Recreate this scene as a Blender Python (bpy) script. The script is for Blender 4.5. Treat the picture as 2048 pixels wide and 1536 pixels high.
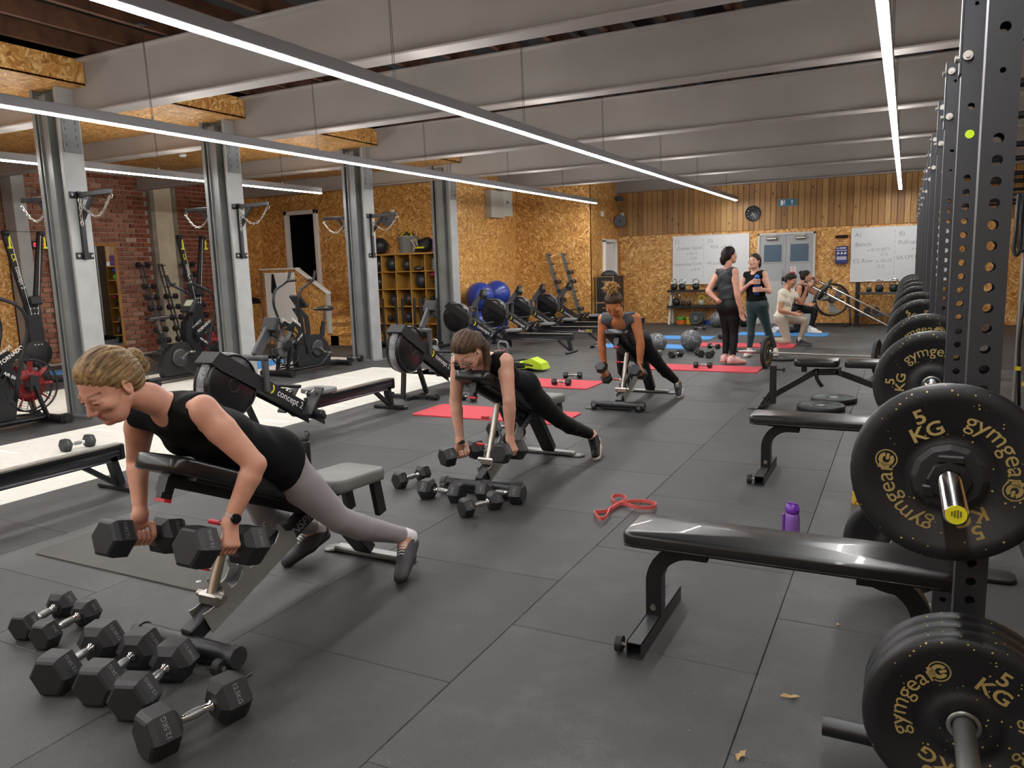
import bpy, math, random
import numpy as np
from mathutils import Vector, Matrix
for _o in list(bpy.data.objects): bpy.data.objects.remove(_o, do_unlink=True)
SC = bpy.context.scene
COL = SC.collection
random.seed(7)
PI = math.pi
# ---------------------------------------------------------------- camera
CAMH = 1.503
YAW, PITCH, ROLL = .474936, .1518605, -.0310246
def make_camera():
    cam = bpy.data.cameras.new('camera'); o = bpy.data.objects.new('camera', cam); COL.objects.link(o)
    cam.sensor_fit = 'HORIZONTAL'; cam.sensor_width = 36.0; cam.lens = 1533.3 / 2048 * 36.0
    cam.clip_start = .05; cam.clip_end = 200
    fwd = Vector((-math.sin(YAW)*math.cos(PITCH), math.cos(YAW)*math.cos(PITCH), -math.sin(PITCH)))
    r = Vector((math.cos(YAW), math.sin(YAW), 0)); u = r.cross(fwd)
    c, s = math.cos(ROLL), math.sin(ROLL)
    R, U = c*r + s*u, -s*r + c*u
    m = Matrix((R, U, -fwd)).transposed().to_4x4(); m.translation = Vector((0, 0, CAMH))
    o.matrix_world = m
    SC.camera = o
make_camera()
# ---------------------------------------------------------------- world, exposure (the lamps of the room are the strip lights below)
W = bpy.data.worlds.new('world'); SC.world = W; W.use_nodes = True
W.node_tree.nodes['Background'].inputs[0].default_value = (.5, .5, .52, 1)
W.node_tree.nodes['Background'].inputs[1].default_value = .004
SC.view_settings.view_transform = 'Standard'; SC.view_settings.look = 'None'
SC.view_settings.gamma = 1; SC.view_settings.use_curve_mapping = False
SC.view_settings.exposure = 1.15
STRIP = 36.0          # emission of the suspended LED strips
# ---------------------------------------------------------------- colours and materials
def hexc(h):
    h = h.lstrip('#'); v = [int(h[i:i+2], 16)/255 for i in (0, 2, 4)]
    return tuple(c/12.92 if c <= .04045 else ((c+.055)/1.055)**2.4 for c in v) + (1,)
MATS = {}
class NT:
    def __init__(s, m): s.t = m.node_tree; s.n = s.t.nodes; s.l = s.t.links
    def new(s, typ, **kw):
        n = s.n.new(typ)
        for k, v in kw.items():
            if k.startswith('i_'):
                k = k[2:]; k = int(k) if k.isdigit() else k.replace('_', ' ')
                n.inputs[k].default_value = v
            else: setattr(n, k, v)
        return n
    def link(s, a, b): s.l.new(a, b)
    def ramp(s, fac, stops, interp='LINEAR'):
        r = s.new('ShaderNodeValToRGB'); r.color_ramp.interpolation = interp
        e = r.color_ramp.elements
        while len(e) < len(stops): e.new(.5)
        for el, (p, c) in zip(e, stops): el.position = p; el.color = c if len(c) == 4 else c + (1,)
        s.link(fac, r.inputs[0]); return r.outputs[0]
    def mix(s, fac, a, b, mode='MIX'):
        m = s.new('ShaderNodeMix', data_type='RGBA', blend_type=mode)
        for sock, v in ((m.inputs[0], fac), (m.inputs[6], a), (m.inputs[7], b)):
            if hasattr(v, 'links'): s.link(v, sock)
            else: sock.default_value = v
        return m.outputs[2]
    def math(s, op, a, b=0.0):
        m = s.new('ShaderNodeMath', operation=op)
        for sock, v in zip(m.inputs, (a, b)):
            if hasattr(v, 'links'): s.link(v, sock)
            else: sock.default_value = v
        return m.outputs[0]
def newmat(name):
    m = bpy.data.materials.new(name); m.use_nodes = True; MATS[name] = m
    t = NT(m); b = t.n['Principled BSDF']; return m, t, b
def plain(name, col, rough=.5, metal=0., spec=.5, var=0., bump=0., bscale=200., vscale=6., emit=0., coat=0., alpha=1., trans=0., sheen=0.):
    if name in MATS: return MATS[name]
    m, t, b = newmat(name)
    c = hexc(col) if isinstance(col, str) else col
    b.inputs['Base Color'].default_value = c; b.inputs['Roughness'].default_value = rough; b.inputs['Metallic'].default_value = metal
    b.inputs['Specular IOR Level'].default_value = spec; b.inputs['Coat Weight'].default_value = coat
    b.inputs['Transmission Weight'].default_value = trans; b.inputs['Sheen Weight'].default_value = sheen
    if emit: b.inputs['Emission Color'].default_value = c; b.inputs['Emission Strength'].default_value = emit
    co = t.new('ShaderNodeTexCoord').outputs['Object'] if (var or bump) else None
    if var:
        n = t.new('ShaderNodeTexNoise', i_Scale=vscale, i_Detail=5.); t.link(co, n.inputs['Vector'])
        t.link(t.ramp(n.outputs[0], [(.3, tuple(x*(1-var) for x in c[:3])), (.7, tuple(min(1, x*(1+var)) for x in c[:3]))]), b.inputs['Base Color'])
    if bump:
        n = t.new('ShaderNodeTexNoise', i_Scale=bscale, i_Detail=2.); t.link(co, n.inputs['Vector'])
        bp = t.new('ShaderNodeBump', i_Strength=bump, i_Distance=.002); t.link(n.outputs[0], bp.inputs['Height']); t.link(bp.outputs[0], b.inputs['Normal'])
    return m
def mat_osb(name, axis):
    """strand board: every patch of strands lies at its own angle in the plane normal to axis"""
    m, t, b = newmat(name); co = t.new('ShaderNodeTexCoord').outputs['Object']; oi = t.new('ShaderNodeObjectInfo')
    sh = t.new('ShaderNodeVectorMath', operation='MULTIPLY'); sh.inputs[1].default_value = (3.1, 5.7, 2.3)
    cb = t.new('ShaderNodeCombineXYZ'); 
    for k in range(3): t.link(oi.outputs['Random'], cb.inputs[k])
    t.link(cb.outputs[0], sh.inputs[0]); ad = t.new('ShaderNodeVectorMath', operation='ADD'); t.link(co, ad.inputs[0]); t.link(sh.outputs[0], ad.inputs[1]); p = ad.outputs[0]
    lay = []
    for i, (cs, a0) in enumerate(((6.5, 0.), (9., 1.3), (5.5, 2.1))):
        mp = t.new('ShaderNodeMapping'); mp.inputs['Location'].default_value = (i*3.3, i*1.7, i*2.9); t.link(p, mp.inputs[0])
        cell = t.new('ShaderNodeTexVoronoi', i_Scale=cs); t.link(mp.outputs[0], cell.inputs['Vector'])
        sp = t.new('ShaderNodeSeparateColor'); t.link(cell.outputs['Color'], sp.inputs[0])
        rt = t.new('ShaderNodeVectorRotate', rotation_type=axis+'_AXIS'); t.link(mp.outputs[0], rt.inputs['Vector']); t.link(t.math('MULTIPLY', sp.outputs[0], 6.28), rt.inputs['Angle'])
        m2 = t.new('ShaderNodeMapping'); sc = [8., 8., 8.]; sc[{'X': 1, 'Y': 0, 'Z': 0}[axis]] = 40.; sc[{'X': 0, 'Y': 1, 'Z': 2}[axis]] = 3.; m2.inputs['Scale'].default_value = sc; t.link(rt.outputs[0], m2.inputs[0])
        v = t.new('ShaderNodeTexVoronoi', i_Scale=1.); t.link(m2.outputs[0], v.inputs['Vector'])
        s2 = t.new('ShaderNodeSeparateColor'); t.link(v.outputs['Color'], s2.inputs[0]); lay.append((s2.outputs[0], sp.outputs[1], s2.outputs[1]))
    f = t.mix(t.math('GREATER_THAN', lay[1][2], .55), lay[0][0], lay[1][0]); f = t.mix(t.math('GREATER_THAN', lay[2][2], .66), f, lay[2][0])
    n = t.new('ShaderNodeTexNoise', i_Scale=2.2, i_Detail=3.); t.link(p, n.inputs['Vector'])
    st = [(0, hexc('#94602a')), (.15, hexc('#b57d3c')), (.5, hexc('#cb944c')), (.8, hexc('#dcab63')), (1, hexc('#f0d096'))]
    c = t.ramp(f, st); c = t.mix(.6, c, t.ramp(n.outputs[0], [(.3, (.8, .76, .72)), (.7, (1.12, 1.1, 1.08))]), 'MULTIPLY')
    t.link(c, b.inputs['Base Color']); b.inputs['Roughness'].default_value = .5
    bp = t.new('ShaderNodeBump', i_Strength=.25, i_Distance=.002); t.link(f, bp.inputs['Height']); t.link(bp.outputs[0], b.inputs['Normal'])
    return m
def mat_tile():
    m, t, b = newmat('rubber_tile')
    co = t.new('ShaderNodeTexCoord').outputs['Object']; oi = t.new('ShaderNodeObjectInfo')
    add = t.new('ShaderNodeVectorMath', operation='ADD'); t.link(co, add.inputs[0]); t.link(oi.outputs['Location'], add.inputs[1]); p = add.outputs[0]
    n = t.new('ShaderNodeTexNoise', i_Scale=1.9, i_Detail=9., i_Roughness=.7); t.link(p, n.inputs['Vector'])
    n2 = t.new('ShaderNodeTexNoise', i_Scale=260., i_Detail=2.); t.link(p, n2.inputs['Vector'])
    base = t.ramp(n.outputs[0], [(.28, hexc('#2b2b2c')), (.5, hexc('#414141')), (.74, hexc('#5f5f5d'))])
    gr = t.ramp(n2.outputs[0], [(.3, (.4,)*3), (.7, (1.6,)*3)])
    c = t.mix(.8, base, gr, 'MULTIPLY')
    rv = t.ramp(oi.outputs['Random'], [(0, (.74,)*3), (1, (1.06,)*3)])
    c = t.mix(1., c, rv, 'MULTIPLY')
    vo = t.new('ShaderNodeTexVoronoi', i_Scale=9.); t.link(p, vo.inputs['Vector'])
    sp = t.math('LESS_THAN', vo.outputs['Distance'], .022)
    c = t.mix(t.math('MULTIPLY', sp, .5), c, hexc('#a8a498'))
    t.link(c, b.inputs['Base Color'])
    rr = t.ramp(n.outputs[0], [(.3, (.42,)*3), (.7, (.66,)*3)]); t.link(rr, b.inputs['Roughness']); b.inputs['Specular IOR Level'].default_value = .45
    bp = t.new('ShaderNodeBump', i_Strength=.5, i_Distance=.003); t.link(n2.outputs[0], bp.inputs['Height']); t.link(bp.outputs[0], b.inputs['Normal'])
    return m
def mat_objrandom(name, stops, rough=.85, noise=18., amt=.35, knots=False, stretch=None):
    m, t, b = newmat(name)
    co = t.new('ShaderNodeTexCoord').outputs['Object']; oi = t.new('ShaderNodeObjectInfo')
    add = t.new('ShaderNodeVectorMath', operation='ADD'); t.link(co, add.inputs[0]); t.link(oi.outputs['Location'], add.inputs[1]); p = add.outputs[0]
    if stretch:
        mp = t.new('ShaderNodeMapping'); mp.inputs['Scale'].default_value = stretch; t.link(p, mp.inputs[0]); q = mp.outputs[0]
    else: q = p
    n = t.new('ShaderNodeTexNoise', i_Scale=noise, i_Detail=5.); t.link(q, n.inputs['Vector'])
    c = t.ramp(oi.outputs['Random'], stops)
    g = t.ramp(n.outputs[0], [(.3, (1-amt,)*3), (.7, (1+amt,)*3)])
    c = t.mix(1., c, g, 'MULTIPLY')
    if knots:
        mp = t.new('ShaderNodeMapping'); mp.inputs['Scale'].default_value = (7, 7, 3.2); t.link(p, mp.inputs[0])
        v = t.new('ShaderNodeTexVoronoi', i_Scale=1.); t.link(mp.outputs[0], v.inputs['Vector'])
        k = t.ramp(v.outputs['Distance'], [(.06, (1,)*3), (.16, (0,)*3)])
        c = t.mix(k, c, hexc('#4a2a10'))
    t.link(c, b.inputs['Base Color']); b.inputs['Roughness'].default_value = rough
    bp = t.new('ShaderNodeBump', i_Strength=.3, i_Distance=.004); t.link(n.outputs[0], bp.inputs['Height']); t.link(bp.outputs[0], b.inputs['Normal'])
    return m
def mat_speck(name, base, speck, scale=70., thr=.12, rough=.5, rare=.5):
    m, t, b = newmat(name)
    co = t.new('ShaderNodeTexCoord').outputs['Object']
    v = t.new('ShaderNodeTexVoronoi', i_Scale=scale); t.link(co, v.inputs['Vector'])
    n = t.new('ShaderNodeTexNoise', i_Scale=9.); t.link(co, n.inputs['Vector'])
    sep = t.new('ShaderNodeSeparateColor'); t.link(v.outputs['Color'], sep.inputs[0])
    f = t.math('MULTIPLY', t.math('LESS_THAN', v.outputs['Distance'], thr), t.math('GREATER_THAN', sep.outputs[0], rare))
    f = t.math('MULTIPLY', f, t.math('GREATER_THAN', n.outputs[0], .45))
    t.link(t.mix(f, hexc(base), hexc(speck)), b.inputs['Base Color']); b.inputs['Roughness'].default_value = rough
    n2 = t.new('ShaderNodeTexNoise', i_Scale=220.); t.link(co, n2.inputs['Vector'])
    bp = t.new('ShaderNodeBump', i_Strength=.2, i_Distance=.002); t.link(n2.outputs[0], bp.inputs['Height']); t.link(bp.outputs[0], b.inputs['Normal'])
    return m
OSB, OSBX, OSBZ = mat_osb('osb', 'Y'), mat_osb('osb_x', 'X'), mat_osb('osb_z', 'Z'); TILE = mat_tile()
BRICK = mat_objrandom('brick', [(0, hexc('#845746')), (.35, hexc('#9b6a56')), (.6, hexc('#ab7b64')), (.85, hexc('#8d5d4c')), (1, hexc('#c2a08c'))], rough=.9, noise=22., amt=.35)
PINE = mat_objrandom('pine_plank', [(0, hexc('#8a6236')), (.4, hexc('#a87e48')), (.7, hexc('#98703e')), (1, hexc('#b8925a'))], rough=.5, noise=5., amt=.22, knots=True, stretch=(14, 14, 1.))
MORTAR = plain('mortar', '#b3a294', .95, var=.25, bump=.6, bscale=60., vscale=3.)
STEELP = plain('painted_beam', '#a39d98', .6, var=.07, vscale=1.2)
GALV = plain('grey_column', '#7d8081', .45, metal=.2, var=.13, vscale=3.)
GALVL = plain('pale_primer', '#9fa1a0', .5, var=.1, vscale=5.)
BLACK = plain('black_metal', '#1c1d20', .38, metal=.1, spec=.5)
BLACKM = plain('matte_black', '#17171a', .6)
RUB = plain('black_rubber', '#1f2022', .55, bump=.25, bscale=160.)
CHROME = plain('chrome', '#d6d6d8', .16, metal=1.)
STEEL = plain('brushed_steel', '#b9b6ae', .32, metal=.95, var=.12)
DSTEEL = plain('zinc_steel', '#8e8f8d', .4, metal=.75, var=.12)
VINYL = plain('black_vinyl', '#1b1b1c', .31, var=.1, bump=.8, bscale=9., coat=.12)
WHITE = plain('white_paint', '#e6e5e0', .5)
GREYP = plain('grey_door', '#a4a6a6', .5, var=.04)
ALU = plain('aluminium', '#9c9da0', .38, metal=.55)
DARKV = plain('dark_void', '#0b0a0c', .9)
JOIST = plain('joist_timber', '#54341f', .8, var=.3, vscale=8.)
RACK = plain('rack_charcoal', '#34363b', .42, metal=.1, bump=.1)
GOLD = plain('gold_print', '#a8935c', .5, metal=.2)
WPRINT = plain('white_print', '#e8e8e6', .5)
YPRINT = plain('yellow_print', '#d9d21e', .5)
RED = plain('red_plastic', '#c0202c', .4)
PLATE = mat_speck('speckled_rubber', '#191a1d', '#b9a65c', 62., .16, .5, .35)
# ---------------------------------------------------------------- mesh builder
def V(*a): return Vector(a)
def basis(w, up=(0, 0, 1)):
    w = Vector(w).normalized(); up = Vector(up)
    if abs(w.dot(up.normalized())) > .98: up = Vector((0, 1, 0)) if abs(w.y) < .9 else Vector((1, 0, 0))
    u = up.cross(w).normalized(); v = w.cross(u); return u, v, w
class B:
    def __init__(s): s.v = []; s.f = []; s.mi = []; s.sm = []
    def add(s, vs, fs, mi=0, smooth=False):
        o = len(s.v); s.v += [tuple(x) for x in vs]
        for f in fs: s.f.append([i+o for i in f]); s.mi.append(mi); s.sm.append(smooth)
        return s
    def box(s, c, d, rot=None, mi=0, bev=0.):
        hx, hy, hz = d[0]/2, d[1]/2, d[2]/2; c = Vector(c)
        if bev > 0:
            b = min(bev, hx*.95, hy*.95, hz*.95); vs = []; fs = []
            for sx in (-1, 1):
                for sy in (-1, 1):
                    for sz in (-1, 1):
                        vs += [(sx*hx, sy*(hy-b), sz*(hz-b)), (sx*(hx-b), sy*hy, sz*(hz-b)), (sx*(hx-b), sy*(hy-b), sz*hz)]
            I = lambda x, y, z, k: ((x*2+y)*2+z)*3+k
            for k, (a, b2) in enumerate(((1, 2), (0, 2), (0, 1))):
                for q in (0, 1):
                    idx = []
                    for m, n in ((0, 0), (1, 0), (1, 1), (0, 1)):
                        e = [0, 0, 0]; e[k] = q; e[a] = m; e[b2] = n; idx.append(I(*e, k))
                    if (q == 1) == (k == 1): idx.reverse()
                    fs.append(idx)
            for k in range(3):
                a, b2 = [i for i in range(3) if i != k]
                for m in (0, 1):
                    for n in (0, 1):
                        e0 = [0]*3; e0[a] = m; e0[b2] = n; e1 = list(e0); e1[k] = 1
                        q = [I(*e0, a), I(*e1, a), I(*e1, b2), I(*e0, b2)]
                        fs.append(q)
            for x in (0, 1):
                for y in (0, 1):
                    for z in (0, 1): fs.append([I(x, y, z, 0), I(x, y, z, 1), I(x, y, z, 2)])
            # orient outward
            out = []
            for f in fs:
                p = [Vector(vs[i]) for i in f]; nrm = (p[1]-p[0]).cross(p[2]-p[0]); cen = sum(p, Vector())/len(p)
                out.append(f if nrm.dot(cen) > 0 else f[::-1])
            fs = out
        else:
            vs = [(x*hx, y*hy, z*hz) for x in (-1, 1) for y in (-1, 1) for z in (-1, 1)]
            fs = [[0, 1, 3, 2], [4, 6, 7, 5], [0, 4, 5, 1], [2, 3, 7, 6], [0, 2, 6, 4], [1, 5, 7, 3]]
        if rot is not None: vs = [rot @ Vector(p) + c for p in vs]
        else: vs = [Vector(p)+c for p in vs]
        return s.add(vs, fs, mi)
    def bar(s, p0, p1, w, h=None, up=(0, 0, 1), mi=0, bev=0.):
        p0, p1 = Vector(p0), Vector(p1); h = h or w; d = p1-p0; u, v, wv = basis(d, up)
        R = Matrix((u, v, wv)).transposed(); return s.box((p0+p1)/2, (w, h, d.length), R, mi, bev)
    def cyl(s, p0, p1, r0, r1=None, n=16, mi=0, caps=True, smooth=True):
        p0, p1 = Vector(p0), Vector(p1); r1 = r0 if r1 is None else r1; u, v, w = basis(p1-p0); vs = []
        for p, r in ((p0, r0), (p1, r1)):
            for i in range(n): a = 2*PI*i/n; vs.append(p+u*(r*math.cos(a))+v*(r*math.sin(a)))
        s.add(vs, [[i, (i+1) % n, n+(i+1) % n, n+i] for i in range(n)], mi, smooth)
        if caps:
            if r0 > 0: s.add(vs[:n], [list(range(n))[::-1]], mi)
            if r1 > 0: s.add(vs[n:], [list(range(n))], mi)
        return s
    def lathe(s, prof, o, axis, n=24, mi=0, smooth=True, close=False):
        u, v, w = basis(axis); o = Vector(o); vs = []; fs = []; m = len(prof)
        for r, h in prof:
            for i in range(n): a = 2*PI*i/n; vs.append(o+w*h+u*(r*math.cos(a))+v*(r*math.sin(a)))
        R = range(m if close else m-1)
        for k in R:
            k2 = (k+1) % m
            for i in range(n): j = (i+1) % n; fs.append([k*n+i, k*n+j, k2*n+j, k2*n+i])
        if not close:
            if prof[0][0] > 1e-5: fs.append(list(range(n))[::-1])
            if prof[-1][0] > 1e-5: fs.append([(m-1)*n+i for i in range(n)])
        return s.add(vs, fs, mi, smooth)
    def tube(s, pts, r, n=8, mi=0, closed=False, caps=True, smooth=True):
        pts = [Vector(p) for p in pts]; N = len(pts); rs = r if isinstance(r, (list, tuple)) else [r]*N
        vs = []; prev = None
        for i, p in enumerate(pts):
            a = pts[(i-1) % N] if (closed or i > 0) else p; b = pts[(i+1) % N] if (closed or i < N-1) else p
            d = (b-a).normalized()
            if prev is None: u, v, w = basis(d)
            else:
                u = prev-d*prev.dot(d)
                u = u.normalized() if u.length > 1e-6 else basis(d)[0]
                v = d.cross(u)
            prev = u
            for k in range(n): t = 2*PI*k/n; vs.append(p+u*(rs[i]*math.cos(t))+v*(rs[i]*math.sin(t)))
        fs = []
        for i in range(N if closed else N-1):
            i2 = (i+1) % N
            for k in range(n): k2 = (k+1) % n; fs.append([i*n+k, i*n+k2, i2*n+k2, i2*n+k])
        if caps and not closed: fs += [list(range(n))[::-1], [(N-1)*n+k for k in range(n)]]
        return s.add(vs, fs, mi, smooth)
    def sphere(s, c, r, nu=16, nv=10, mi=0, rot=None, smooth=True):
        c = Vector(c); rr = r if isinstance(r, (tuple, list)) else (r, r, r); vs = [Vector((0, 0, -rr[2]))]; fs = []
        for j in range(1, nv):
            t = PI*j/nv
            for i in range(nu): a = 2*PI*i/nu; vs.append(Vector((rr[0]*math.sin(t)*math.cos(a), rr[1]*math.sin(t)*math.sin(a), -rr[2]*math.cos(t))))
        vs.append(Vector((0, 0, rr[2]))); L = len(vs)-1
        for i in range(nu): fs.append([0, 1+(i+1) % nu, 1+i]); fs.append([L, L-nu+i, L-nu+(i+1) % nu])
        for j in range(nv-2):
            for i in range(nu): a = 1+j*nu+i; b = 1+j*nu+(i+1) % nu; fs.append([a, b, b+nu, a+nu])
        vs = [(rot @ p if rot is not None else p)+c for p in vs]
        return s.add(vs, fs, mi, smooth)
    def prism(s, poly, o, u, v, w, mi=0, smooth=False):
        """poly: 2D points in the plane (u, v) at o; extruded by vector w"""
        o, u, v, w = Vector(o), Vector(u), Vector(v), Vector(w); n = len(poly)
        ar = sum(poly[i][0]*poly[(i+1) % n][1]-poly[(i+1) % n][0]*poly[i][1] for i in range(n))
        if (ar > 0) != (u.cross(v).dot(w) > 0): poly = poly[::-1]
        a = [o+u*p[0]+v*p[1] for p in poly]; b = [p+w for p in a]
        s.add(a, [list(range(n))[::-1]], mi); s.add(b, [list(range(n))], mi)
        return s.add(a+b, [[i, (i+1) % n, n+(i+1) % n, n+i] for i in range(n)], mi, smooth)
    def torus(s, c, axis, R, r, N=24, n=8, mi=0, a0=0., a1=2*PI):
        u, v, w = basis(axis); c = Vector(c); full = abs(a1-a0-2*PI) < 1e-6
        M = N if full else N+1
        return s.tube([c+u*(R*math.cos(a0+(a1-a0)*i/N))+v*(R*math.sin(a0+(a1-a0)*i/N)) for i in range(M)], r, n, mi, closed=full)
    def pad(s, c, d, r, rot=None, mi=0, n=4, crown=.0):
        """soft cushion: box with rounded rim (corner radius r in plan) and puffed edge"""
        hx, hy, hz = d[0]/2, d[1]/2, d[2]/2; ring = []
        for qx, qy, a0 in ((1, 1, 0), (-1, 1, PI/2), (-1, -1, PI), (1, -1, 1.5*PI)):
            for k in range(n+1): a = a0+PI/2*k/n; ring.append((qx*(hx-r), qy*(hy-r), math.cos(a), math.sin(a)))
        lv = [(-hz, -.35), (-hz*.85, -.06), (-hz*.3, 0), (hz*.45, 0), (hz*.85, -.10), (hz, -.38)]; vs = []; N = len(ring); c = Vector(c)
        for z, ins in lv:
            for x, y, ca, sa in ring:
                q = r+ins*min(r, hz*1.2); vs.append(Vector((x+q*ca, y+q*sa, z)))
        fs = []
        for j in range(len(lv)-1):
            for i in range(N): k = (i+1) % N; fs.append([j*N+i, j*N+k, (j+1)*N+k, (j+1)*N+i])
        t = len(vs); vs.append(Vector((0, 0, hz+crown))); fs += [[(len(lv)-1)*N+i, (len(lv)-1)*N+(i+1) % N, t] for i in range(N)]
        fs.append(list(range(N))[::-1])
        vs = [(rot @ p if rot is not None else p)+c for p in vs]
        return s.add(vs, fs, mi, True)
    def mesh(s, name, mats):
        me = bpy.data.meshes.new(name); me.from_pydata(s.v, [], s.f)
        for m in (mats if isinstance(mats, (list, tuple)) else [mats]): me.materials.append(m)
        me.polygons.foreach_set('material_index', s.mi); me.polygons.foreach_set('use_smooth', s.sm); me.update(); return me
    def obj(s, name, mats, parent=None, loc=None, rz=None):
        return mkobj(name, s.mesh(name, mats), parent, loc, rz)
def mkobj(name, data, parent=None, loc=None, rz=None):
    o = bpy.data.objects.new(name, data); COL.objects.link(o)
    if parent is not None: o.parent = parent
    if loc is not None: o.location = loc
    if rz is not None: o.rotation_euler = (0, 0, rz)
    return o
def tag(o, label, cat, group=None, kind=None):
    if label: o['label'] = label
    if cat: o['category'] = cat
    if group: o['group'] = group
    if kind: o['kind'] = kind
    return o
def thing(name, label, cat, loc=(0, 0, 0), rz=0., group=None):
    return tag(mkobj(name, None, None, loc, rz), label, cat, group)
def struct(o): o['kind'] = 'structure'; return o
def dup(root, loc=None, rz=None, label=None, group=None, rot=None):
    def cp(o, parent):
        c = o.copy(); COL.objects.link(c); c.parent = parent
        for k in o.children: cp(k, c)
        return c
    r = cp(root, None)
    if loc is not None: r.location = loc
    if rot is not None: r.rotation_euler = rot
    elif rz is not None: r.rotation_euler = (0, 0, rz)
    if label: r['label'] = label
    if group: r['group'] = group
    return r
_TC = {}
def text_polys(txt, size=1., bold=0.):
    key = (txt, bold)
    if key not in _TC:
        cu = bpy.data.curves.new('t', 'FONT'); cu.body = txt; cu.size = 1.; cu.align_x = 'CENTER'; cu.align_y = 'CENTER'; cu.offset = bold; cu.resolution_u = 3
        o = bpy.data.objects.new('t', cu); COL.objects.link(o); dg = bpy.context.evaluated_depsgraph_get(); dg.update()
        me = o.evaluated_get(dg).to_mesh(); _TC[key] = ([tuple(v.co) for v in me.vertices], [list(p.vertices) for p in me.polygons])
        o.evaluated_get(dg).to_mesh_clear(); bpy.data.objects.remove(o); bpy.data.curves.remove(cu)
    vs, fs = _TC[key]; return [(x*size, y*size) for x, y, z in vs], fs
def text_on(b, txt, size, o, u, v, mi=0, bold=0., sx=1.):
    """flat lettering centred at o, reading along u with v up"""
    p, f = text_polys(txt, size, bold); o, u, v = Vector(o), Vector(u).normalized(), Vector(v).normalized()
    return b.add([o+u*(x*sx)+v*y for x, y in p], f, mi)
def text_arc(b, txt, size, c, u, v, R, ang, mi=0, bold=0., sx=1.):
    """lettering bent round a circle of radius R, centred at angle ang, tops outward, reading clockwise seen from u x v"""
    p, f = text_polys(txt, size, bold); c, u, v = Vector(c), Vector(u).normalized(), Vector(v).normalized(); vs = []
    for x, y in p: a = ang-x*sx/R; r = R+y; vs.append(c+u*(r*math.cos(a))+v*(r*math.sin(a)))
    return b.add(vs, f, mi)
def arcpts(c, r, a0, a1, n, u=(1, 0, 0), v=(0, 0, 1)):
    c, u, v = Vector(c), Vector(u), Vector(v)
    return [c+u*(r*math.cos(a0+(a1-a0)*i/n))+v*(r*math.sin(a0+(a1-a0)*i/n)) for i in range(n+1)]
def smoothpath(pts, r=.05, n=4):
    """polyline with rounded corners"""
    pts = [Vector(p) for p in pts]; out = [pts[0]]
    for a, b, c in zip(pts, pts[1:], pts[2:]):
        d0, d1 = (a-b), (c-b); q = min(r, d0.length*.45, d1.length*.45); p0, p1 = b+d0.normalized()*q, b+d1.normalized()*q
        for i in range(n+1):
            t = i/n; out.append(p0*(1-t)**2+b*(2*t*(1-t))+p1*t*t)
    return out+[pts[-1]]
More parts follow.
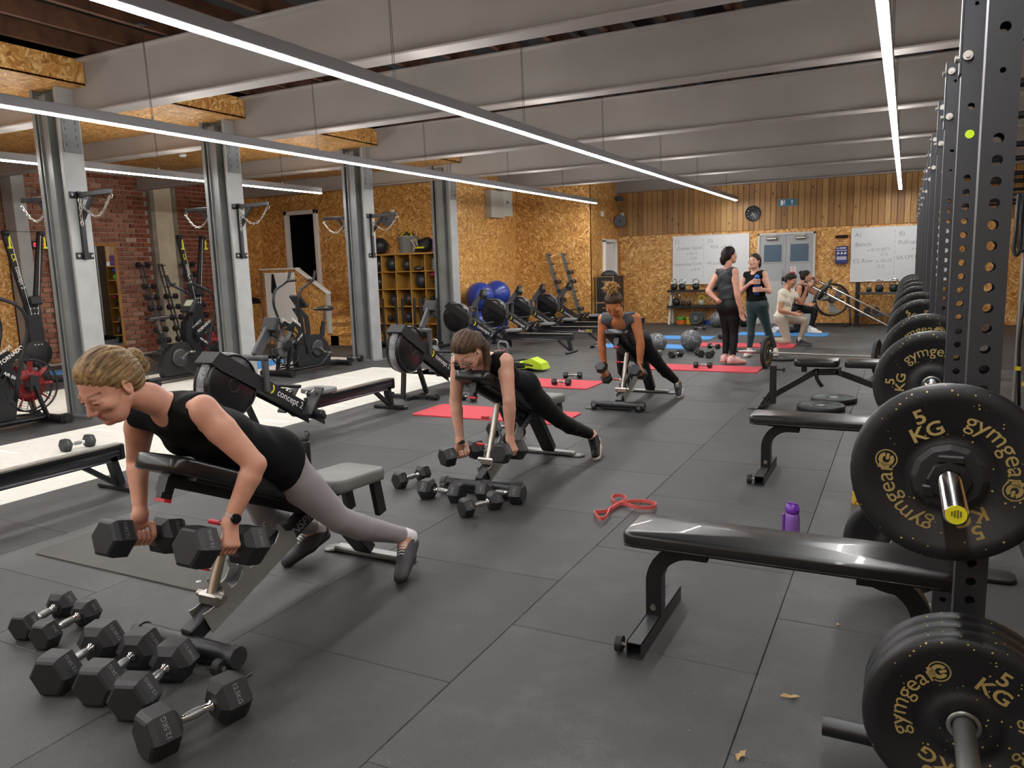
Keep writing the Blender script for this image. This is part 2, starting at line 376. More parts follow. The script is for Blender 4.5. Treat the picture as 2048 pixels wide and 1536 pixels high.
# ================================================================ the room
BEAMY = [2.78, 5.50, 7.70, 10.52, 13.16, 15.92, 18.56]
COLY = [5.42, 7.65, 10.51, 13.20]
XB, YB, XR, YN = -13.6, 18.72, 3.9, -4.2      # brick wall, back wall, right wall, wall behind the camera
YD = 13.72                                     # wall with the raised doorway and the cube shelf
FLOORZ = 0.
def room():
    # ---- floor: slab and rubber tiles
    fl = struct(B().box((-4.8, 7.2, -.045), (19.4, 24, .05)).obj('floor', plain('screed', '#242426', .9)))
    w = 1.005; hm = B(); g = .0008; top = 0.; hz = .02
    hm.box((0, 0, -hz/2), (w-2*g, 1-2*g, hz), bev=.003); tm = hm.mesh('floor_tile', TILE); n = 0
    TX0 = -1.43
    def covered(x0, x1, y0, y1):
        if y1 < .7 or y0 > YB: return True
        if x1 <= -5.44 and x0 >= -7.47 and y1 <= 9.8: return True
        if x1 <= -8.45 and x0 >= -10.49 and y1 <= 10.8: return True
        return False
    for k in range(-12, 5):
        x0 = TX0+w*k; x1 = x0+w; off = .21 if k % 2 else .715
        if x1 < XB+.0 or x0 > 2.2: continue
        for j in range(1, 20):
            y0 = off+j-1; y1 = y0+1
            if covered(x0+.02, x1-.02, y0, y1): continue
            cx, cy = (x0+x1)/2, (y0+y1)/2
            # keep what the camera can see (a step to the side included)
            ang = math.degrees(math.atan2(-cx, cy))
            if ang > (66 if cy > 3 else 80) or ang < (-14 if cy > 3 else -30) or cy < .5 or (cx < -8.4 and cy > YD+.3) or (cx < -6.6 and cy > 17.2): continue
            if cx < -5.6 and cy < 1.8: continue
            o = mkobj('floor_tile', tm, fl, (cx, cy, 0)); n += 1
    print('tiles', n)
    # ---- pale sprung tracks let into the rubber floor
    TRK = plain('pale_track', '#cfcdc4', .75, var=.06, vscale=14., bump=.3, bscale=180.)
    for i, (x0, x1, y1) in enumerate(((-7.458, -5.452, 9.71), (-10.473, -8.467, 10.71))):
        b = B(); b.box(((x0+x1)/2, (y1+.3)/2, -.011), (x1-x0-.006, y1-.3, .022), bev=.003)
        t = b.obj('running_track', TRK, fl)
        ln = B()
        for q in range(11):
            y = 1.05+q*.95
            if y > y1-.3: break
            for xs in ((x0+.12, x0+.5), (x1-.5, x1-.12)): ln.box(((xs[0]+xs[1])/2, y, .0008), (xs[1]-xs[0], .035, .0012))
        ln.obj('marker_line', plain('track_line', '#f2f2ee', .6), t)
    # ---- roof deck, joists, beams
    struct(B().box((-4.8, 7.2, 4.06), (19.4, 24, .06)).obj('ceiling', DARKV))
    jm = B().box((0, 7.2, 0), (.055, 23.2, .17)).mesh('joist', JOIST); jr = bpy.data.objects['ceiling']
    for i in range(20): mkobj('joist', jm, jr, (-7.55+i*.6, 0, 3.86))
    for y in BEAMY:
        b = B(); zb, zt, fw, x0, x1 = 3.215, 3.76, .21, XB+.02, XR
        if y > 15.: x0 = -8.38 if y < 16.5 else -6.5
        L = x1-x0; cx = (x0+x1)/2
        b.box((cx, y, (zb+zt)/2), (L, .014, zt-zb-.02)); b.box((cx, y, zb+.011), (L, fw, .022), bev=.004); b.box((cx, y, zt-.011), (L, fw, .022), bev=.004)
        struct(b.obj('ceiling_beam', STEELP))
    # ---- OSB soffit over the left bay and its fascia
    sof = thing('osb_soffit', None, None); struct(sof)
    ys = [-1.0]+BEAMY
    for a, c in zip(ys, ys[1:]):
        if a > 13: continue
        y0, y1 = a+.014, min(c-.014, YD)
        for k in range(5):
            x1 = -7.72-k*1.2; x0 = max(x1-1.196, XB+.02)
            B().box(((x0+x1)/2, (y0+y1)/2, 3.512), (x1-x0, y1-y0, .02)).obj('osb_sheet', OSBZ, sof)
        y0 = max(a+.014, 0) if a > 0 else a
        B().box((-7.73, (a+c)/2, 3.63), (.02, c-a-.03, .256), bev=.003).obj('fascia', OSBX, sof)
    # ---- columns
    for i, y in enumerate(COLY):
        b = B(); x0, x1, h = -8.39, -7.95, 3.21; yw = .24
        for x in (x0+.011, x1-.011): b.box((x, y, 1.75), (.022, yw, 3.5), mi=1 if x > -8.1 else 0)
        b.box(((x0+x1)/2, y, 1.75), (x1-x0-.04, .016, 3.5))
        # secondary channel in the recess (both sides)
        for s in (-1, 1):
            for xx in (-8.275, -8.125): b.box((xx, y+s*.075, 1.72), (.014, .11, 3.44))
            b.box((-8.2, y+s*.10, 1.72), (.15, .01, 3.44))
            b.box((x1-.035, y+s*.113, 1.75), (.03, .012, 3.5)); b.box((x0+.035, y+s*.113, 1.75), (.03, .012, 3.5))
        o = struct(b.obj('column', [GALV, GALVL]))
        p = B(); p.box((x1+.006, y, 3.02), (.012, .2, .36), bev=.003)
        for yy in (-.06, .06):
            for zz in (2.92, 3.0, 3.08, 3.15): p.cyl((x1+.012, y+yy, zz), (x1+.024, y+yy, zz), .016, n=6, smooth=False)
        p.obj('splice_plate', GALV, o)
        f = B(); f.box((-8.17, y, .008), (.56, .34, .016)); f.obj('base_plate', GALV, o)
    # ---- brick wall
    wl = struct(B().box((XB-.12, 5.0, 1.85), (.2, 18.4, 3.8)).obj('wall_left', MORTAR))
    bl, bh, gp = .25, .0905, .015; cand = []
    protos = []
    for q in range(3):
        bb = B(); bb.box((0, 0, 0), (.05, bl-gp-(.004*q), bh-gp), bev=.006+.003*q); protos.append(bb.mesh('brick', BRICK))
    rest = B()
    pier = (10.72, 11.35)
    for r in range(38):
        z = .03+bh*(r+.5)
        for k in range(24):
            y = 6.9+bl*(k+(.5 if r % 2 else 0))+bl/2
            if y > 12.4 or (pier[0]-.05 < y < pier[1]+.05): continue
            cand.append((y, z))
    # bricks hidden behind the near column or the leaning mirror stay in the joined rest
    def hid(y, z):
        return (y < 7.75) or (8.75 < y < 9.8 and .25 < z < 2.1) or z > 3.42
    vis = [c for c in cand if not hid(*c)]; vis.sort(key=lambda c: c[0]**2+(c[1]-1.5)**2)
    keep = set(vis[:300]); rnd = random.Random(3)
    for c in cand:
        dx = rnd.uniform(-.006, .006)
        if c in keep: mkobj('brick', protos[rnd.randrange(3)], wl, (XB-.012+dx, c[0], c[1]))
        else: rest.box((XB-.012+dx, c[0], c[1]), (.05, bl-gp, bh-gp), bev=.006)
    o = rest.obj('brick_field', plain('brick_far', '#854c3a', .9, var=.4, vscale=9., bump=.4, bscale=50.), wl); o['kind'] = 'stuff'
    o2 = B(); o2.box((XB+.03, (pier[0]+pier[1])/2, 1.75), (.10, pier[1]-pier[0]-.2, 3.5), bev=.01)
    struct(o2.obj('trim_1', plain('cream_plaster', '#c9bfa6', .9, var=.12, vscale=4., bump=.4, bscale=30.)))
    o3 = B()
    for yy in (pier[0]+.05, pier[1]-.05): o3.box((XB+.03, yy, 1.75), (.13, .1, 3.5), bev=.008)
    struct(o3.obj('trim_2', plain('rough_cement', '#8b8378', .95, var=.25, vscale=6., bump=.8, bscale=25.)))
    # grey steel post standing against the brick wall
    struct(B().box((XB+.22, 7.98, 1.75), (.3, .22, 3.5), bev=.006).obj('column', GALVL))
    struct(B().box((XB+.05, 7.2, 1.1), (.03, 1.3, 2.2)).obj('wall_osb_panel', OSBX))
    # ---- OSB end of left wall, wall with raised doorway, return wall, inner wall
    def sheets(name, o, u, L, z0, z1, holes=(), sheet=1.22, t=.02, nrm=None):
        """row of OSB sheets along u (unit), height z0..z1, holes as (a0, a1, zb, zt)"""
        root = struct(mkobj(name, None)); o, u = Vector(o), Vector(u); nv = Vector(nrm)
        cuts = [0.]; x = 0.
        while x < L-1e-6: x = min(L, x+sheet); cuts.append(x)
        for h in holes: cuts += [h[0], h[1]]
        cuts = sorted(set(round(c, 4) for c in cuts))
        for a, c in zip(cuts, cuts[1:]):
            if c-a < .01: continue
            segs = [(z0, min(2.44, z1)), (2.44, z1)] if z1 > 2.44 else [(z0, z1)]
            for h in holes:
                if a >= h[0]-1e-4 and c <= h[1]+1e-4:
                    ns = []
                    for q0, q1 in segs:
                        if h[2] > q0: ns.append((q0, min(q1, h[2])))
                        if h[3] < q1: ns.append((max(q0, h[3]), q1))
                    segs = ns
            for q0, q1 in segs:
                if q1-q0 < .02: continue
                m = o+u*((a+c)/2)+nv*(-t/2); d = (abs(u.x)*(c-a)+abs(nv.x)*t, abs(u.y)*(c-a)+abs(nv.y)*t, q1-q0)
                B().box((m.x, m.y, (q0+q1)/2), d, bev=.0015).obj('osb_sheet', OSBX if abs(nv.x) > .5 else OSB, root)
        for a, c in ([(0, L)] if not holes else [(0, holes[0][0]), (holes[0][1], L)]):
            m = o+u*((a+c)/2)+nv*(-t-.012)-u*.0; B().box((m.x, m.y, (z0+z1)/2), (abs(u.x)*(c-a-.06)+abs(nv.x)*.02, abs(u.y)*(c-a-.06)+abs(nv.y)*.02, z1-z0-.02)).obj('backing', plain('backing_wood', '#8a6236', .8), root)
        return root
    sheets('wall_osb_left', (XB+.03, 12.42, 0), (0, 1, 0), YD-12.42+.01, 0, 3.5, nrm=(1, 0, 0), sheet=1.4)
    DX0, DX1, DZ0, DZ1 = -12.72, -11.86, .86, 2.86
    sheets('wall_doorway', (XB, YD, 0), (1, 0, 0), -8.40-XB, 0, 3.75, holes=[(DX0-XB, DX1-XB, DZ0, DZ1)], nrm=(0, -1, 0))
    sheets('wall_return', (-8.40, YD, 0), (0, 1, 0), 16.82-YD, 0, 3.76, nrm=(1, 0, 0))
    sheets('wall_inner', (-8.40, 16.82, 0), (1, 0, 0), 8.40-6.49, 0, 3.76, nrm=(0, -1, 0))
    # passage wall with small door, facing the hall
    PD = (17.62, 18.42)
    sheets('wall_passage', (-6.49, 16.82, 0), (0, 1, 0), YB-16.82, 0, 3.76, holes=[(PD[0]-16.82, PD[1]-16.82, 0, 2.06)], nrm=(1, 0, 0))
    # ---- back wall: OSB below, pine boards above, double door
    BD = (-3.09, -1.835)
    sheets('wall_back', (-6.49, YB, 0), (1, 0, 0), XR+6.49, 0, 2.165, holes=[(BD[0]+6.49, BD[1]+6.49, 0, 2.08)], nrm=(0, -1, 0))
    pr = struct(mkobj('wall_back_boards', None)); x = -6.49; rnd = random.Random(11); pm = {}
    while x < XR:
        ww = rnd.choice((.118, .125, .132)); 
        if ww not in pm:
            b = B(); b.box((0, 0, 0), (ww-.006, .022, 1.62), bev=.004); pm[ww] = b.mesh('plank', PINE)
        mkobj('plank', pm[ww], pr, (x+ww/2, YB-.012-rnd.uniform(0, .004), 2.165+.81)); x += ww
    struct(B().box((-1.3, YB+.08, 1.9), (10.4, .06, 3.9)).obj('wall_back_core', DARKV))
    # ---- walls out of sight that close the room
    struct(B().box((XR+.05, 7.2, 1.95), (.1, 24, 4.0)).obj('wall_right', OSBX))
    struct(B().box((-4.8, YN-.05, 1.95), (19.4, .1, 4.0)).obj('wall_front', OSB))
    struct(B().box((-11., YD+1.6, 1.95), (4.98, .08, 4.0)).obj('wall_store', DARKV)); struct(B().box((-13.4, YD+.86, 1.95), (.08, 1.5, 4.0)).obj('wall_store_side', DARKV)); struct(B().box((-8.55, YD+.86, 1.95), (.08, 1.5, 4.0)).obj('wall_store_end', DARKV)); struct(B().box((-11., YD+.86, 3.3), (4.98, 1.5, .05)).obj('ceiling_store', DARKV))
    struct(B().box((-7.45, 17.8, 1.4), (.06, 1.7, 2.8)).obj('wall_lobby', WHITE))
    # ---- doors
    d = struct(mkobj('door_1', None)); fr = B(); y = YB-.03
    for x in (BD[0]+.025, BD[1]-.025): fr.box((x, y, 1.04), (.05, .09, 2.08), bev=.004)
    fr.box(((BD[0]+BD[1])/2, y, 2.055), (BD[1]-BD[0], .09, .05), bev=.004); fr.obj('door_frame', plain('pale_frame', '#c3c2bd', .5), d)
    mid = (BD[0]+BD[1])/2
    for i, (x0, x1) in enumerate(((BD[0]+.053, mid-.002), (mid+.002, BD[1]-.053))):
        lf = B(); lf.box(((x0+x1)/2, y, 1.02), (x1-x0, .045, 2.03), bev=.003); lf = lf.obj('door_leaf', GREYP, d)
        c = (x0+x1)/2; pw = .39
        B().box((c, y-.024, 1.62), (pw+.06, .014, .46), bev=.004).obj('vision_frame', GREYP, lf)
        B().box((c, y-.030, 1.62), (pw, .008, .39)).obj('pane', plain('blue_dark_glass', '#4a6478', .12, spec=.6), lf)
        kp = B(); kp.box((c, y-.026, .50), (x1-x0-.02, .006, .98))
        for r in range(13):
            for q in range(8):
                cx, cz = x0+.05+q*(x1-x0-.1)/7+(0.02 if r % 2 else -.02), .06+r*.072
                kp.box((cx, y-.030, cz), (.045, .004, .012), Matrix.Rotation(.8 if (r+q) % 2 else -.8, 3, 'Y'))
        kp.obj('chequer_plate', plain('chequer', '#b9bab6', .4, metal=.6), lf)
        hx = x1-.07 if i == 0 else x0+.07
        h = B(); h.tube(smoothpath([(hx, y-.025, 1.22), (hx, y-.075, 1.22), (hx, y-.075, .92), (hx, y-.025, .92)], .02), .012); h.obj('pull_handle', STEEL, lf)
        cl = B(); cx = x0+.26 if i == 0 else x1-.26; cl.box((cx, y-.06, 1.955), (.25, .07, .07), bev=.02); cl.bar((cx, y-.06, 1.99), (cx+.1, y-.10, 2.03), .02); cl.obj('door_closer', STEEL, lf)
    sg = B(); sg.box((mid+.16, y-.026, 1.22), (.115, .006, .17)); sg = sg.obj('no_entry_notice', WPRINT, d)
    s2 = B(); s2.torus((mid+.16, y-.031, 1.25), (0, 1, 0), .036, .005, 20, 6); s2.bar((mid+.135, y-.031, 1.275), (mid+.185, y-.031, 1.225), .008, .004); s2.box((mid+.16, y-.031, 1.168), (.1, .003, .05)); s2.obj('notice_print', RED, sg)
    s3 = B(); s3.sphere((mid+.155, y-.0315, 1.268), (.007, .002, .007), 8, 6); s3.bar((mid+.158, y-.0315, 1.262), (mid+.163, y-.0315, 1.238), .012, .003); s3.bar((mid+.163, y-.0315, 1.24), (mid+.175, y-.0315, 1.222), .007, .003); s3.bar((mid+.163, y-.0315, 1.24), (mid+.15, y-.0315, 1.222), .007, .003); s3.obj('notice_figure', BLACKM, sg)
    # raised doorway
    d = struct(mkobj('door_2', None)); fr = B()
    for x in (DX0, DX1): fr.box((x, YD-.03, (DZ0+DZ1)/2), (.09, .1, DZ1-DZ0+.09), bev=.005)
    fr.box(((DX0+DX1)/2, YD-.03, DZ1), (DX1-DX0+.09, .1, .09), bev=.005); fr.obj('door_frame', WHITE, d)
    B().box((-12.34, YD+1.54, 1.95), (.21, .006, .3)).obj('paper_sheet', plain('dim_paper', '#cfc9c4', .7), d)
    tb = B(); tb.lathe([(.16, 0), (.21, .32), (.205, .32), (.155, .01)], (-12.05, YD+.4, DZ0), (0, 0, 1), 20); tag(tb.obj('storage_bucket', plain('blue_bucket', '#1f4f86', .5)), 'blue ribbed tub standing inside the dark raised doorway', 'tub')
    # passage door
    d = struct(mkobj('door_3', None)); fr = B()
    for yy in PD: fr.box((-6.47, yy, 1.03), (.1, .07, 2.06), bev=.004)
    fr.box((-6.47, (PD[0]+PD[1])/2, 2.05), (.1, PD[1]-PD[0]+.07, .07), bev=.004); fr.obj('door_frame', WHITE, d)
    lf = B(); lf.box((-6.62, 18.02, 1.01), (.04, .74, 2.0), Matrix.Rotation(-.28, 3, 'Z'), bev=.004); lf.obj('door_leaf', WHITE, d)
    # ---- stairs to the doorway
    st = struct(mkobj('stairs', None)); y0, y1 = 12.42, YD-.03
    n = 4; xs = [-11.05, -10.72, -10.42, -10.10]; hts = [.86, .60, .40, .20]
    B().box(((-12.9+xs[0])/2, (y0+y1)/2+.03, .43), (xs[0]+12.9, y1-y0-.06, .86)).obj('landing', OSB, st)
    for x0, x1, h in zip([xs[0], xs[1], xs[2]], xs[1:], hts[1:]):
        s = B(); s.box(((xs[0]+x1)/2, (y0+y1)/2+.03, h/2), (x1-xs[0], y1-y0-.06, h-.001)); s = s.obj('step', OSB, st)
        B().box(((x0+x1)/2+.01, (y0+y1)/2+.03, h+.012), (x1-x0+.04, y1-y0-.04, .024), bev=.004).obj('tread', plain('tread_ply', '#a27a46', .6, var=.2), s)
    hw = struct(mkobj('wall_stair', None))
    pts = [(-12.33, 0), (-10.62, 0), (-10.62, 1.05), (-11.38, 1.585), (-12.33, 1.585)]
    B().prism(pts, (0, y0, 0), (1, 0, 0), (0, 0, 1), (0, .05, 0)).obj('osb_panel', OSB, hw)
    rl = B(); rl.box((-11.86, y0+.02, 1.602), (1.02, .14, .035), bev=.006); rl.bar((-11.385, y0+.02, 1.602), (-10.56, y0+.02, 1.075), .035, .14, up=(0, 1, 0), bev=.006); rl.obj('handrail', WHITE, hw)
    B().box((-10.60, y0+.02, .66), (.07, .1, .82), bev=.005).obj('newel_post', plain('grey_primer', '#b6b5ae', .6), hw)
    wb = B(); wb.box((-11.85, y0-.012, .95), (.83, .02, 1.15), bev=.004); wb.obj('white_board_panel', plain('white_board_p', '#f0f0ee', .45), hw)
    b = B(); b.box((-12.36, y0-.005, .86), (.05, .08, 1.45)); b.obj('corner_batten', plain('batten', '#8d6a4c', .8, var=.3), hw)
    k = B(); k.prism([(0, .26), (.045, .26), (.11, -.04), (.03, -.2), (-.05, -.12)], (-12.04, y0-.04, 1.24), (1, 0, 0), (0, 0, 1), (0, .02, 0)); tag(k.obj('dark_cloth', BLACKM), 'dark cloth hanging on the white panel beside the stairs', 'cloth')
room()
# ---------------------------------------------------------------- strip lights
LED = plain('led_diffuser', (1, .985, .97, 1), .5, emit=STRIP)
UPFILL = plain('added_uplight_fill', (1, .97, .94, 1), .5, emit=STRIP*.26)  # added upward light on the strips, a guess that brightens the beams
def strip_light(x, y0, y1, z, label, wires):
    t = thing('strip_light', label, 'light', (x, (y0+y1)/2, z), group='suspended strip lights')
    L = y1-y0; cy = (y0+y1)/2
    h = B(); h.box((0, 0, .055), (.068, L, .085), bev=.004); h.obj('housing', ALU, t)
    n = max(1, round(L/3)); 
    for i in range(n):
        a = -L/2+L*i/n; B().box((0, a+L/n/2, .006), (.056, L/n-.004, .014), bev=.003).obj('diffuser', LED, t); B().box((0, a+L/n/2, .0977), (.05, L/n-.004, .0006)).obj('added_uplight', UPFILL, t)
    for wy in wires:
        w = B(); w.cyl((-.006, wy-cy, .095), (-.006, wy-cy-.02, 3.76-z), .0022, n=5); w.cyl((.012, wy-cy, .095), (.004, wy-cy-.02, 3.76-z), .0022, n=5)
        w.cyl((0, wy-cy, .095), (0, wy-cy, .125), .010, n=8); w.box((0, wy-cy-.02, 3.757-z), (.08, .08, .012)); w.obj('suspension_wire', BLACKM, t)
WY = [-2., .4, 2.55, 5.05, 7.29, 9.6, 12.2, 14.6, 17.2]
strip_light(-3.52, -3.8, 18.30, 2.83, 'suspended LED strip light over the benches used by the rowing women', WY)
strip_light(-6.22, -3.8, 16.45, 2.83, 'suspended LED strip light running just in front of the grey columns', WY[:-1])
strip_light(-.175, -3.8, 18.15, 2.83, 'suspended LED strip light beside the row of black rack uprights', WY)
strip_light(-8.95, -3.8, 10.50, 2.83, 'suspended LED strip light behind the grey columns under the OSB soffit', WY[:6])

def added_lamp(loc):  # added lamp, out of view, guessed from the bright wall by the doorway
    t = thing('added_light', 'round lamp added out of view on the rear of the third grey column', 'light', loc)
    B().lathe([(0, 0), (.13, 0), (.13, .035), (.12, .04)], (0, 0, 0), Vector((0, 1, 0)), 24).obj('base', WHITE, t)
    B().lathe([(.115, .036), (.11, .07), (.07, .10), (0, .11)], (0, 0, 0), Vector((0, 1, 0)), 24).obj('diffuser', plain('added_lamp_glow', (1, .9, .75, 1), .5, emit=55.), t)
added_lamp((-8.2, 10.632, 2.62))
# ================================================================ equipment builders (each returns a top-level thing)
HEX = plain('hex_rubber', '#232427', .5, bump=.3, bscale=120.)
LBL = plain('worn_label', '#77787a', .6)
X, Y, Z = Vector((1, 0, 0)), Vector((0, 1, 0)), Vector((0, 0, 1))
_DB = {}
def dumbbell(kind, loc, axis, label, group=None, roll=0.):
    """hexagonal dumbbell, centre at loc, handle along axis (world vector)"""
    D, Lh, gap, txt = {'S': (.088, .066, .118, '2.5KG'), 'M': (.112, .082, .122, '5KG'), 'N': (.128, .098, .125, '10KG'), 'L': (.146, .112, .128, '12.5KG')}[kind]
    R = D/2/math.cos(PI/6)
    if kind not in _DB:
        me = {}
        for s in (-1, 1):
            b = B(); b.lathe([(R*.45, 0), (R*.60, 0), (R*.98, .02), (R, .026), (R, Lh-.024), (R*.90, Lh-.006), (R*.78, Lh)], (s*gap/2, 0, 0), (s, 0, 0), 6, smooth=False); me['h%d' % s] = b.mesh('weight_head', HEX)
            me['l%d' % s] = []
            for a in (PI/6, 5*PI/6):
                q = B(); nrm = Vector((0, math.cos(a), math.sin(a))); up = Vector((0, -math.sin(a), math.cos(a)))
                text_on(q, txt, D*.16, nrm*(D/2+.0006)+X*(s*(gap/2+Lh*.52)), up*s, X*s, bold=.01); me['l%d' % s].append(q.mesh('weight_label', LBL))
        b = B(); g = gap/2+.004; rr = .0145
        b.lathe([(rr*1.1, -g), (rr*1.35, -g+.006), (rr*1.35, -g+.012), (rr*.92, -g+.016), (rr*.95, -.028), (rr*1.18, 0), (rr*.95, .028), (rr*.92, g-.016), (rr*1.35, g-.012), (rr*1.35, g-.006), (rr*1.1, g)], (0, 0, 0), X, 14)
        me['hd'] = b.mesh('handle', CHROME)
        k = B(); k.lathe([(rr*1.02, -.03), (rr*1.06, -.028), (rr*1.24, 0), (rr*1.06, .028), (rr*1.02, .03)], (0, 0, 0), X, 14, smooth=False); me['kn'] = k.mesh('knurled_grip', DSTEEL)
        _DB[kind] = me
    me = _DB[kind]
    t = thing('dumbbell', label, 'dumbbell', loc, group=group)
    a = Vector(axis).normalized(); u, v, w = basis(a)    # local x -> axis
    Rm = Matrix((a, u, a.cross(u))).transposed()
    Rm = Rm @ Matrix.Rotation(roll, 3, 'X')
    t.rotation_euler = Rm.to_euler()
    for s in (-1, 1):
        h = mkobj('weight_head', me['h%d' % s], t)
        for lm in me['l%d' % s]: mkobj('weight_label', lm, h)
    h = mkobj('handle', me['hd'], t); mkobj('knurled_grip', me['kn'], h)
    return t
DBH = {'S': .044, 'M': .056, 'N': .064, 'L': .073}
def db_floor(kind, p0, p1, label, group=None, z=0.):
    p0, p1 = Vector((p0[0], p0[1], 0)), Vector((p1[0], p1[1], 0)); c = (p0+p1)/2
    return dumbbell(kind, (c.x, c.y, z+DBH[kind]), p1-p0, label, group)
# ---------------------------------------------------------------- plates and bars
_PL = {}
def emblem(b, c, u, v, r, mi=0):
    """round gold badge with a curled G"""
    c = Vector(c); N = 22; a0, a1 = .15*PI, 2*PI+.02
    def ring(r0, r1, s, e, n):
        vs = []
        for i in range(n+1):
            a = s+(e-s)*i/n
            vs += [c+u*(r0*math.cos(a))+v*(r0*math.sin(a)), c+u*(r1*math.cos(a))+v*(r1*math.sin(a))]
        b.add(vs, [[2*i, 2*i+1, 2*i+3, 2*i+2] for i in range(n)], mi)
    ring(r*.88, r, -.75*PI, .8*PI, N); ring(r*.34, r*.7, .12*PI, 1.78*PI, N)
    b.add([c+u*(r*x)+v*(r*y) for x, y in ((.0, .08), (.62, .08), (.62, -.2), (.0, -.2))], [[0, 3, 2, 1]], mi)
    b.add([c+u*(r*x)+v*(r*y) for x, y in ((-.95, -.35), (-.4, -.5), (-.4, .5), (-.95, .62))], [[0, 1, 2, 3]], mi)
def plate(loc, label, group=None, rot=(0, 0, 0), D=.45, t=.052, style='gold', txt=True, face=0., name='weight_plate'):
    key = (D, t, style, txt)
    if key not in _PL:
        R = D/2; h = t/2; me = {}
        b = B(); b.lathe([(.0285, -h+.006), (.075, -h+.006), (.08, -h+.010), (.105, -h+.010), (.112, -h+.004), (R-.046, -h+.004), (R-.040, -h), (R-.008, -h), (R, -h+.008), (R, h-.008), (R-.008, h), (R-.040, h), (R-.046, h-.004), (.112, h-.004), (.105, h-.01), (.08, h-.01), (.075, h-.006), (.0285, h-.006)], (0, 0, 0), Y, 48, close=True)
        me['disc'] = b.mesh('disc', PLATE if style == 'gold' else RUB)
        b = B(); b.lathe([(.0280, -h+.003), (.038, -h+.003), (.038, h-.003), (.0280, h-.003)], (0, 0, 0), Y, 24, close=True); me['hub'] = b.mesh('hub', DSTEEL)
        if txt:
            c = Vector((0, -h+.0032, 0)); u, v = X, Z; R1 = R-.082; me['txt'] = []; gm = GOLD if style == 'gold' else plain('green_print', '#3e6b52', .6)
            for k in (0, 1):
                a = k*PI; q = B()
                text_arc(q, 'gymgear', .060, c, u, v, R1, a+.62*PI, bold=.0, sx=1.06); me['txt'].append(('lettering', q.mesh('lettering', gm))); q = B()
                ea = a+.62*PI-.80
                e = c+u*(math.cos(ea)*(R1))+v*(math.sin(ea)*(R1)); er = Vector((math.cos(ea), 0, math.sin(ea))); et = Vector((math.sin(ea), 0, -math.cos(ea)))
                emblem(q, e, et, er, .026); me['txt'].append(('emblem', q.mesh('emblem', gm))); q = B()
                ka = a+.62*PI-1.72
                kr = Vector((math.cos(ka), 0, math.sin(ka))); kt = Vector((math.sin(ka), 0, -math.cos(ka)))
                text_on(q, '5', .05, c+kr*(R1+.013), kt, kr, bold=.02, sx=1.15); text_on(q, 'KG', .05, c+kr*(R1-.027), kt, kr, bold=.02, sx=1.15); me['txt'].append(('weight_mark', q.mesh('weight_mark', gm)))
        _PL[key] = me
    me = _PL[key]; r = thing(name, label, 'weight plate', loc, group=group)
    r.rotation_euler = rot
    d = mkobj('disc', me['disc'], r); mkobj('hub', me['hub'], r)
    for nm, m_ in me.get('txt', []): l = mkobj(nm, m_, d); l.rotation_euler = (0, face, 0)
    return r
_BAR = {}
def barbell(loc, label, rot=(0, 0, 0), cap=False, group=None):
    """olympic bar along local Y, centre at loc"""
    t = thing('barbell', label, 'barbell', loc, group=group); t.rotation_euler = rot
    if not _BAR:
        b = B(); b.cyl((0, -.66, 0), (0, .66, 0), .014, n=14); _BAR['s'] = b.mesh('shaft', STEEL)
        for s in (-1, 1):
            b = B(); b.lathe([(.014, .64), (.037, .64), (.037, .67), (.025, .672), (.025, 1.095), (.021, 1.10)], (0, 0, 0), Y*s, 20); _BAR[s] = b.mesh('sleeve', CHROME)
    mkobj('shaft', _BAR['s'], t)
    for s in (-1, 1):
        q = mkobj('sleeve', _BAR[s], t)
        if cap and s < 0:
            c = B(); c.cyl((0, -1.0995, 0), (0, -1.1025, 0), .0205, n=20); c = c.obj('end_cap', YPRINT, q)
            k = B()
            for i, hgt in enumerate((.010, .016, .018, .013)): k.box((-.008+i*.0055, -1.1030, .002), (.0035, .001, hgt))
            k.obj('cap_print', plain('olive_print', '#6b6414', .6), c)
    return t
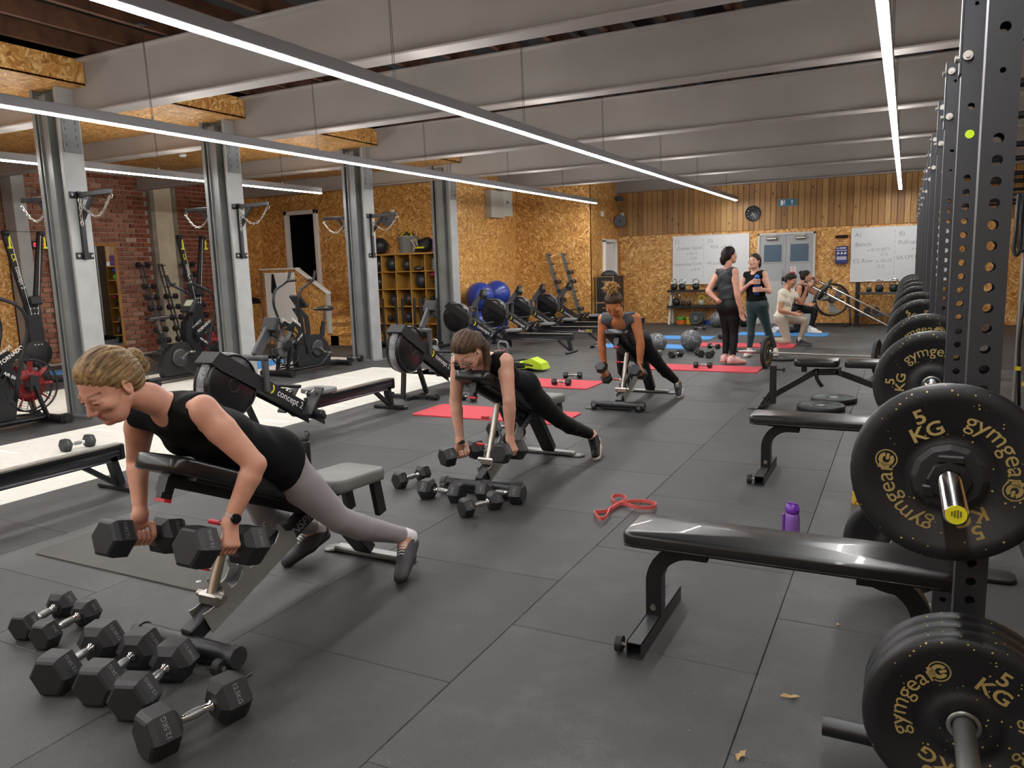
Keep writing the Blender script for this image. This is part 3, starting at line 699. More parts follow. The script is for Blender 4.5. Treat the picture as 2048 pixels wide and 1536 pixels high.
# ---------------------------------------------------------------- rack uprights with through holes
def upright(loc, label, h=2.5, first=None, wd=.075, gusset=True, full=True):
    t = thing('rack_upright', label, 'rack upright', loc, group='black perforated rack uprights')
    b = B(); hw = wd/2; zs = []; pitch = .0525; z = .10
    while z < h-.72: zs.append(z); z += pitch
    zs += [h-.56, h-.46, h-.10]
    for s in (-1, 1):
        y = s*hw; cur = 0.
        for k, zc in enumerate(zs):
            r = .0125 if not (k >= len(zs)-3 and k % 2) else .007; q = pitch/2
            z0, z1 = zc-q, zc+q
            if z0 > cur+1e-4:
                f = [(-hw, y, cur), (hw, y, cur), (hw, y, z0), (-hw, y, z0)]; b.add(f, [[0, 1, 2, 3] if s < 0 else [3, 2, 1, 0]])
            N = 12; vs = []
            for i in range(N): a = 2*PI*(i+.5)/N; vs.append((r*math.cos(a), y, zc+r*math.sin(a)))
            for i in range(N):
                a = 2*PI*(i+.5)/N; c, sn = math.cos(a), math.sin(a); m = max(abs(c)/hw, abs(sn)/q); vs.append((c/m, y, zc+sn/m))
            corners = [(hw, y, zc+q), (-hw, y, zc+q), (-hw, y, zc-q), (hw, y, zc-q)]
            fs = [[i, N+i, N+(i+1) % N, (i+1) % N] for i in range(N)]
            if s > 0: fs = [f[::-1] for f in fs]
            b.add(vs, fs)
            # corner wedges
            for cx, cz in ((hw, zc+q), (-hw, zc+q), (-hw, zc-q), (hw, zc-q)):
                ang = math.atan2(cz-zc, cx) % (2*PI); i0 = int((ang/(2*PI)*N)-.5) % N; i1 = (i0+1) % N
                f = [vs[N+i0], (cx, y, cz), vs[N+i1]]; b.add(f, [[0, 1, 2] if s < 0 else [2, 1, 0]])
            # hole wall
            if s < 0:
                vs2 = [(p[0], y, p[2]) for p in vs[:N]]+[(p[0], y+.006, p[2]) for p in vs[:N]]
                b.add(vs2, [[i, (i+1) % N, N+(i+1) % N, N+i] for i in range(N)])
            cur = z1
        f = [(-hw, y, cur), (hw, y, cur), (hw, y, h), (-hw, y, h)]; b.add(f, [[0, 1, 2, 3] if s < 0 else [3, 2, 1, 0]])
    for s in (-1, 1):
        x = s*hw; f = [(x, -hw, 0), (x, hw, 0), (x, hw, h), (x, -hw, h)]; b.add(f, [[0, 1, 2, 3] if s > 0 else [3, 2, 1, 0]])
    b.add([(-hw, -hw, h), (hw, -hw, h), (hw, hw, h), (-hw, hw, h)], [[0, 1, 2, 3]])
    b.obj('post', RACK, t)
    f = B(); f.box((0, 0, .005), (.22, .24, .01)); f = f.obj('foot_plate', DSTEEL, t)
    bo = B()
    for x in (-.085, .085):
        for y in (-.085, .085): bo.cyl((x, y, .01), (x, y, .022), .012, n=6, smooth=False)
    bo.obj('bolt', STEEL, f)
    if gusset:
        g = B(); g.box((-hw-.004, 0, h-.17), (.008, .07, .34), bev=.002); g.prism([(0, 0), (0, -.20), (.09, 0)], (-.01, hw-.004, h-.02), Y, Z, (.02, 0, 0)); g = g.obj('gusset', RACK, t)
        for z in (h-.05, h-.28):
            q = B(); q.cyl((-.02, -hw, z), (-.02, -hw-.016, z), .017, n=12, smooth=False); q.cyl((-.02, -hw-.016, z), (-.02, -hw-.026, z), .010, n=6, smooth=False); q.obj('bolt', STEEL, g)
        q = B()
        for z in (h-.05, h-.28): q.cyl((-hw-.008, 0, z), (-hw-.022, 0, z), .014, n=12, smooth=False)
        q.obj('bolt', STEEL, t)
    return t
def jhook(parent, side):
    b = B(); b.box((-.047, 0, .93), (.012, .07, .11), bev=.003); b.box((-.075, 0, .935), (.06, .06, .016), bev=.003); b.box((-.108, 0, .958), (.012, .06, .06), bev=.003)
    b.obj('j_hook', BLACK, parent)
# ---------------------------------------------------------------- flat bench
def flat_bench(loc, label, rz=0.):
    """pad along local X, from x=0 (free end) to 1.18"""
    t = thing('flat_bench', label, 'bench', loc, rz)
    b = B(); b.pad((.59, 0, .412), (1.18, .275, .062), .05, crown=.004); p = b.obj('pad', VINYL, t)
    s = B(); s.tube([(q.x, q.y, .392) for q in smoothpath([(.02, -.134, 0), (1.16, -.134, 0), (1.16, .134, 0), (.02, .134, 0), (.02, -.134, 0)], .045)], .004, 5); s.obj('piping', VINYL, p)
    w = .062
    f = B(); f.box((.59, 0, .372), (.95, w, .03)); f.obj('spine', BLACK, t)
    for x0, sg in ((.02, 1), (1.16, -1)):
        pts = [(x0+sg*.085, 0, .06), (x0+sg*.085, 0, .22)]+[Vector((x0+sg*.235, 0, .205))+Vector((-sg*.15*math.cos(a), 0, .15*math.sin(a))) for a in [PI/2*i/8 for i in range(1, 9)]]+[(x0+sg*.30, 0, .355)]
        g = B(); pts = [Vector(q) for q in pts]; prev = None
        for q in range(len(pts)):                                   # square tube swept along the bend
            a, c = pts[max(q-1, 0)], pts[min(q+1, len(pts)-1)]; d = (c-a).normalized(); nn = Vector((-d.z, 0, d.x))*sg
            cur = [pts[q]+nn*(sx*.032)+Y*(sy*w/2) for sx, sy in ((-1, -1), (1, -1), (1, 1), (-1, 1))]
            if prev:
                fs = [[0, 1, 5, 4], [1, 2, 6, 5], [2, 3, 7, 6], [3, 0, 4, 7]]
                g.add(prev+cur, fs if sg > 0 else [k[::-1] for k in fs])
            prev = cur
        g = g.obj('leg', BLACK, t)
        bo = B(); bo.cyl((x0+sg*.085, -w/2, .10), (x0+sg*.085, -w/2-.008, .10), .014, n=6, smooth=False); bo.obj('bolt', STEEL, g)
        ft = B(); q = .031; th = .004; xx = x0+sg*.085; L = .29
        for dx, dz, sx, sz in ((0, q-th/2, 2*q, th), (0, -q+th/2, 2*q, th), (q-th/2, 0, th, 2*q), (-q+th/2, 0, th, 2*q)): ft.box((xx+dx, 0, .033+dz), (sx, 2*L, sz))
        ft = ft.obj('foot_bar', plain('satin_black', '#3a3b3d', .4, metal=.3), t)
        if sg > 0:
            wh = B(); wh.cyl((xx-.055, -L+.03, .035), (xx-.08, -L+.03, .035), .032, n=18); wh.cyl((xx-.03, -L+.03, .035), (xx-.082, -L+.03, .035), .009, n=8, mi=1); wh.obj('wheel', [RUB, STEEL], ft)
    return t
# ---------------------------------------------------------------- incline bench (low end at local y=0 towards -Y, seat at y=1.2)
BPT, BPB = (0.0, .80), (.74, .455)        # back pad centre line: top (y, z), hinge (y, z)
def incline_bench(loc, label, flat=False, rz=0.):
    t = thing('adjustable_bench', label, 'bench', loc, rz)
    f = B(); f.cyl((-.25, .02, .055), (.25, .02, .055), .038, n=14); f.box((0, .02, .03), (.42, .06, .05), bev=.01); f = f.obj('front_foot', BLACK, t)
    for s in (-1, 1):
        e = B(); e.cyl((s*.25, .02, .055), (s*.285, .02, .055), .043, n=16); e.box((s*.25, .0, .006), (.2, .05, .010), bev=.004); e.obj('end_cap', plain('dull_black', '#2a2b2d', .45), f)
    for s in (-1, 1):
        w = B(); w.cyl((s*.225, -.035, .034), (s*.26, -.035, .034), .032, n=16); w.cyl((s*.22, -.035, .034), (s*.265, -.035, .034), .010, n=8, mi=1); w.obj('wheel', [RUB, STEEL], f)
    sp = B(); sp.bar((0, .03, .075), (0, .88, .425), .062, .075, bev=.006); sp = sp.obj('main_spine', BLACK, t)
    d = Vector((0, .85, .35)).normalized(); n = Vector((0, -d.z, d.y))
    # grey notched ladder plates on the lower half
    L = B(); prof = [(0, -.045), (.56, -.045), (.56, .02)]
    for k in range(4):
        a = .52-k*.12; prof += [(a, .05), (a-.015, .105), (a-.03, .11), (a-.035, .07), (a-.075, .045)]
    prof += [(.03, .05), (0, .06)]
    for s in (-1, 1): L.prism(prof, Vector((s*.04-.003, .10, .105)), d, n, (.006, 0, 0))
    L.box(Vector((0, .10, .105))+d*.27+n*.0, (.07, .5, .03), Matrix((X, d, n)).transposed())
    L.obj('notched_ladder', plain('zinc_plate', '#9a9b97', .45, metal=.5, var=.1), sp)
    for s in (-1, 1):
        q = B(); text_on(q, 'INSPIRE', .062, Vector((s*.0318, .70, .351)), d*s*1., n, bold=.008); q.obj('lettering', plain('grey_print', '#8f9092', .5), sp)
    r = B(); r.bar((0, .86, .43), (0, 1.17, .05), .11, .06, bev=.006); r = r.obj('rear_leg', BLACK, t)
    rf = B(); rf.box((0, 1.19, .02), (.42, .07, .03), bev=.008); rf.lathe([(.0, 0), (.055, 0), (.055, .006), (0, .006)], (-.24, 1.2, .004), Z, 16); rf.lathe([(.0, 0), (.055, 0), (.055, .006), (0, .006)], (.24, 1.2, .004), Z, 16); rf.obj('rear_foot', DSTEEL, r)
    # seat
    rs = Matrix.Rotation(-.05, 3, 'X'); s_ = B(); s_.pad((0, 1.02, .475), (.29, .40, .065), .06, rs, crown=.006); s_ = s_.obj('seat_pad', plain('grey_vinyl', '#6a6a68', .5, var=.1, bump=.3, bscale=40.), t)
    b = B(); b.box((0, .95, .435), (.16, .28, .02)); b.bar((.10, 1.15, .44), (.10, 1.19, .25), .03, .06); b.bar((-.10, 1.15, .44), (-.10, 1.19, .25), .03, .06); b.obj('seat_bracket', BLACK, s_)
    # back pad
    (y0, z0), (y1, z1) = ((.06, .50), (.80, .495)) if flat else (BPT, BPB)
    pd = Vector((0, y1-y0, z1-z0)); Lp = pd.length; pd.normalize(); pn = Vector((0, -pd.z, pd.y)); pn = pn if pn.z > 0 else -pn
    M = Matrix((X, pd, X.cross(pd))).transposed(); c = Vector((0, (y0+y1)/2, (z0+z1)/2))
    p = B(); p.pad(c, (.265, Lp+.10, .066), .055, M, crown=.004); p = p.obj('back_pad', VINYL, t)
    bf = B(); bf.bar(c-pd*(Lp*.47)-pn*.055, c+pd*(Lp*.5)-pn*.055, .055, .04, up=X, bev=.004); bf.box(c-pn*.04, (.20, Lp*.8, .012), M); bf = bf.obj('pad_beam', BLACK, p)
    e = B(); e.box(c-pd*(Lp*.475)-pn*.075, (.052, .012, .06), M); e.bar(c-pd*(Lp*.45)-pn*.06, c-pd*(Lp*.45)-pn*.13, .05, .03, up=X); e.obj('post', BLACK, bf)
    e = B(); e.box(c-pd*(Lp*.45)-pn*.136, (.054, .034, .012), M); e.obj('red_cap', RED, bf)
    if not flat:
        st = B(); a = Vector((0, .16, .20)); bb = c-pd*.02-pn*.07; st.cyl(a, bb, .022, n=14); st.cyl(a+X*-.075, a+X*.075, .015, n=10); st.box(a+Vector((0, 0, -.01)), (.11, .05, .05), bev=.008); st = st.obj('support_strut', STEEL, t)
        for k, tt in enumerate((.25, .72)):
            o = a.lerp(bb, tt); h = B(); h.cyl(o, o+X*-.045, .006, n=8); h.cyl(o+X*-.045, o+X*-.105, .0105, n=10, mi=1); h.obj('pull_pin', [STEEL, RED], st)
    return t
# ---------------------------------------------------------------- rowing machine, axis local +Y from flywheel (y=0) to rear (y=2.28)
RAILM = None
def mat_rail():
    m, t, b = newmat('streaked_rail'); co = t.new('ShaderNodeTexCoord').outputs['Object']
    mp = t.new('ShaderNodeMapping'); mp.inputs['Scale'].default_value = (40, .9, 60); t.link(co, mp.inputs[0])
    n = t.new('ShaderNodeTexNoise', i_Scale=1., i_Detail=3.); t.link(mp.outputs[0], n.inputs['Vector'])
    t.link(t.ramp(n.outputs[0], [(.42, hexc('#1d1d20')), (.55, hexc('#3a3a3e')), (.62, hexc('#9a9ca2')), (.7, hexc('#26262a'))]), b.inputs['Base Color']); b.inputs['Roughness'].default_value = .35; b.inputs['Metallic'].default_value = .3
    return m
_ROW = []
def rower(loc, rz, label, erg=False, seat_y=1.12):
    t = thing('rowing_machine', label, 'rowing machine', loc, rz, group='rowing machines')
    global RAILM
    if RAILM is None: RAILM = mat_rail()
    if not _ROW:
        P = []
        # flywheel cage: two discs and a mesh band, axis X
        w = B(); w.lathe([(0, -.085), (.24, -.085), (.262, -.07), (.27, -.045), (.27, .045), (.262, .07), (.24, .085), (0, .085)], (0, 0, .60), X, 40); P.append(('flywheel_housing', w.mesh('flywheel_housing', plain('gloss_black', '#141416', .28)), 0))
        w = B(); w.lathe([(.266, -.04), (.276, -.038), (.276, .038), (.266, .04)], (0, 0, .60), X, 40); P.append(('perforated_band', w.mesh('perforated_band', mat_speck('perforated', '#85868a', '#2c2c2e', 120., .45, .45, 0.)), 1))
        w = B()
        for s in (-1, 1):
            w.torus((s*.083, 0, .60), X, .255, .008, 40, 6); w.torus((s*.087, 0, .60), X, .055, .005, 20, 6)
            for k in range(8): a = 2*PI*k/8; w.cyl((s*.082, .245*math.cos(a), .60+.245*math.sin(a)), (s*.093, .245*math.cos(a), .60+.245*math.sin(a)), .006, n=6)
        P.append(('rim_trim', w.mesh('rim_trim', BLACK), 1))
        # sloping main beam
        d = Vector((0, 1.25, -.745)).normalized(); n = Vector((0, .745, 1.25)).normalized(); w = B()
        for s in (-1, 1): w.prism([(0, -.06), (.06, .055), (1.40, .05), (1.47, -.05), (.1, -.075)], Vector((s*.098-.004, -.18, .86)), d, n, (.008, 0, 0))
        w.prism([(-.01, -.055), (.03, .06), (.30, .06), (.30, .03), (.06, .03), (.04, -.06)], Vector((-.1, -.18, .86)), d, n, (.2, 0, 0))
        w.box(Vector((0, -.18, .86))+d*.9, (.19, .9, .08), Matrix((X, d, n)).transposed())
        P.append(('main_beam', w.mesh('main_beam', BLACKM), 0))
        for s in (-1, 1):
            o = Vector((s*.1025, -.18, .86))+d*.88; rd = d*s
            w = B(); text_on(w, 'concept 2', .088, o+rd*.055, rd, n, bold=.004); P.append(('lettering', w.mesh('lettering', WPRINT), 1))
        for s in (-1, 1):
            w = B(); rd = d*s; o = Vector((s*.1027, -.18, .86))+d*.88-rd*.23
            for q, fl in ((-.03, 1), (.03, -1)):
                vs = []; N = 10
                for i in range(N+1):
                    a = PI/2+PI*i/N; vs += [o+rd*(q*fl*-1*0+q+fl*.034*math.cos(a))+n*(.042*math.sin(a)), o+rd*(q+fl*.016*math.cos(a))+n*(.024*math.sin(a))]
                fs = [[2*i, 2*i+1, 2*i+3, 2*i+2] for i in range(N)]; w.add(vs, fs)
            P.append(('badge', w.mesh('badge', YPRINT), 1))
        # legs, foot bars
        w = B(); w.bar((-.03, .02, .62), (-.03, -.06, .04), .05, .035); w.bar((.03, .1, .58), (.03, .34, .04), .05, .035); w.bar((0, -.06, .03), (0, .34, .03), .06, .03); P.append(('front_leg', w.mesh('front_leg', BLACK), 0))
        w = B(); w.box((0, .12, .03), (.6, .06, .035), bev=.01); w.cyl((.3, .12, .035), (.335, .12, .035), .034, n=14); w.cyl((-.3, .12, .035), (-.335, .12, .035), .034, n=14); P.append(('front_foot', w.mesh('front_foot', BLACK), 0))
        # monitor arm
        w = B(); w.bar((-.11, .34, .50), (-.11, .34, .80), .035, .05); w.bar((.11, .34, .50), (.11, .34, .80), .035, .05); w.box((0, .34, .79), (.28, .06, .05), bev=.015)
        w.bar((0, .34, .80), (0, .52, 1.02), .10, .035, up=X, bev=.01); P.append(('monitor_arm', w.mesh('monitor_arm', plain('arm_grey', '#4a4b4e', .45)), 0))
        w = B(); R_ = Matrix.Rotation(-.5, 3, 'X'); w.box((0, .55, 1.06), (.17, .05, .14), R_, bev=.012); w.box((0, .565, .985), (.12, .08, .09), R_, bev=.01); P.append(('monitor', w.mesh('monitor', BLACKM), 0))
        w = B(); w.box(Vector((0, .55, 1.06))+R_ @ Vector((0, .0265, .01)), (.12, .003, .08), R_); P.append(('screen', w.mesh('screen', plain('lcd_grey', '#8f9a86', .3)), 1))
        # foot rests
        w = B(); R2 = Matrix.Rotation(-.75, 3, 'X')
        for s in (-1, 1):
            w.box((s*.15, .86, .33), (.11, .03, .30), R2, bev=.008); w.box((s*.15, .94, .20), (.10, .05, .06), R2, bev=.01); w.tube(arcpts((s*.15, .845, .40), .06, 0, PI, 6, X, Vector((0, .6, .6))), .012, 6)
        w.box((0, .93, .19), (.42, .10, .05), R2, bev=.01); P.append(('foot_rest', w.mesh('foot_rest', plain('dark_plastic', '#2b2c2f', .5)), 0))
        for s in (-1, 1): w = B(); w.tube(smoothpath([(s*.19, .80, .42), (s*.19, .85, .44), (s*.09, .87, .42), (s*.10, .82, .40)], .03), .008, 6); P.append(('foot_strap', w.mesh('foot_strap', STEEL), 1))
        # handle on its chain
        w = B(); w.cyl((-.23, .62, .505), (.23, .62, .505), .016, n=10); w.cyl((0, .40, .52), (0, .62, .505), .006, n=6); P.append(('pull_handle', w.mesh('pull_handle', RUB), 0))
        # rail, seat, rear leg
        w = B(); w.prism([(-.035, -.055), (.035, -.055), (.035, .02), (.05, .055), (-.05, .055), (-.035, .02)], (0, .95, .275), X, Z, (0, 1.33, .0)); P.append(('rail', w.mesh('rail', RAILM), 0))
        w = B(); w.box((0, 1.63, .334), (.075, 1.3, .008)); P.append(('rail_top', w.mesh('rail_top', STEEL), 1))
        w = B(); w.bar((0, 2.20, .25), (0, 2.25, .04), .07, .05); w.bar((0, 2.0, .22), (0, 2.22, .05), .05, .03); w.box((0, 2.27, .28), (.11, .03, .11), bev=.008); P.append(('rear_leg', w.mesh('rear_leg', BLACK), 0))
        w = B(); w.box((0, 2.25, .02), (.42, .07, .04), bev=.01); P.append(('rear_foot', w.mesh('rear_foot', BLACK), 0))
        w = B(); w.pad((0, 0, .385), (.31, .25, .045), .07, crown=-.012); P.append(('seat', w.mesh('seat', plain('seat_grey', '#77797c', .5)), 0))
        w = B(); w.box((0, 0, .345), (.16, .2, .04), bev=.01); w.cyl((-.06, -.07, .34), (.06, -.07, .34), .018, n=10); P.append(('seat_carriage', w.mesh('seat_carriage', BLACK), 1))
        for s in (-1, 1): w = B(); text_on(w, 'Row', .07, Vector((s*.0362, 1.95-s*.07, .255)), Y*s, Z, bold=.01); text_on(w, 'ERG', .07, Vector((s*.0362, 1.95+s*.075, .255)), Y*s, Z, bold=.01, mi=1); P.append(('erg_lettering', w.mesh('erg_lettering', [WPRINT, YPRINT]), 1))
        _ROW.extend(P)
    last = None
    for nm, me, lvl in _ROW:
        if nm == 'erg_lettering' and not erg: continue
        par = last if lvl else t
        if nm == 'erg_lettering': par = [c for c in t.children if c.name.startswith('rail')][0]
        o = mkobj(nm, me, par)
        if nm == 'seat': o.location = (0, seat_y, 0)
        if not lvl: last = o
    return t
# ---------------------------------------------------------------- fan bike, local +Y forward (fan in front)
_BIKE = {}
def fan_bike(loc, rz, label, red=True):
    t = thing('fan_bike', label, 'exercise bike', loc, rz, group='fan bikes')
    if not _BIKE:
        P = []; fc = Vector((0, .62, .42)); R = .275
        def add(nm, b, m, lvl=0): P.append((nm, b.mesh(nm, m), lvl))
        w = B()
        for s in (-1, 1):
            for q in range(2, 12): w.torus(fc+X*(s*(.07-.02*(q/11)**3)), X, R*q/11, .0015, 36, 3)
            for k in range(10): a = 2*PI*k/10; w.cyl(fc+X*(s*.07)+Vector((0, .05*math.cos(a), .05*math.sin(a))), fc+X*(s*.05)+Vector((0, R*math.cos(a), R*math.sin(a))), .003, n=4)
        add('fan_cage', w, BLACK)
        w = B(); w.torus(fc+X*.05, X, R, .010, 40, 6); w.torus(fc-X*.05, X, R, .010, 40, 6); add('cage_rim', w, BLACK, 1)
        w = B(); w.cyl(fc-X*.085, fc+X*.085, .052, n=20); add('fan_hub', w, plain('dark_hub', '#3b3c3e', .5), 1)
        w = B(); w.cyl(fc-X*.09, fc+X*.09, .028, n=16); add('hub_cap', w, plain('pale_cap', '#b9b7b0', .4), 1)
        w = B(); w.lathe([(.05, -.012), (.17, -.006), (.17, .006), (.05, .012)], fc, X, 30, close=True)
        for k in range(9): a = 2*PI*k/9; c = Vector((0, math.cos(a), math.sin(a))); w.box(fc+c*.20, (.055, .11, .012), Matrix.Rotation(a, 3, 'X') @ Matrix.Rotation(.4, 3, 'Y'))
        P.append(('fan_blades', w, 'RED'))
        # base
        w = B(); w.cyl((-.29, .78, .05), (.29, .78, .05), .042, n=14); w.cyl((-.25, -.56, .05), (.25, -.56, .05), .042, n=14); w.box((0, .1, .07), (.10, 1.30, .06), bev=.012)
        for s in (-1, 1): w.cyl((s*.25, .82, .05), (s*.30, .82, .05), .052, n=16); w.cyl((s*.20, -.58, .02), (s*.20, -.58, 0), .015, n=8)
        add('base_frame', w, BLACK)
        w = B()
        for s in (-1, 1): w.tube(smoothpath([(s*.06, .74, .09), (s*.19, .62, .09), (s*.21, .1, .10), (s*.20, -.12, .24), (s*.1, -.16, .26)], .08), .014, 8)
        add('guard_bar', w, plain('tube_black', '#232427', .3, metal=.3), 1)
        # shroud with crank disc
        w = B(); out = [(-.30, .10), (.42, .10), (.46, .30), (.40, .52), (.16, .56), (-.10, .55), (-.26, .42), (-.33, .24)]
        w.prism(out, (-.055, 0, 0), Y, Z, (.11, 0, 0)); add('shroud', w, plain('shroud_black', '#1d1e20', .45))
        w = B(); w.lathe([(.05, 0), (.13, .004), (.135, .012), (.10, .014), (.05, .010)], (.055, -.02, .34), X, 26); w.lathe([(.05, 0), (.13, .004), (.135, .012), (.10, .014), (.05, .010)], (-.055, -.02, .34), -X, 26); add('crank_cover', w, plain('crank_grey', '#3c3d40', .4), 1)
        w = B(); w.cyl((-.13, -.02, .34), (.13, -.02, .34), .018, n=10)
        for s in (-1, 1): w.bar((s*.09, -.02, .34), (s*.10, -.02+s*.13, .34+s*.08), .03, .018); w.box((s*.15, -.02+s*.13, .34+s*.08), (.09, .09, .025), bev=.006)
        add('crank_pedals', w, STEEL)
        # fan support arms, neck
        w = B()
        for s in (-1, 1):
            w.bar(fc+X*(s*.10), (s*.10, .72, .07), .022, .06, up=X); w.prism([(-.05, -.05), (.07, -.05), (.05, .10), (-.03, .12)], fc+X*(s*.095)-X*.006, Y, Z, (.012, 0, 0))
            pts = [(.40, .44), (.22, .60), (.24, .82), (.36, .98), (.30, .98), (.15, .84), (.12, .60), (.24, .42)]; w.prism([(a, b) for a, b in pts], (s*.06-.006, 0, 0), Y, Z, (.012, 0, 0))
            w.prism([(.42, .44), (.30, .70), (.50, .80), (.62, .74), (.60, .70), (.47, .72), (.42, .64), (.52, .46)], (s*.09-.005, 0, 0), Y, Z, (.010, 0, 0))
        add('fork_frame', w, BLACK)
        for s in (-1, 1):
            w = B(); text_on(w, 'TORNADO', .058, Vector((s*.0962, .43, .765)), Vector((0, s*.80, .50*1 if s > 0 else -.5)), Vector((0, -.5, .8)), bold=.016); add('lettering', w, WPRINT, 1); w = B()
            text_on(w, 'AIR BIKE', .045, Vector((s*.1025, .40, .55)), Vector((0, s*.8, -.55*s)), Vector((0, .55, .8)), bold=.016); add('lettering', w, WPRINT, 1)
        # moving handle arms
        w = B()
        for s in (-1, 1): w.tube(smoothpath([(s*.19, .36, .30), (s*.20, .42, .60), (s*.24, .56, 1.06), (s*.25, .50, 1.26), (s*.25, .18, 1.40)], .10, 5), .019, 10)
        add('handle_arm', w, plain('tube_black', '#232427', .3))
        for s in (-1, 1): w = B(); w.cyl((s*.25, .20, 1.39), (s*.12, .16, 1.40), .021, n=10); w.cyl((s*.25, .19, 1.39), (s*.25, .14, 1.53), .021, n=10); add('hand_grip', w, RUB, 1)
        w = B()
        for s in (-1, 1): w.bar((s*.19, .36, .30), (s*.13, .1, .36), .03, .02)
        add('link_rod', w, BLACK, 1)
        # console
        w = B(); Rc = Matrix.Rotation(-.7, 3, 'X'); w.box((0, .27, 1.08), (.22, .05, .24), Rc, bev=.012); w.bar((0, .33, .90), (0, .29, 1.06), .05, .03); add('console', w, BLACKM)
        w = B(); w.box(Vector((0, .27, 1.08))+Rc @ Vector((0, -.027, .03)), (.15, .004, .11), Rc); add('screen', w, plain('lcd_grey2', '#98a08a', .3), 1)
        # seat
        w = B(); w.bar((0, -.20, .50), (0, -.26, .74), .06, .05, up=X, bev=.006); w.box((.04, -.23, .62), (.02, .02, .06)); add('seat_tube', w, BLACK)
        w = B(); w.bar((0, -.26, .72), (0, -.30, .90), .035, .03, up=X); add('seat_post', w, CHROME, 1)
        w = B(); w.sphere((0, -.36, .935), (.12, .11, .042), 18, 8); w.sphere((0, -.20, .94), (.045, .15, .032), 14, 8); add('saddle', w, VINYL)
        _BIKE['P'] = P
    last = None
    for nm, me, lvl in _BIKE['P']:
        if lvl == 'RED':
            key = 'red' if red else 'grey'
            if key not in _BIKE: _BIKE[key] = me.mesh('fan_blades', plain('red_fan', '#8e1f24', .5) if red else plain('grey_fan', '#6c6e70', .5))
            mkobj('fan_blades', _BIKE[key], t); continue
        o = mkobj(nm, me, last if lvl else t)
        if not lvl: last = o
    return t
# ---------------------------------------------------------------- ski machine, facing local -Y... towers split sideways along X
_SKI = []
def ski_erg(loc, rz, label):
    t = thing('ski_machine', label, 'ski machine', loc, rz, group='ski machines')
    if not _SKI:
        def add(nm, b, m, lvl=0): _SKI.append((nm, b.mesh(nm, m), lvl))
        w = B(); w.prism([(-.11, .28), (.11, .28), (.10, 1.15), (-.10, 1.15)], (0, -.05, 0), X, Z, (0, .10, 0)); w.lathe([(0, -.08), (.20, -.08), (.225, -.04), (.225, .04), (.20, .08), (0, .08)], (0, .03, .42), Y, 30); add('flywheel_tower', w, BLACKM)
        w = B()
        for x in (-.05, 0, .05):
            for z in (1.02, 1.10, .55): w.cyl((x, -.05, z), (x, -.058, z), .010, n=6)
        add('bolt', w, WPRINT, 1)
        for s in (-1, 1):
            w = B(); w.bar((s*.05, 0, 1.05), (s*.26, 0, 2.20), .085, .07, up=Y, bev=.01); w.box((s*.26, -.02, 2.22), (.08, .12, .07), bev=.015); add('tower_arm', w, BLACKM)
            w = B(); w.cyl((s*.26-s*.03, -.06, 2.19), (s*.05, -.06, 1.0), .004, n=5); add('pull_cord', w, WPRINT, 1)
            w = B(); w.cyl((s*.26, -.09, 2.16), (s*.26, -.09, 2.02), .014, n=8); w.cyl((s*.26, -.09, 2.02), (s*.26, -.09, 1.99), .03, .034, n=10); add('handle', w, plain('hi_vis', '#d3dc1e', .5), 1)
        w = B(); d = Vector((.21, 0, 1.15)).normalized(); 
        text_on(w, 'concept 2', .085, Vector((-.145, -.046, 1.56)), Vector((d.x, 0, -d.z)), Vector((d.z, 0, d.x)), bold=.004); add('lettering', w, WPRINT)
        w = B(); text_on(w, 'CX', .08, Vector((-.205, -.046, 1.86)), Vector((d.x, 0, -d.z)), Vector((d.z, 0, d.x)), bold=.02); add('badge', w, YPRINT, 1)
        w = B(); w.cyl((-.26, -.05, 2.24), (.26, -.05, 2.24), .004, n=5); add('top_cord', w, BLACKM)
        w = B(); w.box((0, -.1, .03), (.36, .9, .05), bev=.02); w.prism([(-.18, .06), (.0, .06), (.0, .30)], (-.03, 0, 0), Y, Z, (.06, 0, 0)); w.cyl((-.2, .36, .04), (.2, .36, .04), .035, n=12); add('floor_stand', w, BLACK)
        w = B(); w.box((0, -.12, 1.22), (.17, .05, .13), Matrix.Rotation(-.3, 3, 'X'), bev=.01); add('monitor', w, BLACKM)
    last = None
    for nm, me, lvl in _SKI:
        o = mkobj(nm, me, last if lvl else t)
        if not lvl: last = o
    return t
# ---------------------------------------------------------------- small things
def kettlebell(loc, label, s=1., col='#1d1d1f', handle=None, group=None, rz=0.):
    t = thing('kettlebell', label, 'kettlebell', loc, rz, group)
    b = B(); b.lathe([(.0, 0), (.055*s, 0), (.085*s, .03*s), (.095*s, .08*s), (.08*s, .135*s), (.05*s, .165*s), (0, .172*s)], (0, 0, 0), Z, 18); b.obj('bell', plain('kb_'+col.strip('#'), col, .4), t)
    h = B(); h.tube(smoothpath([(-.045*s, 0, .14*s), (-.082*s, 0, .20*s), (-.062*s, 0, .275*s), (.062*s, 0, .275*s), (.082*s, 0, .20*s), (.045*s, 0, .14*s)], .04*s, 4), .0165*s, 8); h.obj('handle', handle or CHROME, t)
    return t
def ball(loc, r, label, mat, cat='exercise ball', name='exercise_ball', group=None, seams=0, squash=1.):
    b = B(); b.sphere((0, 0, 0), (r, r, r*squash), 32, 20)
    if not seams: return tag(b.obj(name, mat, None, loc), label, cat, group)
    t = thing(name, label, cat, loc, group=group); b.obj('shell', mat, t)
    q = B()
    for k in range(seams): a = PI*k/seams; q.torus((0, 0, 0), (math.cos(a), math.sin(a), 0), r*.999, .004, 36, 4)
    q.obj('seam', mat, t); return t
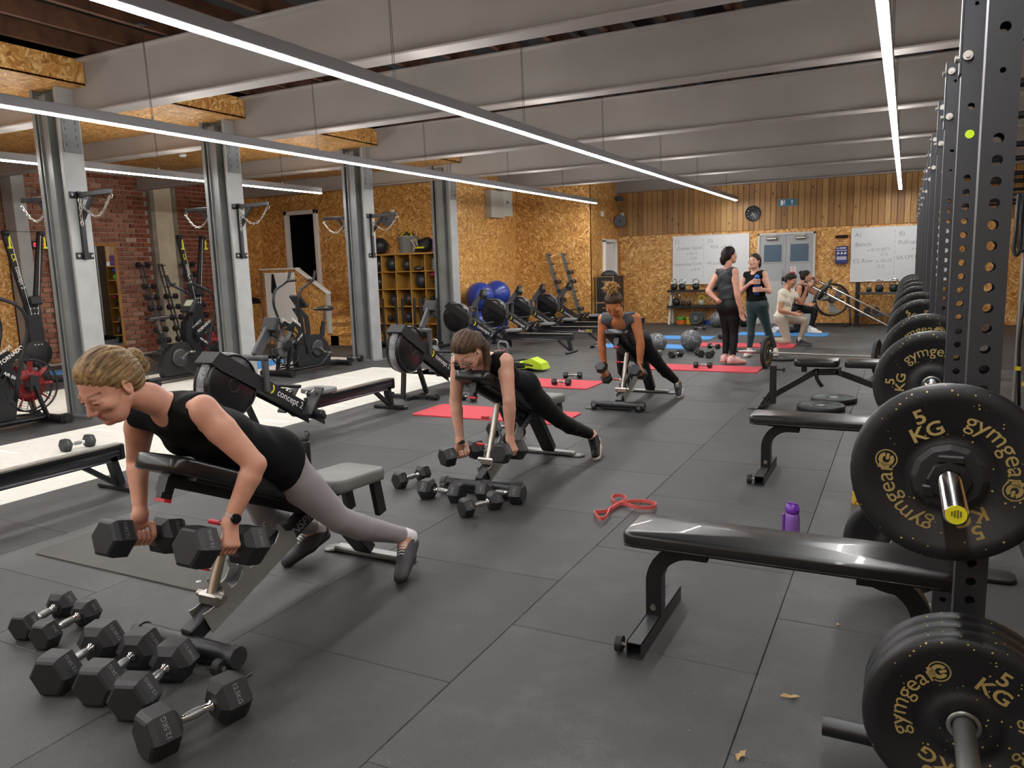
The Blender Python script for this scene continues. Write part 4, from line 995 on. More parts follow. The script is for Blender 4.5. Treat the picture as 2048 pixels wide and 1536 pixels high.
def mat_(corners, label, m, th=.012, grp=None, name='exercise_mat'):
    """mat with rounded corners; corners = centre x, y, size x, y, rz"""
    cx, cy, sx, sy, rz = corners; r = .05; pts = []
    for qx, qy, a0 in ((1, 1, 0), (-1, 1, PI/2), (-1, -1, PI), (1, -1, 1.5*PI)):
        for k in range(5): a = a0+PI/2*k/4; pts.append((qx*(sx/2-r)+r*math.cos(a), qy*(sy/2-r)+r*math.sin(a)))
    b = B(); b.prism(pts, (0, 0, 0.0005), X, Y, (0, 0, th)); return tag(b.obj(name, m, None, (cx, cy, 0), rz), label, 'mat', grp)
def chain(b, pts, link=.036, r=.004):
    """oval links strung along a polyline"""
    pts = [Vector(p) for p in pts]; L = [0.]
    for a, c in zip(pts, pts[1:]): L.append(L[-1]+(c-a).length)
    n = max(2, int(L[-1]/(link*.72)))
    for i in range(n):
        s = L[-1]*(i+.5)/n; k = max(j for j in range(len(L)) if L[j] <= s); k = min(k, len(pts)-2)
        d = (pts[k+1]-pts[k]).normalized(); p = pts[k]+d*(s-L[k]); u, v, w = basis(d, (0, 0, 1) if abs(d.z) < .9 else (1, 0, 0))
        if i % 2: u = v
        q = [p+d*(link*.5*math.cos(a))+u*(link*.28*math.sin(a)) for a in [2*PI*j/8 for j in range(8)]]; b.tube(q, r, 4, closed=True)
def bag_bracket(y, side, label):
    x = -7.95 if side > 0 else -8.39; z = 2.40; s = side
    t = thing('bag_bracket', label, 'bracket', (x, y, 0), group='punch bag brackets on the grey columns')
    b = B(); b.box((s*.022, 0, z-.32), (.04, .05, .72), bev=.004); 
    for zz in (z, z-.64): b.box((s*.006, 0, zz), (.012, .20, .07), bev=.002)
    b.obj('wall_bar', BLACK, t)
    b = B(); b.bar((s*.02, 0, z), (s*.54, 0, z+.01), .05, .05, bev=.004); b.bar((s*.04, 0, z-.25), (s*.24, 0, z-.01), .035, .04); b.obj('arm', BLACK, t)
    b = B()
    for zz in (z, z-.64):
        for yy in (-.075, .075): b.cyl((s*.012, yy, zz), (s*.024, yy, zz), .014, n=8)
    b.obj('bolt', STEEL, t)
    b = B(); pts = [Vector((s*(.54-.46*i/10), -.02, z-.05-.16*math.sin(PI*i/10)-.05*(i/10))) for i in range(11)]; chain(b, pts, .045, .005)
    chain(b, [(s*.07, -.035, z-.04), (s*.07, -.035, z-.32)], .05, .006); b.torus((s*.54, 0, z-.04), (0, 1, 0), .022, .006, 12, 6); b.obj('chain', STEEL, t)
    return t
def db_tower(loc, rz, label, fill, tiers=8, h=1.78, lean=.36, grp=None):
    """leaning dumbbell stand, dumbbells lie along local X; leans back towards +Y"""
    t = thing('dumbbell_stand', label, 'dumbbell rack', loc, rz, group=grp)
    b = B()
    for s in (-1, 1): b.bar((s*.040, 0, .06), (s*.040, lean, h), .055, .012, up=X, bev=.002)
    b.obj('rail', plain('stand_grey', '#6f7271', .45, metal=.4), t)
    b = B(); b.box((0, .06, .03), (.30, .26, .05), bev=.01); b.bar((0, .02, .08), (0, .20, .06), .06); b.obj('base', plain('stand_grey', '#6f7271', .45, metal=.4), t)
    for k in range(tiers):
        f = .12+.86*k/(tiers-1); c = Vector((0, lean*f, .06+(h-.06)*f))
        for s in (-1, 1):
            hk = B(); hk.tube([c+Vector((s*.040, -.060-.028*math.cos(a), .012-.028*math.sin(a))) for a in [PI*j/5-.2 for j in range(6)]], .008, 5); hk.obj('saddle_hook', BLACKM, t)
    M = Matrix.Rotation(rz, 3, 'Z')
    for k, kind in fill:
        f = .12+.86*k/(tiers-1); c = Vector((0, lean*f-.060, .06+(h-.06)*f+.012))
        p = M @ c+Vector(loc); dumbbell(kind, p, M @ X, 'hex dumbbell, %s tier from top, on %s' % (['first', 'second', 'third', 'fourth', 'fifth', 'sixth', 'seventh', 'eighth'][tiers-1-k], fill_on.get(label, label)), 'dumbbells on the leaning stands')
    return t
fill_on = {}
def bottle(loc, label, prof, mats, extra=None):
    t = thing('water_bottle', label, 'water bottle', loc)
    for nm, pr, m in prof: B().lathe(pr, (0, 0, 0), Z, 24).obj(nm, m, t)
    if extra: extra(t)
    return t
# ================================================================ people: one signed-distance body per person, meshed with surface nets
def v3(p): return np.array([p[0], p[1], p[2]], dtype=np.float32)
def sd_cone(P, a, b, ra, rb, lat=None, sq=1.):
    """rounded cone; lat/sq widen it along the unit direction lat"""
    d = [P[i]-a[i] for i in range(3)]
    if lat is not None:
        k = d[0]*lat[0]+d[1]*lat[1]+d[2]*lat[2]; k = k*(1-1/sq); d = [d[i]-lat[i]*k for i in range(3)]
    ba = b-a
    if lat is not None: ba = ba-lat*(float(ba @ lat)*(1-1/sq))
    L2 = float(ba @ ba)+1e-9
    t = np.clip((d[0]*ba[0]+d[1]*ba[1]+d[2]*ba[2])/L2, 0, 1)
    q = np.sqrt((d[0]-ba[0]*t)**2+(d[1]-ba[1]*t)**2+(d[2]-ba[2]*t)**2)
    return q-(ra+(rb-ra)*t)
def sd_ell(P, c, R, r):
    """ellipsoid with axes = rows of R, radii r (approximate distance)"""
    d = [P[i]-c[i] for i in range(3)]
    q = [(d[0]*R[i][0]+d[1]*R[i][1]+d[2]*R[i][2]) for i in range(3)]
    k0 = np.sqrt(sum((q[i]/r[i])**2 for i in range(3))); k1 = np.sqrt(sum((q[i]/r[i]**2)**2 for i in range(3)))+1e-6
    return k0*(k0-1)/k1
def field(prims, lo, hi, h, grow=0., kmul=1.):
    n = [int(math.ceil((hi[i]-lo[i])/h))+1 for i in range(3)]
    ax = [np.arange(n[i], dtype=np.float32)*h+lo[i] for i in range(3)]
    D = np.full(n, .2, dtype=np.float32)
    for pr in prims:
        k = pr.get('k', .02)*kmul; m = k+.03+grow
        if 'b' in pr:
            r = max(pr['ra'], pr['rb'])*pr.get('sq', 1.)+m; p0 = np.minimum(pr['a'], pr['b'])-r; p1 = np.maximum(pr['a'], pr['b'])+r
        else: r = max(pr['r'])+m; p0 = pr['c']-r; p1 = pr['c']+r
        i0 = [max(0, int((p0[i]-lo[i])/h)) for i in range(3)]; i1 = [min(n[i], int((p1[i]-lo[i])/h)+2) for i in range(3)]
        if any(i1[i] <= i0[i] for i in range(3)): continue
        P = np.meshgrid(*[ax[i][i0[i]:i1[i]] for i in range(3)], indexing='ij', sparse=True)
        d = sd_cone(P, pr['a'], pr['b'], pr['ra'], pr['rb'], pr.get('lat'), pr.get('sq', 1.)) if 'b' in pr else sd_ell(P, pr['c'], pr['R'], pr['r'])
        d = d-grow
        S = D[i0[0]:i1[0], i0[1]:i1[1], i0[2]:i1[2]]
        if pr.get('sub'):
            hh = np.clip(.5-.5*(-d-S)/k, 0, 1); hh = np.clip(.5-.5*(S+d)/k, 0, 1); S[...] = S+(-d-S)*hh+k*hh*(1-hh)
        else:
            hh = np.clip(.5+.5*(S-d)/k, 0, 1); S[...] = S+(d-S)*hh-k*hh*(1-hh)
    return D, ax
def clip_half(D, ax, p, n, soft=0.):
    """keep the side where (x-p).n < 0"""
    P = np.meshgrid(*ax, indexing='ij', sparse=True); n = np.array(n, float); n = n/np.linalg.norm(n)
    np.maximum(D, ((P[0]-p[0])*n[0]+(P[1]-p[1])*n[1]+(P[2]-p[2])*n[2]).astype(np.float32), out=D)
def clip_ball(D, ax, c, r, inside=True):
    P = np.meshgrid(*ax, indexing='ij', sparse=True)
    q = (np.sqrt((P[0]-c[0])**2+(P[1]-c[1])**2+(P[2]-c[2])**2)-r).astype(np.float32)
    np.maximum(D, q if inside else -q, out=D)
def nets(D, ax, h):
    """surface nets: returns vertices (n,3) and quads"""
    s = D < 0; nx, ny, nz = D.shape
    c = s[:-1, :-1, :-1].astype(np.int8)
    cnt = sum(s[i:nx-1+i, j:ny-1+j, k:nz-1+k].astype(np.int8) for i in (0, 1) for j in (0, 1) for k in (0, 1))
    act = (cnt > 0) & (cnt < 8); idx = np.argwhere(act)
    if len(idx) == 0: return np.zeros((0, 3)), []
    I, J, K = idx[:, 0], idx[:, 1], idx[:, 2]
    acc = np.zeros((len(idx), 3)); num = np.zeros(len(idx)); co = [(i, j, k) for i in (0, 1) for j in (0, 1) for k in (0, 1)]
    val = {c_: D[I+c_[0], J+c_[1], K+c_[2]].astype(np.float64) for c_ in co}
    for a in co:
        for ax_ in range(3):
            if a[ax_]: continue
            b = list(a); b[ax_] = 1; b = tuple(b); va, vb = val[a], val[b]; m = (va < 0) != (vb < 0)
            t = np.where(m, va/np.where(m, va-vb, 1), 0)
            for q in range(3): acc[:, q] += np.where(m, a[q]+(t if q == ax_ else 0), 0)
            num += m
    vs = idx+np.clip(np.nan_to_num(acc/num[:, None], nan=.5), 0, 1); vs = vs*h+np.array([ax[0][0], ax[1][0], ax[2][0]])
    vid = -np.ones(act.shape, dtype=np.int64); vid[I, J, K] = np.arange(len(idx)); quads = []
    for d in range(3):
        sl0 = [slice(None)]*3; sl1 = [slice(None)]*3; sl0[d] = slice(0, -1); sl1[d] = slice(1, None)
        A, Bq = s[tuple(sl0)], s[tuple(sl1)]; e = np.argwhere(A != Bq)
        u, w = (d+1) % 3, (d+2) % 3
        ok = (e[:, u] > 0) & (e[:, w] > 0) & (e[:, u] < D.shape[u]-1) & (e[:, w] < D.shape[w]-1); e = e[ok]
        ins = A[e[:, 0], e[:, 1], e[:, 2]]
        def cell(du, dw):
            q = e.copy(); q[:, u] += du; q[:, w] += dw; return vid[q[:, 0], q[:, 1], q[:, 2]]
        Q = np.stack([cell(-1, -1), cell(0, -1), cell(0, 0), cell(-1, 0)], 1); Q[~ins] = Q[~ins][:, ::-1]
        quads.append(Q)
    return vs, np.concatenate(quads)
def smooth_v(vs, q, it=1, lam=.5):
    for _ in range(it):
        acc = np.zeros_like(vs); n = np.zeros(len(vs))
        for a in range(4):
            b = (a+1) % 4; np.add.at(acc, q[:, a], vs[q[:, b]]); np.add.at(acc, q[:, b], vs[q[:, a]]); np.add.at(n, q[:, a], 1); np.add.at(n, q[:, b], 1)
        vs = np.where(n[:, None] > 0, vs*(1-lam)+lam*acc/np.maximum(n, 1)[:, None], vs)
    return vs
def npmesh(name, parts, mats):
    """parts: list of (verts, quads, material index array or int)"""
    me = bpy.data.meshes.new(name); V_ = np.concatenate([p[0] for p in parts]); o = 0; Qs = []; Ms = []
    for v, q, m in parts:
        Qs.append(q+o); o += len(v); Ms.append(np.full(len(q), m) if np.isscalar(m) else m)
    Q = np.concatenate(Qs).astype(np.int32); Mi = np.concatenate(Ms).astype(np.int32); nf = len(Q)
    me.vertices.add(len(V_)); me.vertices.foreach_set('co', V_.astype(np.float32).ravel()); me.loops.add(nf*4); me.loops.foreach_set('vertex_index', Q.ravel())
    me.polygons.add(nf); me.polygons.foreach_set('loop_start', np.arange(0, nf*4, 4, dtype=np.int32)); 
    me.polygons.foreach_set('material_index', Mi); me.polygons.foreach_set('use_smooth', np.ones(nf, dtype=bool))
    for m in mats: me.materials.append(m)
    me.update(calc_edges=True); return me
def bounds(prims, m):
    lo = np.full(3, 1e9); hi = -lo
    for pr in prims:
        if 'b' in pr: r = max(pr['ra'], pr['rb'])*pr.get('sq', 1.); lo = np.minimum(lo, np.minimum(pr['a'], pr['b'])-r); hi = np.maximum(hi, np.maximum(pr['a'], pr['b'])+r)
        else: r = max(pr['r']); lo = np.minimum(lo, pr['c']-r); hi = np.maximum(hi, pr['c']+r)
    return lo-m, hi+m
def cone(a, b, ra, rb, k=.02, lat=None, sq=1., **kw): 
    d = dict(a=v3(a), b=v3(b), ra=ra, rb=rb, k=k, **kw)
    if lat is not None: l = v3(lat); d['lat'] = l/np.linalg.norm(l); d['sq'] = sq
    return d
def ell(c, R, r, k=.01, **kw): return dict(c=v3(c), R=np.array(R, dtype=np.float32), r=tuple(r), k=k, **kw)
def unit(a): a = np.array(a, float); return a/np.linalg.norm(a)
# ---------------------------------------------------------------- hand prims
def grip_hand(wr, c, axis, palm, s=1., rh=.016):
    """fist closed on a bar through c along axis; palm = direction from bar to palm side"""
    wr, c = np.array(wr, float), np.array(c, float); a = unit(axis); u = wr-c; u = unit(u-a*(u @ a)); n = np.array(palm, float); n = unit(n-a*(n @ a)-u*(n @ u))
    R = rh+.0105*s; P = []; pt = lambda ph, off, rr=R: c+a*off+n*(rr*math.cos(ph))+u*(rr*math.sin(ph))
    for i, off in enumerate((-.031, -.0105, .0105, .031)):
        off *= s; l = (.95, 1.05, 1.0, .85)[i]
        kn = c+a*off+n*(R+.006)+u*(.012*s)
        ph = [kn]+[pt(math.radians(g), off) for g in (-35, -95, -160, -160-55*l)]
        rr = [.0105, .0100, .0092, .0086, .0078]
        for p, q, r0, r1 in zip(ph, ph[1:], rr, rr[1:]): P.append(cone(p, q, r0*s, r1*s, .003))
    base = wr*.86+c*.14
    for off in (-.028, -.009, .010, .029): P.append(cone(base+a*off*.6*s+n*.008*s, c+a*off*s+n*(R+.004)+u*.016*s, .0145*s, .0125*s, .012))
    tb = wr*.55+c*.45+a*.030*s+n*.004
    t1 = c+a*.040*s-n*(.012*s)+u*(R+.016*s); t2 = c+a*.030*s-n*(R+.008*s)+u*(.004); 
    P += [cone(tb, t1, .015*s, .0125*s, .01), cone(t1, t2, .0122*s, .0098*s, .004)]
    P.append(cone(wr, base, .0245*s, .024*s, .015, lat=a, sq=1.2))
    return P
def open_hand(wr, fwd, side, s=1., curl=.35, spread=.0):
    """relaxed hand: fwd = wrist-to-finger direction, side = direction of the thumb, curls towards side x fwd"""
    wr = np.array(wr, float); f = unit(fwd); sd = np.array(side, float); sd = unit(sd-f*(sd @ f)); n = np.cross(f, sd); P = []
    kc = wr+f*.082*s
    for i, off in enumerate((.030, .010, -.010, -.029)):
        p = kc+sd*off*s+f*(-.003, .003, 0, -.010)[i]*s; L = (.036, .041, .038, .030)[i]*s; d = f.copy(); ang = 0.
        P.append(cone(wr+f*.012*s+sd*off*.5*s, p, .0145*s, .0115*s, .012))
        r = .0098*s
        for q in range(3):
            ang += curl*(1., 1.3, .9)[q]; d = f*math.cos(ang)+n*math.sin(ang)+sd*(off*spread*10); d = unit(d); l = L*(1, .72, .55)[q]
            P.append(cone(p, p+d*l, r, r*.9, .003)); p = p+d*l; r *= .9
    t0 = wr+f*.02*s+sd*.022*s; t1 = wr+f*.052*s+sd*.048*s+n*.012*s; t2 = t1+unit(f*.8+sd*.35+n*.3)*.030*s; t3 = t2+unit(f*.95+n*.3)*.024*s
    P += [cone(t0, t1, .0165*s, .0135*s, .01), cone(t1, t2, .0118*s, .0105*s, .004), cone(t2, t3, .0104*s, .0085*s, .004)]
    P.append(cone(wr, wr+f*.03*s, .0235*s, .022*s, .015, lat=sd, sq=1.25))
    return P
# ---------------------------------------------------------------- head prims (frame: f forward, u up, r right side of head)
def head_frame(fwd, up):
    f = unit(fwd); u = np.array(up, float); u = unit(u-f*(u @ f)); r = np.cross(f, u); return f, u, r
def head_prims(c, F, s=1., detail=True):
    f, u, r = F; c = np.array(c, float); p = lambda a, b, d: c+r*(a*s)+f*(b*s)+u*(d*s); R = [r, f, u]; k = .018*s; P = []
    P.append(ell(p(0, -.012, .030), R, (.074*s, .094*s, .083*s), k))                         # skull
    P.append(ell(p(0, .030, -.020), R, (.062*s, .062*s, .082*s), .02*s))                      # face mass
    P.append(cone(p(-.026, .045, -.078), p(.026, .045, -.078), .030*s, .030*s, .025*s)); P.append(ell(p(0, .072, -.093), R, (.020*s, .018*s, .016*s), .015*s))   # jaw, chin
    for q in (-1, 1): P.append(cone(p(q*.050, .005, -.045), p(q*.028, .050, -.080), .022*s, .022*s, .02*s)); P.append(ell(p(q*.043, .060, -.022), R, (.022*s, .022*s, .018*s), .02*s))   # jaw line, cheek
    if detail:
        P.append(cone(p(-.034, .080, .016), p(.034, .080, .016), .010*s, .010*s, .012*s))     # brow
        for q in (-1, 1):
            P.append(ell(p(q*.031, .096, -.003), R, (.0165*s, .011*s, .010*s), .008*s, sub=True)); P.append(ell(p(q*.031, .080, -.002), R, (.0150*s, .0130*s, .0115*s), .004*s))
            P.append(cone(p(q*.016, .078, -.004), p(q*.046, .070, -.004), .0085*s, .0075*s, .004*s))
        P.append(cone(p(0, .088, .006), p(0, .108, -.034), .0075*s, .0105*s, .008*s)); P.append(cone(p(-.011, .097, -.039), p(.011, .097, -.039), .0085*s, .0085*s, .006*s))   # nose
        P.append(cone(p(-.017, .083, -.060), p(.017, .083, -.060), .0065*s, .0065*s, .006*s)); P.append(cone(p(-.014, .083, -.070), p(.014, .083, -.070), .0072*s, .0072*s, .005*s))   # lips
        P.append(cone(p(-.018, .096, -.0650), p(.018, .096, -.0650), .0022*s, .0022*s, .003*s, sub=True))
        for q in (-1, 1):   # ears
            P.append(ell(p(q*.076, -.010, -.008), [unit(r*.95-f*.3*q*1.0), f, u], (.008*s, .018*s, .031*s), .005*s)); P.append(ell(p(q*.084, -.006, -.004), R, (.006*s, .009*s, .017*s), .004*s, sub=True))
    return P
def face_mats(vs, q, c, F, s):
    """material per face: 0 skin, 1 lips, 2 brow, 3 eye/lash"""
    f, u, r = F; m = vs[q].mean(1)-np.array(c); a, b, d = (m @ r)/s, (m @ f)/s, (m @ u)/s; out = np.zeros(len(q), int)
    aa = np.abs(a)
    out[(b > .070) & (aa < .0225) & (np.abs(d+.065) < .0125*(1-(aa/.026)**2))] = 1
    out[(b > .055) & (aa > .014) & (aa < .052) & (np.abs(d-(.0270-12*(aa-.034)**2)) < .0033)] = 2
    out[(b > .055) & (aa > .0165) & (aa < .0465) & (np.abs(d+.0025) < .0032*(1-((aa-.0315)/.0165)**2))] = 3
    return out
SKINS = {}
def skin(col):
    if col not in SKINS:
        m, t, b = newmat('skin_'+col.strip('#')); co = t.new('ShaderNodeTexCoord').outputs['Object']; c = hexc(col)
        n = t.new('ShaderNodeTexNoise', i_Scale=14., i_Detail=4.); t.link(co, n.inputs['Vector'])
        t.link(t.ramp(n.outputs[0], [(.3, (c[0]*.90, c[1]*.82, c[2]*.80)), (.7, (min(1, c[0]*1.06), c[1]*1.06, c[2]*1.06))]), b.inputs['Base Color'])
        b.inputs['Roughness'].default_value = .48; b.inputs['Subsurface Weight'].default_value = .12; b.inputs['Subsurface Radius'].default_value = (.012, .005, .003)
        n2 = t.new('ShaderNodeTexNoise', i_Scale=160., i_Detail=2.); t.link(co, n2.inputs['Vector']); bp = t.new('ShaderNodeBump', i_Strength=.08, i_Distance=.001); t.link(n2.outputs[0], bp.inputs['Height']); t.link(bp.outputs[0], b.inputs['Normal'])
        SKINS[col] = (m, plain('lips_'+col.strip('#'), (c[0]*.80, c[1]*.50, c[2]*.50, 1), .45), plain('brow_'+col.strip('#'), (c[0]*.42, c[1]*.34, c[2]*.30, 1), .7), plain('lash', '#2a1c18', .5))
    return SKINS[col]
def mat_hair(name, dark, light, mixp=.5, dirv=(0, .84, .54)):
    if name in MATS: return MATS[name]
    m, t, b = newmat(name); co = t.new('ShaderNodeTexCoord').outputs['Object']; d = unit(dirv)
    dt = t.new('ShaderNodeVectorMath', operation='DOT_PRODUCT'); t.link(co, dt.inputs[0]); dt.inputs[1].default_value = tuple(d)
    sc = t.new('ShaderNodeVectorMath', operation='SCALE'); sc.inputs[0].default_value = tuple(d*.93); t.link(dt.outputs['Value'], sc.inputs['Scale'])
    sb = t.new('ShaderNodeVectorMath', operation='SUBTRACT'); t.link(co, sb.inputs[0]); t.link(sc.outputs[0], sb.inputs[1])
    n = t.new('ShaderNodeTexNoise', i_Scale=110., i_Detail=3.); t.link(sb.outputs[0], n.inputs['Vector'])
    n2 = t.new('ShaderNodeTexNoise', i_Scale=16., i_Detail=2.); t.link(co, n2.inputs['Vector'])
    f = t.math('ADD', t.math('MULTIPLY', n.outputs[0], .65), t.math('MULTIPLY', n2.outputs[0], .35))
    t.link(t.ramp(f, [(mixp-.14, hexc(dark)), (mixp+.14, hexc(light))]), b.inputs['Base Color']); b.inputs['Roughness'].default_value = .52; b.inputs['Specular IOR Level'].default_value = .3
    bp = t.new('ShaderNodeBump', i_Strength=.7, i_Distance=.004); t.link(n.outputs[0], bp.inputs['Height']); t.link(bp.outputs[0], b.inputs['Normal']); return m
# ---------------------------------------------------------------- whole figure
def person(spec):
    J = {k: np.array(v, float) for k, v in spec['J'].items()}; s = spec.get('s', 1.); h = spec.get('h', .007); fat = spec.get('fat', 1.)
    F = head_frame(spec['face'], spec['hup']); hc = J['head']; P = []; T = {}
    sh = J['shL']-J['shR']; lat = unit(sh); hipc = (J['hipL']+J['hipR'])/2; shc = (J['shL']+J['shR'])/2; spine = unit(shc-hipc); front = np.cross(lat, spine) if spec.get('front') is None else unit(spec['front'])
    if front @ np.array(spec.get('fronthint', front)) < 0: front = -front
    latH = unit(J['hipL']-J['hipR'])
    tl = np.linalg.norm(shc-hipc); at = lambda t, fr=0.: hipc+(shc-hipc)*t+front*fr
    torso = [cone(at(-.02), at(.20), .098*s*fat, .100*s*fat, .05, lat=latH, sq=1.42),                # pelvis
             cone(at(.18), at(.48), .096*s*fat, .094*s*fat, .05, lat=lat, sq=1.28),                  # waist
             cone(at(.48), at(.82, .0), .096*s*fat, .094*s, .05, lat=lat, sq=1.42),                  # ribs
             cone(at(.86), at(.97), .088*s, .066*s, .05, lat=lat, sq=1.5)]
    for q in ('L', 'R'):
        S_ = J['sh'+q]; torso.append(cone(at(.90, -.005), S_*.9+shc*.1, .066*s, .057*s, .04))
        torso.append(ell(at(.70, .062*s)+lat*(.070*s if q == 'L' else -.070*s), np.array([lat, front, spine]), (.058*s, .052*s, .060*s), .035))
        torso.append(ell(J['hip'+q]-front*.035*s+spine*.0, np.eye(3), (.098*s*fat, .098*s*fat, .095*s*fat), .05))
    nk = J['neck']; neck = [cone(at(.96), nk, .058*s, .052*s, .03), cone(nk, hc-F[1]*.055*s-F[0]*.022*s, .050*s, .050*s, .025)]
    arms = {}; legs = {}; feet = {}
    for q in ('L', 'R'):
        a, e, w = J['sh'+q], J['el'+q], J['wr'+q]; am = a+(e-a)*.35; fm = e+(w-e)*.22
        arms[q] = [cone(a, am, .056*s, .051*s*spec.get('arm', 1.), .03), cone(am, e, .051*s*spec.get('arm', 1.), .0405*s, .008), cone(e, fm, .041*s, .0425*s, .010), cone(fm, w, .0425*s, .0255*s, .008)]
        hp, kn, an = J['hip'+q], J['kn'+q], J['an'+q]; tm = hp+(kn-hp)*.45; cb = unit(np.cross(np.cross(kn-hp, an-kn)+1e-6, an-kn)); 
        bk = -front if abs((an-kn) @ front) < .3 else -front
        cm = kn+(an-kn)*.30+(cb*(.012 if cb @ (hp-an) < 0 else -.012))*s
        legs[q] = [cone(hp, tm, .094*s*fat, .080*s*fat, .05), cone(tm, kn, .080*s*fat, .056*s, .008), cone(kn, cm, .056*s, .057*s, .010), cone(cm, an, .057*s, .036*s, .008)]
        tf = J['toe'+q]; hl = J.get('heel'+q)
        feet[q] = [cone(an, hl, .034*s, .026*s, .02), cone(an+(tf-an)*.1, tf, .030*s, .016*s, .02), cone(hl, tf, .022*s, .016*s, .02)]
    hands = {q: (grip_hand(J['wr'+q], *spec['grip'+q], s=s, rh=spec.get('rh', .019)) if 'grip'+q in spec else open_hand(J['wr'+q], spec['open'+q][0], spec['open'+q][1], s, spec['open'+q][3])) for q in ('L', 'R')}
    hs = s*spec.get('hs', 1.04); headp = head_prims(hc, F, hs, spec.get('detail', True)); allb = torso+neck+arms['L']+arms['R']+legs['L']+legs['R']+feet['L']+feet['R']
    root = thing('person', spec['label'], 'person', tuple(spec.get('base', (hipc[0], hipc[1], 0)))); base = np.array(root.location); sk = skin(spec['skin'])
    parts = []
    # body without the head ball (the head is meshed finer and overlaps at the neck)
    pr = allb+head_prims(hc, F, hs, False)
    lo, hi = bounds(pr, .03); D, ax = field(pr, lo, hi, h); clip_ball(D, ax, hc-F[1]*.005, .112*hs, False); vs, q = nets(D, ax, h); vs = smooth_v(vs, q, 1, .4); parts.append((vs-base, q, 0))
    hh = spec.get('hh', .0035); pr = headp+neck
    lo, hi = hc-.16*hs, hc+.16*hs; D, ax = field(pr, lo, hi, hh); clip_ball(D, ax, hc-F[1]*.005, .128*hs); vs, q = nets(D, ax, hh); parts.append((smooth_v(vs, q, 1, .35)-base, q, face_mats(vs, q, hc, F, hs)))
    for k in ('L', 'R'):
        pr = hands[k]+[cone(J['el'+k]+(J['wr'+k]-J['el'+k])*.7, J['wr'+k], .031*s, .0255*s, .02)]
        lo, hi = bounds(hands[k], .012); D, ax = field(pr, lo, hi, hh); vs, q = nets(D, ax, hh); parts.append((smooth_v(vs, q, 1, .3)-base, q, 0))
    me = npmesh('body', parts, sk); mkobj('body', me, root)
    def garment(name, prims, mat, grow, cuts, h_=None, balls=(), sm=1, lab=None, warp=None):
        hq = h_ or h; lo, hi = bounds(prims, .03+grow); D, ax = field(prims, lo, hi, hq, grow)
        if warp is not None:
            Pg = np.meshgrid(*ax, indexing='ij', sparse=True); D -= warp(Pg).astype(np.float32)
        for p, n in cuts: clip_half(D, ax, p, n)
        for c, r in balls: clip_ball(D, ax, c, r, False)
        vs, q = nets(D, ax, hq)
        if len(vs) == 0: return None
        o = mkobj(name, npmesh(name, [(smooth_v(vs, q, sm, .4)-base, q, 0)], [mat]), root)
        if lab: o['label'] = lab
        return o
    ctx = dict(hs=hs, J=J, F=F, s=s, at=at, lat=lat, front=front, spine=spine, torso=torso, neck=neck, arms=arms, legs=legs, feet=feet, hc=hc, garment=garment, root=root, base=base, h=h, headp=headp, latH=latH, hands=hands)
    return ctx
def wrinkle(amp, sc, dirs):
    d = unit(dirs)
    def f(P):
        t = P[0]*d[0]+P[1]*d[1]+P[2]*d[2]; w = np.sin(P[0]*sc*1.1+1.3)*.5+np.sin(P[1]*sc*.9)*.5+np.sin(P[2]*sc)*.4
        return amp*np.sin(t*sc*2.2+w*2.0)
    return f
def dress_tank(c, mat, grow=.009, neck_low=.0, strap=None, hem=-.02, back=.0, amp=.002, name='tank_top', lab=None, sleeve=0., hole=1.0):
    """sleeveless top; hem in torso units"""
    J, s = c['J'], c['s']; pr = list(c['torso'])
    if hem < .05: pr = pr+[c['legs'][q][0] for q in 'LR']
    for q in 'LR':
        if sleeve: a, e = J['sh'+q], J['el'+q]; pr.append(cone(a, a+(e-a)*sleeve, .057*s, .052*s, .03))
        else: a = J['sh'+q]; pr.append(cone(a*.75+c['at'](1.)*.25, a, .058*s, .056*s, .03))
    up = c['spine']; cuts = [(c['at'](hem), -up)]
    cuts.append((c['at'](1.0)+up*.066*s, up))
    nkc = c['at'](1.06, .055*s-neck_low*.0); balls = [(c['at'](1.12-neck_low*.6, (.062+neck_low*.2)*s), (.056+neck_low*.22)*s)]
    if back: balls.append((c['at'](1.06, -.07*s), (.06+back)*s))
    if not sleeve:
        for q in 'LR':
            sd = c['lat']*(1 if q == 'L' else -1); a = J['sh'+q]; n = sd*.9-up*.15
            cuts.append((a+sd*(.012*hole)*s-up*.0, sd*1.0+up*.25)); balls.append((a+sd*.062*s-up*.05*s, .066*s*hole))
    else:
        pass
    o = c['garment'](name, pr, mat, grow, cuts, balls=balls, warp=wrinkle(amp, 28., c['spine']+c['lat']*.6), lab=lab)
    return o
def dress_legs(c, mat, waist=.30, ankle=.93, grow=.0045, amp=.0006, lab=None, name='leggings', knee_end=None):
    s = c['s']; J = c['J']; pr = c['torso'][:2]+[t for t in c['torso'] if 'c' in t and any(np.linalg.norm(t['c']-J['hip'+q]) < .09 for q in 'LR')]+c['legs']['L']+c['legs']['R']
    cuts = [(c['at'](waist), c['spine'])]
    o = c['garment'](name, pr, mat, grow, cuts, balls=[(J['an'+q]+unit(J['an'+q]-J['kn'+q])*.03*s, (1-ankle)*.42*s+.045*s) for q in 'LR'], warp=wrinkle(amp, 30., (0, 0, 1)), lab=lab)
    return o
